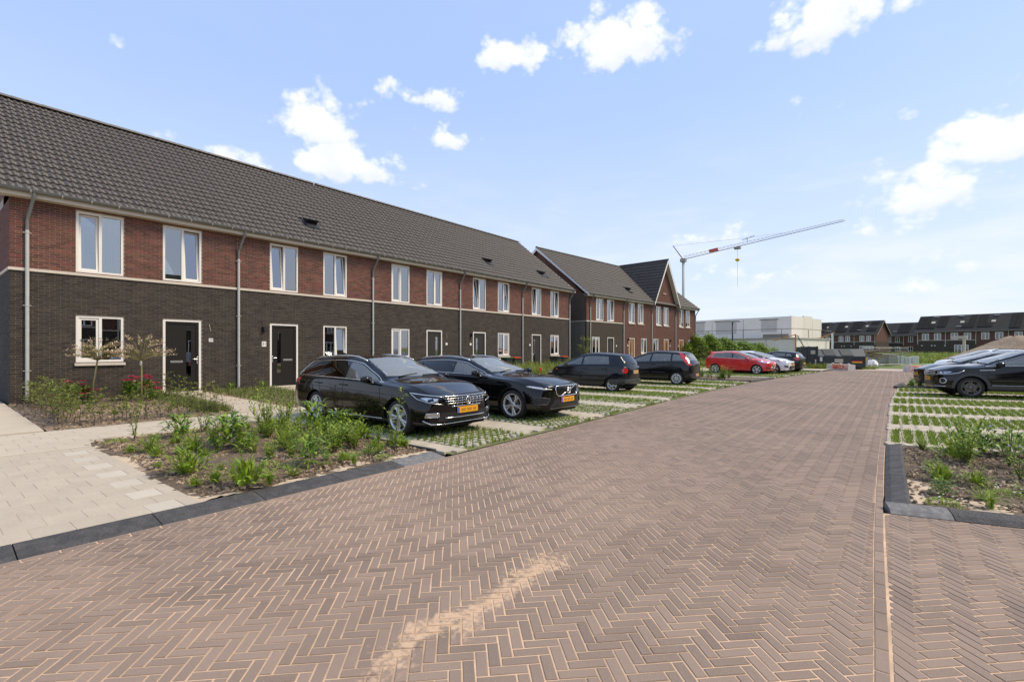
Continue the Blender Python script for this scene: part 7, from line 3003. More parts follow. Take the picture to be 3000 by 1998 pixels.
o = mb.build('rubble_slabs', M_conc, None, label='small pile of pale slabs behind the second estate car', cat='rubble')
o.location = (-12.9, 20.2, .05)
mb = MB()
mb.tube([(0, 0, 0), (.05, -.12, 1.05)], .014, 6)
o = mb.build('leaning_stake', M_willow, None, label='thin wooden stake leaning against the last house wall', cat='stake')
o.location = (-17.9, 26.6, .15)
# ================================================================== site beyond the road
M_conw = mat('shell_concrete', (.74, .695, .61), .85, var=.04, noise=(.8, .35, 7, .12), ncol=(.62, .57, .49), bump=(14, .2, .01))
M_cong = mat('grey_concrete', (.46, .43, .385), .88, var=.05, noise=(1.0, .5, 9, .15), ncol=(.36, .33, .29), bump=(14, .2, .01))
M_board = mat('boarded_opening', (.50, .47, .42), .8, noise=(2, .4), ncol=(.42, .39, .34))
M_rust = mat('rusty_steel', (.12, .085, .06), .7)
M_timber = mat('orange_timber', (.55, .26, .09), .7, noise=(10, .3), ncol=(.42, .20, .07))
M_oldwood = mat('weathered_wood', (.20, .15, .10), .85, var=.2)
M_tarp = mat('green_tarp', (.03, .11, .04), .45, noise=(6, .5), ncol=(.12, .2, .12))
M_skip = mat('dark_green_steel', (.030, .038, .038), .5, var=.1, noise=(3, .4), ncol=(.05, .055, .052))
M_skipl = mat('skip_lid', (.075, .085, .088), .45)
M_galv = mat('galvanised', (.36, .36, .34), .5, metal=.5)
M_orange = mat('orange_spray', (.85, .13, .015), .7)
M_pinksp = mat('pink_spray', (.85, .20, .18), .7)
M_lamp = mat('lamp_post', (.02, .02, .021), .5)
M_flagr = mat('sticker_red', (.55, .03, .02), .6)
M_flagy = mat('sticker_yellow', (.75, .45, .03), .6)
def prism_wall(e, name, p0, p1, z0, z1, th, m, holes=()):
    """upright panel between two ground points"""
    d_ = Vector((p1[0] - p0[0], p1[1] - p0[1], 0))
    L = d_.length
    d_.normalize()
    n = Vector((d_.y, -d_.x, 0))
    mb = MB()
    a, b = Vector((p0[0], p0[1], 0)), Vector((p1[0], p1[1], 0))
    mb.add([a + Vector((0, 0, z0)), b + Vector((0, 0, z0)), b + Vector((0, 0, z1)), a + Vector((0, 0, z1)),
            a - n * th + Vector((0, 0, z0)), b - n * th + Vector((0, 0, z0)), b - n * th + Vector((0, 0, z1)), a - n * th + Vector((0, 0, z1))],
           [(0, 1, 2, 3), (5, 4, 7, 6), (4, 0, 3, 7), (1, 5, 6, 2), (3, 2, 6, 7), (4, 5, 1, 0)])
    return mb.build(name, m, e)
# concrete shell under construction
TH = R(13)
da = Vector((math.sin(TH), math.cos(TH), 0))      # receding side
db = Vector((-math.cos(TH), math.sin(TH), 0))     # along the front, to the left
e = empty('concrete_shell', (-8.9, 63.1, 0), 0, 'white concrete building shell under construction behind the green mound', 'building')
def W2(p, q=0.):
    v = da * p + db * q
    return (v.x, v.y)
prev = 0.
for q in (3.2, 6.4, 9.8, 13.2, 18.0):
    prism_wall(e, 'wall_panel', W2(0, q - .02), W2(0, prev + .02), 0, 2.75 + random.uniform(-.01, .01), .25, M_conw)
    prev = q
prev = 0.
for p_ in (3.4, 6.9, 10.4):
    prism_wall(e, 'wall_panel', W2(prev + .02, 0), W2(p_ - .02, 0), 0, 2.78, .25, M_conw)
    prev = p_
mb = MB()
mb.prism([(W2(-.12, -.12)), (W2(10.5, -.12)), (W2(10.5, 22)), (W2(-.12, 22))], 2.79, 2.93)
mb.build('floor_slab', M_cong, e)
# upper storey set back
ub, ua = 3.4, 7.6
prev = ub
for q in (9.6, 14.2, 21.0, 28.0):
    prism_wall(e, 'wall_panel', W2(ua, q - .03), W2(ua, prev + .03), 2.94, 5.86 + random.uniform(-.02, .02), .25, M_conw)
    prev = q
prev = ua
for k, p_ in enumerate((11.6, 14.5, 17.8)):
    prism_wall(e, 'wall_panel', W2(prev + .03, ub), W2(p_ - .03, ub), 2.94, (5.9, 6.05, 5.8)[k], .25, M_conw)
    prev = p_
for (q0, q1, z0, z1) in ((5.2, 7.2, 3.9, 5.45), (10.6, 13.6, 3.75, 5.5), (15.4, 18.2, 3.75, 5.5), (20.2, 22.5, 3.75, 5.4)):
    a, b = W2(ua - .03, q1), W2(ua - .03, q0)
    prism_wall(e, 'boarded_opening', a, b, z0, z1, .02, M_board)
    a, b = W2(ua - .06, q1 + .2), W2(ua - .06, q0 - .2)
    prism_wall(e, 'lintel', a, b, z1 + .04, z1 + .12, .04, M_rust)
# guard rail on the slab
mb = MB()
rail = [Vector((*W2(.05, 21), 3.95)), Vector((*W2(.05, .1), 3.95)), Vector((*W2(10.3, .1), 3.95))]
mb.tube(rail, .03, 5)
for q in (1.5, 6.0, 10.5, 15):
    x, y = W2(.05, q)
    mb.tube([(x, y, 2.93), (x, y, 3.97)], .03, 5)
for p_ in (4, 8):
    x, y = W2(p_, .1)
    mb.tube([(x, y, 2.93), (x, y, 3.97)], .03, 5)
mb.build('guard_rail', M_rust, e)
mb = MB()
for k in range(4):
    a = W2(.4, 1.0)
    mb.box(a[0] - 2.6, a[0] + .1, a[1], a[1] + .5, 2.95 + k * .11, 3.03 + k * .11)
mb.build('plank_stack', M_oldwood, e)
# dark strip opening above the mound and the green sheeted doorway
prism_wall(e, 'dark_opening', W2(-.015, 13.0), W2(-.015, 7.6), 2.25, 2.68, .01, M_dark)
fr = prism_wall(e, 'doorway_frame', W2(-.03, 5.7), W2(-.03, 3.55), .0, 2.3, .05, M_black)
prism_wall(e, 'doorway_sheet', W2(-.05, 5.45), W2(-.05, 3.9), .2, 2.1, .02, M_tarp)
# timber props
e2 = empty('timber_prop', (-8.55, 60.8, 0), 0, 'orange timber post with a long sloping brace before the concrete shell', 'timber prop')
mb = MB()
mb.box(-.07, .07, -.07, .07, 0, 3.25)
mb.build('post', M_timber, e2)
mb = MB()
mb.tube([(0, .05, 3.2), (-1.1, .4, 2.9), (-2.3, .8, 2.55)], .05, 5)
mb.build('brace', M_timber, e2)
mb = MB()
mb.tube([(.15, 0, 3.1), (1.55, 1.0, 0)], .05, 5)
for k in range(9):
    t = k / 9
    mb.tube([(.15 + 1.4 * t, t, 3.1 - 3.1 * t), (.35 + 1.4 * t, t, 3.0 - 3.1 * t)], .02, 4)
mb.build('ladder_brace', M_rust, e2)
e2 = empty('timber_prop', (-6.2, 72.5, 0), 0, 'white post with pale timber brace at the right end of the concrete shell', 'timber prop')
mb = MB()
mb.box(-.1, .1, -.1, .1, 0, 3.6)
mb.build('post', M_white, e2)
mb = MB()
mb.tube([(.2, 0, 3.65), (-1.4, .3, 3.0), (-2.6, .4, 2.95)], .07, 5)
mb.build('brace', M_timber, e2)
# overgrown mound in front of it
rm = random.Random(9)
mb = MB()
me_pts = []
heights = [(-17.2, 2.6), (-15.5, 3.0), (-13.8, 2.6), (-12.2, 2.15), (-10.8, 1.95), (-9.6, 1.5), (-8.6, .9)]
nx, ny = 44, 14
vs, fs = [], []
for i in range(nx):
    x = -17.6 + 9.4 * i / (nx - 1)
    hmax = float(interp(heights, x))
    for j in range(ny):
        t = j / (ny - 1)
        z = hmax * math.sin(PI * min(t * .62, 1)) ** .7 * (.86 + .14 * math.sin(i * .9 + j)) - .05
        vs.append((x + rm.uniform(-.05, .05), 47.6 + t * 5.2 + .25 * (x + 17), z))
for i in range(nx - 1):
    for j in range(ny - 1):
        fs.append((i * ny + j, (i + 1) * ny + j, (i + 1) * ny + j + 1, i * ny + j + 1))
e = empty('bramble_mound', (0, 0, 0), 0, 'overgrown green mound of brambles between the far row and the concrete shell', 'bushes')
mb.add(vs, fs)
mb.build('earth', M_soil, e, True)
mb = MB()
for (f0) in fs:
    c = sum((Vector(vs[k]) for k in f0), Vector()) / 4
    for k in range(34):
        q = c + Vector((rm.uniform(-.2, .2), rm.uniform(-.3, .3), rm.uniform(.0, .32) * (1 if rm.random() < .8 else 1.8)))
        leaf(mb, q, rv(rm, -.5, .9), Vector((0, 0, 1)), rm.uniform(.14, .24), rm.uniform(.08, .13), .35, rm.choice((0, 0, 1, 2)))
mb.build('leaves', [L_mid, L_dark, L_bright], e)
for k, x in enumerate((-16.6, -13.4, -11.0)):
    mb = MB()
    mb.box(-.04, .04, -.04, .04, 0, 1.75)
    o = mb.build('fence_post', M_lamp, None, label=('first', 'second', 'third')[k] + ' dark fence post from the houses, standing in the brambles', cat='post', group='dark fence posts')
    o.location = (x, 47.0 + .25 * (x + 17), 0)
pts = [(rm.uniform(-17, -9), rm.uniform(44.5, 48.5), rm.uniform(.6, 1.4)) for _ in range(1400)] + [(rm.uniform(-8.4, -4.2), rm.uniform(45.6, 48), rm.uniform(.5, 1.2)) for _ in range(600)] + \
      [(rm.uniform(-4.2, -1.5), rm.uniform(48.5, 50.5), rm.uniform(.2, .7)) for _ in range(200)]
blades('verge_grass', pts, .5, .18, 6, L_hedge, 33, -.05, .022, kind='stuff', label='tall rough grass at the edge of the building site', cat='grass')
pts = [(rm.uniform(-30, 60), rm.uniform(110, 150), rm.uniform(.6, 1.5)) for _ in range(5000)] + [(rm.uniform(0, 40), rm.uniform(75, 110), rm.uniform(.3, .8)) for _ in range(3000)]
blades('meadow_grass', pts, .8, .3, 4, L_hedge, 34, -.1, .06, kind='stuff', label='rough meadow grass before the far houses', cat='grass')
# street lamp
e = empty('street_lamp', (-13.6, 55.0, 0), 0, 'dark street lamp post before the white concrete shell', 'street lamp')
mb = MB()
mb.tube([(0, 0, 0), (0, 0, 4.5)], [.09, .065], 10)
mb.build('post', M_lamp, e, True)
mb = MB()
mb.bbox(-.30, .85, -.14, .14, 4.48, 4.62, .05)
mb.build('lamp_head', M_galv, e)
# skip with lids, open skip, site bins
SK = R(18)
def skip(loc, L, Wd, hgt, label, lids):
    e = empty('waste_container', loc, SK, label, 'container')
    mb = MB()
    mb.box(0, L, 0, Wd, .12, hgt * .62)
    mb.build('hull', M_skip, e)
    mb = MB()
    mb.add([(0, -.02, hgt * .62), (L, -.02, hgt * .62), (L, Wd * .35, hgt), (0, Wd * .35, hgt), (0, Wd, hgt), (L, Wd, hgt), (0, Wd, hgt * .62), (L, Wd, hgt * .62)],
           [(0, 1, 2, 3), (3, 2, 5, 4), (4, 5, 7, 6), (1, 7, 5, 2), (0, 3, 4, 6)])
    mb.build('roof', M_skipl, e)
    for k in range(lids):
        x0 = .5 + k * (L - .9) / lids
        x1 = x0 + (L - .9) / lids - .4
        mb = MB()
        def P(x, t, o):
            return (x, -.02 + t * Wd * .35 - .03 * o, hgt * (.62 + .38 * t) + .02 * o)
        mb.add([P(x0, .12, 1), P(x1, .12, 1), P(x1 - .12, .92, 1), P(x0 - .12, .92, 1), P(x0, .12, 0), P(x1, .12, 0), P(x1 - .12, .92, 0), P(x0 - .12, .92, 0)],
               [(0, 1, 2, 3), (4, 5, 1, 0), (5, 6, 2, 1), (7, 4, 0, 3), (3, 2, 6, 7)])
        mb.build('lid', M_skip, e)
    for x in (0.02, L * .42, L * .8, L - .1):
        mb = MB()
        mb.box(x, x + .09, -.06, 0, .12, hgt * .62)
        mb.build('rib', M_skip, e)
    mb = MB()
    mb.box(-.02, L + .02, -.07, .02, hgt * .60, hgt * .64)
    mb.build('rim', M_skipl, e)
    return e
e = skip((-5.0, 46.9, 0), 3.3, 1.8, 1.62, 'long dark lidded waste container beyond the end of the road', 2)
mb = MB()
mb.box(1.15, 1.75, -.085, -.075, .5, .82)
mb.build('label_plate', M_conc_l, e)
for z, m_ in ((.66, M_num), (.58, M_flagr), (.50, M_flagy)):
    mb = MB()
    mb.box(2.35, 3.05, -.085, -.075, z, z + .08)
    mb.build('sticker', m_, e)
mb = MB()
mb.box(.12, .3, -.085, -.075, .6, .95)
mb.build('sticker', M_white, e)
e = empty('waste_container', (-6.15, 46.3, 0), SK, 'tall dark ribbed container end left of the lidded container', 'container')
mb = MB()
mb.box(0, 1.22, 0, 1.9, .1, 1.78)
mb.build('hull', M_skip, e)
for x in (.0, .52, 1.12):
    mb = MB()
    mb.box(x, x + .12, -.08, .0, .1, 1.84)
    mb.build('rib', M_skip, e)
for z in (.1, .95, 1.72):
    mb = MB()
    mb.box(0, 1.22, -.05, -.001, z, z + .09)
    mb.build('rib', M_skip, e)
mb = MB()
mb.box(.72, 1.05, -.01, -.003, 1.2, 1.5)
mb.build('label_plate', M_conc_l, e)
for x in (.10, 1.0):
    for k in range(4):
        mb = MB()
        mb.box(x, x + .1, -.095, -.085, .42 + k * .1, .52 + k * .1)
        mb.build('reflector', M_flagr if k % 2 else M_white, e)
for k, x in enumerate((-3.0, -2.35)):
    e = empty('site_bin', (x, 53.0 + k * .4, 0), R(15), ('left', 'right')[k] + ' of the two grey site bins beside the lidded container', 'bin', 'grey site bins')
    mb = MB()
    mb.add([(-.32, -.3, .1), (.32, -.3, .1), (.32, .3, .1), (-.32, .3, .1), (-.42, -.4, .95), (.42, -.4, .95), (.42, .4, .95), (-.42, .4, .95)],
           [(3, 2, 1, 0), (0, 1, 5, 4), (1, 2, 6, 5), (2, 3, 7, 6), (3, 0, 4, 7), (4, 5, 6, 7)])
    mb.build('body', M_cong, e)
    mb = MB()
    mb.box(-.46, .46, -.44, .44, .95, 1.02)
    mb.build('lid', M_skipl, e)
    if k:
        mb = MB()
        mb.add([(-.3, -.385, .55), (.3, -.385, .55), (.3, -.41, .85), (-.3, -.41, .85)], [(0, 1, 2, 3)])
        mb.build('label_plate', M_flagy, e)
# concrete barriers with sprayed letters
def barrier(loc, rz, label, strokes, L=1.85, pink=None):
    e = empty('concrete_barrier', loc, rz, label, 'barrier', 'concrete barriers across the road end')
    mb = MB()
    mb.prism([(-.30, 0), (.30, 0), (.28, .44), (-.28, .44)], 0, L, 'yz')
    mb.build('block', M_conw, e)
    for k in range(3):
        mb = MB()
        mb.lathe([(.10, .44), (.10, .48), (.06, .53), (.001, .54)], 10, 'z', (.3 + k * (L - .6) / 2, 0, 0))
        mb.build('stud', M_cong, e, True)
    mb = MB()
    for st in strokes:
        mb.tube([(x * L, -.305, z) for x, z in st], .034, 5)
    mb.build('sprayed_letters', M_orange, e)
    if pink:
        mb = MB()
        for st in pink:
            mb.tube([(x * L, -.302, z) for x, z in st], .016, 5)
        mb.build('sprayed_edge', M_pinksp, e)
HAU = [[(.33, .40), (.33, .10)], [(.33, .25), (.42, .24)], [(.42, .40), (.43, .08), (.52, .38), (.62, .12)], [(.46, .22), (.58, .22)], [(.64, .36), (.66, .16), (.74, .10), (.80, .34)],
       [(.80, .34), (.86, .18), (.97, .14)], [(.36, .18), (.52, .14)], [(.30, .42), (.60, .40), (.80, .37)]]
barrier((-4.05, 45.6, 0), R(-48), 'left concrete barrier with orange sprayed letters at the road end', HAU, 2.25, [[(.98, .05), (.98, .40)], [(.75, .41), (.98, .40)]])
H2 = [[(.16, .36), (.50, .40), (.92, .42)], [(.10, .14), (.30, .16), (.55, .22), (.95, .18)], [(.92, .42), (.95, .18)], [(.24, .38), (.26, .06)], [(.30, .16), (.44, .06), (.55, .34), (.66, .14), (.80, .10)]]
barrier((.58, 44.6, 0), R(28), 'right concrete barrier with orange sprayed letters at the road end', H2, 2.2, [[(.02, .02), (.03, .42), (.2, .43)], [(.02, .02), (.10, .06)]])
# stack of slabs, fence panels, blocks, rubble
e = empty('slab_stack', (-2.7, 61.0, 0), R(15), 'stack of long grey concrete slabs behind the site fence', 'slab stack')
for k in range(6):
    mb = MB()
    mb.box(-.1 + random.uniform(0, .2), 3.0 + random.uniform(-.15, .1), 0, 2.2, .05 + k * .185, .05 + k * .185 + .135)
    mb.build('slab', M_cong, e)
mb = MB()
mb.box(2.2, 2.9, -.25, 1.2, 0, .95)
mb.build('side_pack', M_conc, e)
e = empty('debris_heap', (-3.4, 56.5, 0), R(12), 'heap of broken timber on the skip edge before the slab stack', 'debris')
for k in range(14):
    mb = MB()
    a = random.uniform(-.3, .5)
    L = random.uniform(1.0, 2.6)
    x, z = random.uniform(-.6, 1.6), random.uniform(.9, 1.5)
    mb.tube([(x, random.uniform(-.3, .3), z), (x + L * math.cos(a), random.uniform(-.3, .3), z - L * math.sin(a) * .5)], .05, 4)
    mb.build('plank', M_oldwood, e)
for (x, y, rz, n) in ((-2.35, 57.8, R(12), 2), (.05, 60.9, R(80), 1)):
    pass
def fence_panel(loc, rz, L, label):
    e = empty('site_fence', loc, rz, label, 'fence', 'mesh fence panels of the building site')
    mb = MB()
    mb.tube([(0, 0, .1), (0, 0, 1.75), (L, 0, 1.75), (L, 0, .1)], .028, 6)
    mb.tube([(0, 0, .15), (L, 0, .15)], .02, 5)
    mb.build('frame', M_galv, e)
    mb = MB()
    n = int(L / .22)
    for k in range(1, n):
        x = L * k / n
        mb.box(x - .006, x + .006, -.006, .006, .15, 1.75)
    for z in (.45, .75, 1.05, 1.35, 1.6):
        mb.box(0, L, -.005, .005, z - .005, z + .005)
    mb.build('mesh', M_galv, e)
    for x in (0, L):
        mb = MB()
        mb.bbox(x - .25, x + .25, -.12, .12, 0, .12, .03)
        mb.build('foot', M_cong, e)
fence_panel((-2.4, 57.6, 0), R(38), 1.5, 'mesh fence panel left of the others before the slab stack')
fence_panel((-1.2, 58.6, 0), R(52), 2.6, 'mesh fence panel in the middle, before the slab stack')
fence_panel((.35, 60.6, 0), R(75), 2.6, 'mesh fence panel seen almost edge-on at the right of the slab stack')
e = empty('white_bags', (-2.2, 56.0, 0), 0, 'pile of white plastic sheeting between the bins and the slab stack', 'sheeting')
for k in range(5):
    mb = MB()
    rr = random.uniform(.25, .4)
    prof = [(.001, 0), (rr, .03), (rr * 1.05, .25), (rr * .7, .5), (.001, .62)]
    mb.lathe(prof, 9, 'z', (random.uniform(-.7, .7), random.uniform(-.3, .3), 0))
    mb.v = [(a + random.uniform(-.06, .06), b + random.uniform(-.06, .06), c + random.uniform(-.05, .05)) for a, b, c in mb.v]
    mb.build('bag', M_white, e)
for k, x in enumerate((-.9, .15)):
    e = empty('concrete_block_stack', (x + .1, 69.5, 0), R(10), ('grey block stack just left of the white one', 'white block stack beyond the fence on the right')[k], 'blocks')
    for j in range(3 if k else 2):
        mb = MB()
        mb.bbox(j * .62, j * .62 + .58, 0, .6, 0, .82 - .08 * (j == 1), .03)
        mb.build('block', M_conw if k else M_cong, e)
# sand heap
rs = random.Random(4)
nx, ny = 46, 26
vs, fs = [], []
for i in range(nx):
    for j in range(ny):
        u, v = i / (nx - 1), j / (ny - 1)
        x = 4.2 + 24 * u
        y = 78 + 16 * v - 3 * u
        ridge = min(1, u * 3.4) ** 1.0 * (1 if u < .8 else (1 - u) / .2)
        h = 3.35 * ridge * math.sin(PI * v) ** .8
        h += (math.sin(x * 1.7 + y) * .12 + math.sin(x * 3.1 - y * 2.3) * .10 + rs.uniform(-.07, .07)) * (1 if 0 < v < 1 else 0) * ridge
        vs.append((x, y, h - .12))
for i in range(nx - 1):
    for j in range(ny - 1):
        fs.append((i * ny + j, (i + 1) * ny + j, (i + 1) * ny + j + 1, i * ny + j + 1))
M_heap = mat('sand_heap', (.33, .245, .165), .95, noise=(.9, .6, 5, .35), ncol=(.24, .18, .12), bump=(4, .9, .25))
mb = MB()
mb.add(vs, fs)
mb.build('sand_heap', M_heap, None, True, label='large brown heap of sand behind the cars on the right', cat='sand heap')
# finger post
e = empty('finger_post', (7.8, 95.5, 0), R(-20), 'pale post with a short arm pointing left, before the far right row', 'sign')
mb = MB()
mb.box(-.14, .14, -.14, .14, 0, 3.55)
mb.build('post', M_conc_l, e)
mb = MB()
mb.bbox(-1.5, .3, -.12, .12, 3.1, 3.5, .05)
mb.build('arm', M_conc_l, e)
# ================================================================== far rows of houses
RZF2 = R(-17)
M_panel = mat('solar_panel', (.012, .0115, .011), .75, spec=.2)
M_roofd = mat('far_roof', (.045, .042, .039), .85, spec=.2, noise=(.6, .3), ncol=(.075, .07, .066))
M_curt2 = mat('pale_curtain', (.55, .54, .50), .8)
M_curt3 = mat('pink_curtain', (.55, .10, .16), .8)
G_far = glass_mat('far_glass', (.4, .42, .4), 2.2)
def far_row(loc, L, label, ups, downs, pipes, solar, lights, vents, gable_r=False, gable_l=False, reds=(), split=None, rz=RZF2):
    """row seen from across the meadow; x runs to the right, front faces the camera"""
    h = empty('house_row', loc, rz, label, 'house row', 'rows of houses across the meadow')
    holes = [(a, b, c, d_) for (a, b, c, d_, *_) in ups + downs]
    segs = [(0, L, True)] if split is None else split
    for (s0, s1, two) in segs:
        mb = MB()
        wall_sheet(mb, s0, s1, -.3, ZB, [q for q in holes if s0 <= q[0] < s1], 0)
        mb.build('lower_wall', BT_dark if two else BT_brown, h)
        mb = MB()
        wall_sheet(mb, s0, s1, ZB, 5.5, [q for q in holes if s0 <= q[0] < s1], 0)
        mb.build('upper_wall', BT_brown, h)
        if two:
            mb = MB()
            mb.box(s0, s1, -.05, .01, ZB - .05, ZB + .04)
            mb.build('string_course', M_band_c, h)
    mb = MB()
    mb.quad((0, 1.6, -.3), (L, 1.6, -.3), (L, 1.6, 5.6), (0, 1.6, 5.6))
    mb.quad((0, 0, 5.5), (L, 0, 5.5), (L, DEP, 5.5), (0, DEP, 5.5))
    mb.build('inner_wall', M_room, h)
    for (x, on) in ((0, gable_l), (L, gable_r)):
        mb = MB()
        mb.add([(x, 0, -.3), (x, DEP, -.3), (x, DEP, ZB), (x, 0, ZB)], [(0, 1, 2, 3)])
        mb.build('gable_lower_wall', BT_dark, h)
        mb = MB()
        mb.add([(x, 0, ZB), (x, DEP, ZB), (x, DEP, 5.5), (x, RIDGE_Y, RIDGE_Z - .1), (x, 0, 5.5)], [(0, 1, 2, 3, 4)])
        mb.build('gable_upper_wall', BT_brown, h)
    for lst in (ups, downs):
        for (a, b, c, d_, *cur) in lst:
            mb = MB()
            frame_bars(mb, a, b, c, d_, .09, -.02, .10)
            xm = (a + b) / 2
            mb.box(xm - .06, xm + .06, -.018, .098, c + .09, d_ - .09)
            if b - a > 2:
                for t in (.25, .75):
                    mb.box(a + (b - a) * t - .05, a + (b - a) * t + .05, -.018, .098, c + .09, d_ - .09)
            w = mb.build('window', M_cream, h)
            mb = MB()
            mb.quad((a + .05, .06, c + .05), (b - .05, .06, c + .05), (b - .05, .06, d_ - .05), (a + .05, .06, d_ - .05))
            mb.build('pane', G_far, w)
            if cur:
                mb = MB()
                cx0, cx1 = (a + .08, xm) if cur[0] == 'L' else ((xm, b - .08) if cur[0] == 'R' else (a + .08, b - .08))
                mb.quad((cx0, .3, c), (cx1, .3, c), (cx1, .3, d_ if len(cur) < 3 else c + (d_ - c) * .5), (cx0, .3, d_ if len(cur) < 3 else c + (d_ - c) * .5))
                mb.build('curtain', cur[1] if len(cur) > 1 else M_curt2, w)
    # roof
    ov = .55
    mb = MB()
    x0, x1 = -ov if gable_l else -.05, L + ov if gable_r else L + .05
    vs = []
    for x in (x0, x1):
        vs += [(x, EAVE_Y, EAVE_Z), (x, RIDGE_Y, RIDGE_Z), (x, 2 * RIDGE_Y - EAVE_Y, EAVE_Z), (x, EAVE_Y, EAVE_Z - .14), (x, RIDGE_Y, RIDGE_Z - .14), (x, 2 * RIDGE_Y - EAVE_Y, EAVE_Z - .14)]
    mb.add(vs, [(0, 6, 7, 1), (1, 7, 8, 2), (3, 4, 10, 9), (4, 5, 11, 10), (0, 3, 9, 6), (2, 8, 11, 5), (0, 1, 4, 3), (1, 2, 5, 4), (6, 9, 10, 7), (7, 10, 11, 8)])
    roof = mb.build('roof', M_roofd, h)
    Vv = Vector((0, math.cos(PITCH), math.sin(PITCH)))
    Nv = Vector((0, -math.sin(PITCH), math.cos(PITCH)))
    def onroof(name, a, b, s0, s1, o, m):
        mb = MB()
        def P(x, s, n):
            return Vector((x, EAVE_Y, EAVE_Z)) + Vv * s + Nv * n
        mb.add([P(a, s0, o), P(b, s0, o), P(b, s1, o), P(a, s1, o), P(a, s0, 0), P(b, s0, 0), P(b, s1, 0), P(a, s1, 0)],
               [(0, 1, 2, 3), (4, 5, 1, 0), (5, 6, 2, 1), (7, 4, 0, 3)])
        return mb.build(name, m, roof)
    k = 0.
    # tile courses as raised battens far away
    mb = MB()
    for i in range(1, 19):
        p = Vector((0, EAVE_Y, EAVE_Z)) + Vv * (i * SLOPE_L / 19)
        q = p + Nv * .02
        mb.add([(x0, q.y, q.z), (x1, q.y, q.z), (x1, p.y + .12, p.z + .10), (x0, p.y + .12, p.z + .10)], [(0, 1, 2, 3)])
    mb.build('tile_courses', M_roofd, roof)
    for (a, b, s0, s1) in solar:
        nx_ = max(1, round((b - a) / 1.05))
        ny_ = max(1, round((s1 - s0) / 1.7))
        for i in range(nx_):
            for j in range(ny_):
                onroof('solar_panel', a + (b - a) * i / nx_ + .02, a + (b - a) * (i + 1) / nx_ - .02, s0 + (s1 - s0) * j / ny_ + .02, s0 + (s1 - s0) * (j + 1) / ny_ - .02, .14, M_panel)
    for (x, s) in lights:
        onroof('roof_window', x - .35, x + .35, s - .35, s + .35, .10, M_conc_l)
    for (x, s) in vents:
        onroof('roof_vent', x - .5, x + .5, s - .08, s + .08, .22, M_galv)
    mb = MB()
    mb.tube([(x0, EAVE_Y - .07, EAVE_Z - .06), (x1, EAVE_Y - .07, EAVE_Z - .06)], .08, 6)
    mb.build('gutter', M_zinc, h)
    for x in pipes:
        mb = MB()
        mb.tube([(x + .12, EAVE_Y, EAVE_Z - .1), (x, -.06, EAVE_Z - .75), (x, -.06, 2.6)], .06, 6)
        mb.build('downpipe', M_pipe, h)
    for (x, on) in ((x0, gable_l), (x1, gable_r)):
        if on:
            barge(h, x, -1 if x > 1 else 1, M_fascia)
    for x in reds:
        mb = MB()
        mb.box(x - .13, x + .13, -.06, -.002, 2.2, 2.4)
        mb.build('wall_light', M_white, h)
    return h
LA = 27.0
oa = Vector((-4.32, 171.38))
ca, sa = math.cos(RZF2), math.sin(RZF2)
A = lambda x: x + LA
up = lambda a, b, *c: (a, b, 3.70, 5.30) + c
far_row((oa.x - LA * ca, oa.y - LA * sa, HB), LA, 'far row left of centre with its brown brick gable end turned to the right',
        [up(A(-18.3), A(-17.1)), up(A(-16.6), A(-15.4)), up(A(-14.6), A(-13.5)), up(A(-12.94), A(-11.71), 'A'), up(A(-9.35), A(-8.14), 'R', M_curt3, 1), up(A(-7.64), A(-6.42), 'A', M_curt3, 1),
         up(A(-4.01), A(-2.81), 'A'), up(A(-2.34), A(-1.17), 'A')],
        [(A(-4.05), A(-.6), .1, 2.38, 'L')], [A(-16.0), A(-10.68), A(-5.34), A(-.21)],
        [(A(-20.4), A(-18.3), 1.4, 6.0), (A(-15.7), A(-13.6), 1.4, 6.2), (A(-10.7), A(-8.9), 1.4, 6.4), (A(-8.9), A(-7.8), 1.4, 3.0), (A(-6.9), A(-4.1), 1.5, 6.3), (A(-2.6), A(-.3), 1.6, 3.1), (A(-2.2), A(-.3), 4.6, 6.3)],
        [(A(-8.3), 3.9), (A(-3.0), 3.9), (A(-13.6), 3.9)], [(A(-16.8), 5.8), (A(-12.3), 5.8), (A(-7.9), 5.9), (A(-4.0), 5.9), (A(-4.4), 1.9), (A(-12.2), 1.7)],
        gable_r=True, reds=(A(-11.3), A(-8.6), A(-7.9), A(-6.1)))
ob = Vector((-1.91, 189.88))
far_row((ob.x - 2 * ca, ob.y - 2 * sa, HB - .15), 14.0, 'low far row in the gap between the two larger rows',
        [up(2.26, 2.97), up(3.94, 5.07), up(7.17, 8.33, 'A')], [(2.26, 2.97, 1.0, 2.35), (3.94, 5.07, .97, 2.35), (7.17, 8.33, .97, 2.35, 'A')], [6.04],
        [(4.2, 7.2, 1.4, 6.0), (8.2, 11.5, 1.4, 6.0)], [], [(3.6, 1.9)], split=[(0, 6.04, True), (6.04, 14.0, False)])
oc = Vector((4.22, 157.73))
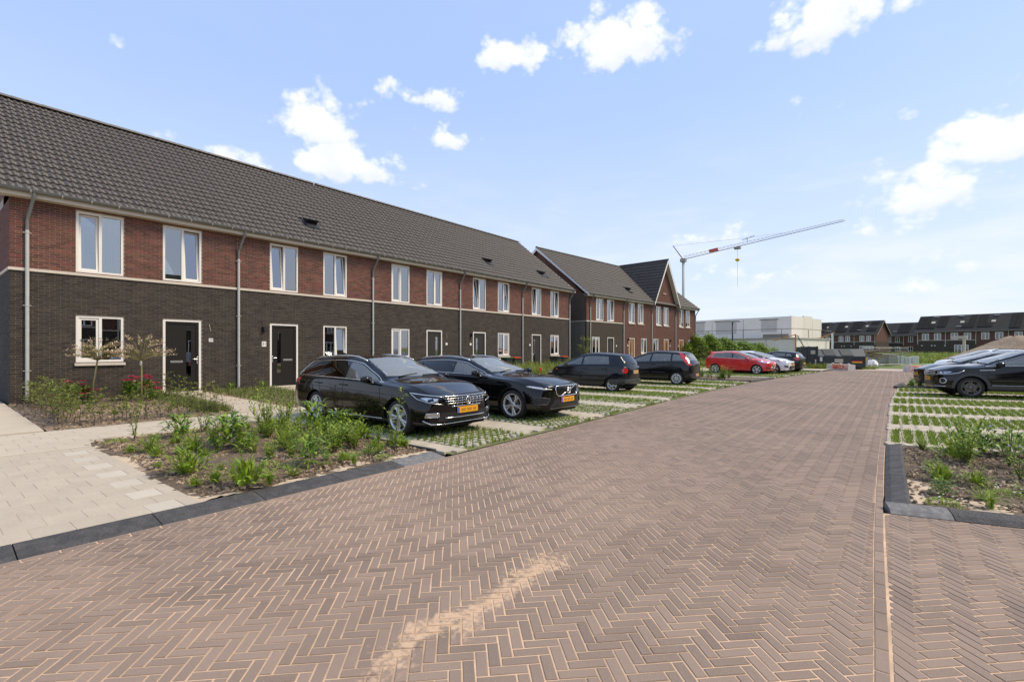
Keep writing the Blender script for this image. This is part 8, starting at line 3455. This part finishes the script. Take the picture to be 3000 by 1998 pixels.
far_row((oc.x, oc.y, HB), 38.0, 'far row on the right with solar panels, behind the sand heap',
        [up(1.02, 2.38), up(3.35, 4.67), up(6.45, 7.75), up(8.79, 10.06), up(11.8, 13.13, 'L'), up(14.09, 15.41, 'R'), up(17.17, 18.46, 'L'), up(19.5, 20.8), up(22.5, 23.8)],
        [(7.1, 9.62, .1, 2.45)], [.18, 5.49, 10.88, 16.23, 21.6],
        [(-.3, 2.0, 1.3, 6.3), (2.0, 3.2, 1.3, 2.9), (3.6, 5.3, 1.7, 6.1), (9.3, 10.4, 1.3, 6.3), (8.2, 9.3, 1.3, 2.9), (10.9, 12.3, 1.4, 6.2), (12.3, 13.4, 1.4, 3.0), (16.3, 18.0, .8, 6.3), (19.4, 21.3, 1.3, 6.2)],
        [(2.6, 3.7), (8.0, 3.6), (13.4, 3.6)], [(2.9, 5.8), (7.5, 5.8), (13.7, 5.7), (7.7, 1.7)], gable_l=True, reds=(1.0, 2.9, 3.5, 5.4, ),
        split=[(0, 10.88, True), (10.88, 38, False)])
# the row across the street, behind the camera: it shows in the window panes
far_row((25.0, 46.0, HB), 60.0, 'house row across the street, mirrored in the window panes of the near row',
        [up(2 + 5.4 * k + dx, 3.2 + 5.4 * k + dx) for k in range(11) for dx in (0, 2.1)], [(2 + 5.4 * k, 4.6 + 5.4 * k, .1, 2.4) for k in range(11)], [5.4 * k for k in range(12)],
        [(1 + 5.4 * k, 3 + 5.4 * k, 1.4, 4.8) for k in range(11)], [], [], gable_l=True, gable_r=True, rz=R(-90))
wheelie_bin(.6, 180, R(-17), M_lido, 'left of two far wheelie bins before the low row', HB - .2)
wheelie_bin(1.5, 179.7, R(-17), M_lido, 'right of two far wheelie bins before the low row', HB - .2)
# ================================================================== tower crane
e = empty('tower_crane', (-51.5, 150.5, 0), 0, 'grey tower crane with a long rising jib behind the far row', 'crane')
M_crane = mat('crane_steel', (.42, .43, .42), .5, noise=(2, .3), ncol=(.33, .34, .33))
M_craned = mat('crane_dark', (.30, .28, .255), .6)
M_craner = mat('crane_red', (.40, .05, .045), .6)
mb = MB()
mb.tube([(0, 0, 0), (0, 0, 29)], .42, 8)
mb.build('mast', M_crane, e, True)
mb = MB()
mb.box(-.8, .8, -.7, .7, 28.6, 29.6)
mb.build('slewing_head', M_craned, e)
J0, J1 = Vector((.3, 0, 29.4)), Vector((39.1, 31.0, 41.3))
jd = (J1 - J0).normalized()
js = jd.cross(Vector((0, 0, 1))).normalized()
ju = js.cross(jd).normalized()
L = (J1 - J0).length
mb = MB()
n = 42
for s in (-1, 1):
    mb.tube([J0 + js * .45 * s, J1 + js * .35 * s], .06, 4)
mb.tube([J0 + ju * .95, J1 + ju * .6], .045, 4)
for k in range(n):
    a = J0 + jd * L * k / n
    b = J0 + jd * L * (k + 1) / n
    t = ju * (.95 - .35 * (k + .5) / n)
    m_ = (a + b) / 2 + t
    for s in (-1, 1):
        mb.tube([a + js * .45 * s, m_], .026, 3)
        mb.tube([m_, b + js * .45 * s], .026, 3)
    mb.tube([a + js * .45, b - js * .45], .026, 3)
mb.build('jib', M_craned, e)
mb = MB()
AF = Vector((-2.5, -2.0, 33.6))
for s in (-.35, .35):
    mb.tube([Vector((0, s, 29.3)), AF + Vector((0, s * .3, 0))], .10, 5)
mb.build('back_stay', M_craner, e)
mb = MB()
mid = J0 + jd * L * .40 + ju * 1.9
mb.tube([AF, mid], .035, 4)
mb.tube([mid, J0 + jd * L * .62 + ju * .9], .035, 4)
mb.tube([J0 + jd * L * .40 + ju * .8, mid], .10, 4)
mb.tube([mid - jd * 1.5 - ju * .3, mid + jd * 2.5 + ju * .2], .10, 4)
mb.build('jib_strut', M_craned, e)
sg = J0 + jd * L * .185
mb = MB()
hx = jd * 1.4
for o in (js * .06, -js * .06):
    pass
mb.add([sg - hx + ju * .1, sg + hx + ju * .1, sg + hx + ju * 1.1, sg - hx + ju * 1.1, sg - hx + ju * .1 + js * .15, sg + hx + ju * .1 + js * .15, sg + hx + ju * 1.1 + js * .15, sg - hx + ju * 1.1 + js * .15],
       [(0, 1, 2, 3), (7, 6, 5, 4), (3, 2, 6, 7), (0, 4, 5, 1), (1, 5, 6, 2), (4, 0, 3, 7)])
mb.build('sign_board', M_craner, e)
tr = J0 + jd * L * .332
mb = MB()
mb.box(tr.x - .9, tr.x + .9, tr.y - .6, tr.y + .6, tr.z - .8, tr.z - .1)
mb.build('trolley', M_craned, e)
mb = MB()
mb.tube([tr + Vector((0, 0, -.6)), Vector((tr.x, tr.y, 21.0))], .035, 4)
mb.build('hoist_rope', M_craned, e)
mb = MB()
mb.lathe([(.001, -.6), (.35, -.5), (.75, .0), (.6, .25), (.001, .3)], 8, 'z', (tr.x, tr.y, 29.3))
mb.build('hook_block', M_flagy, e)
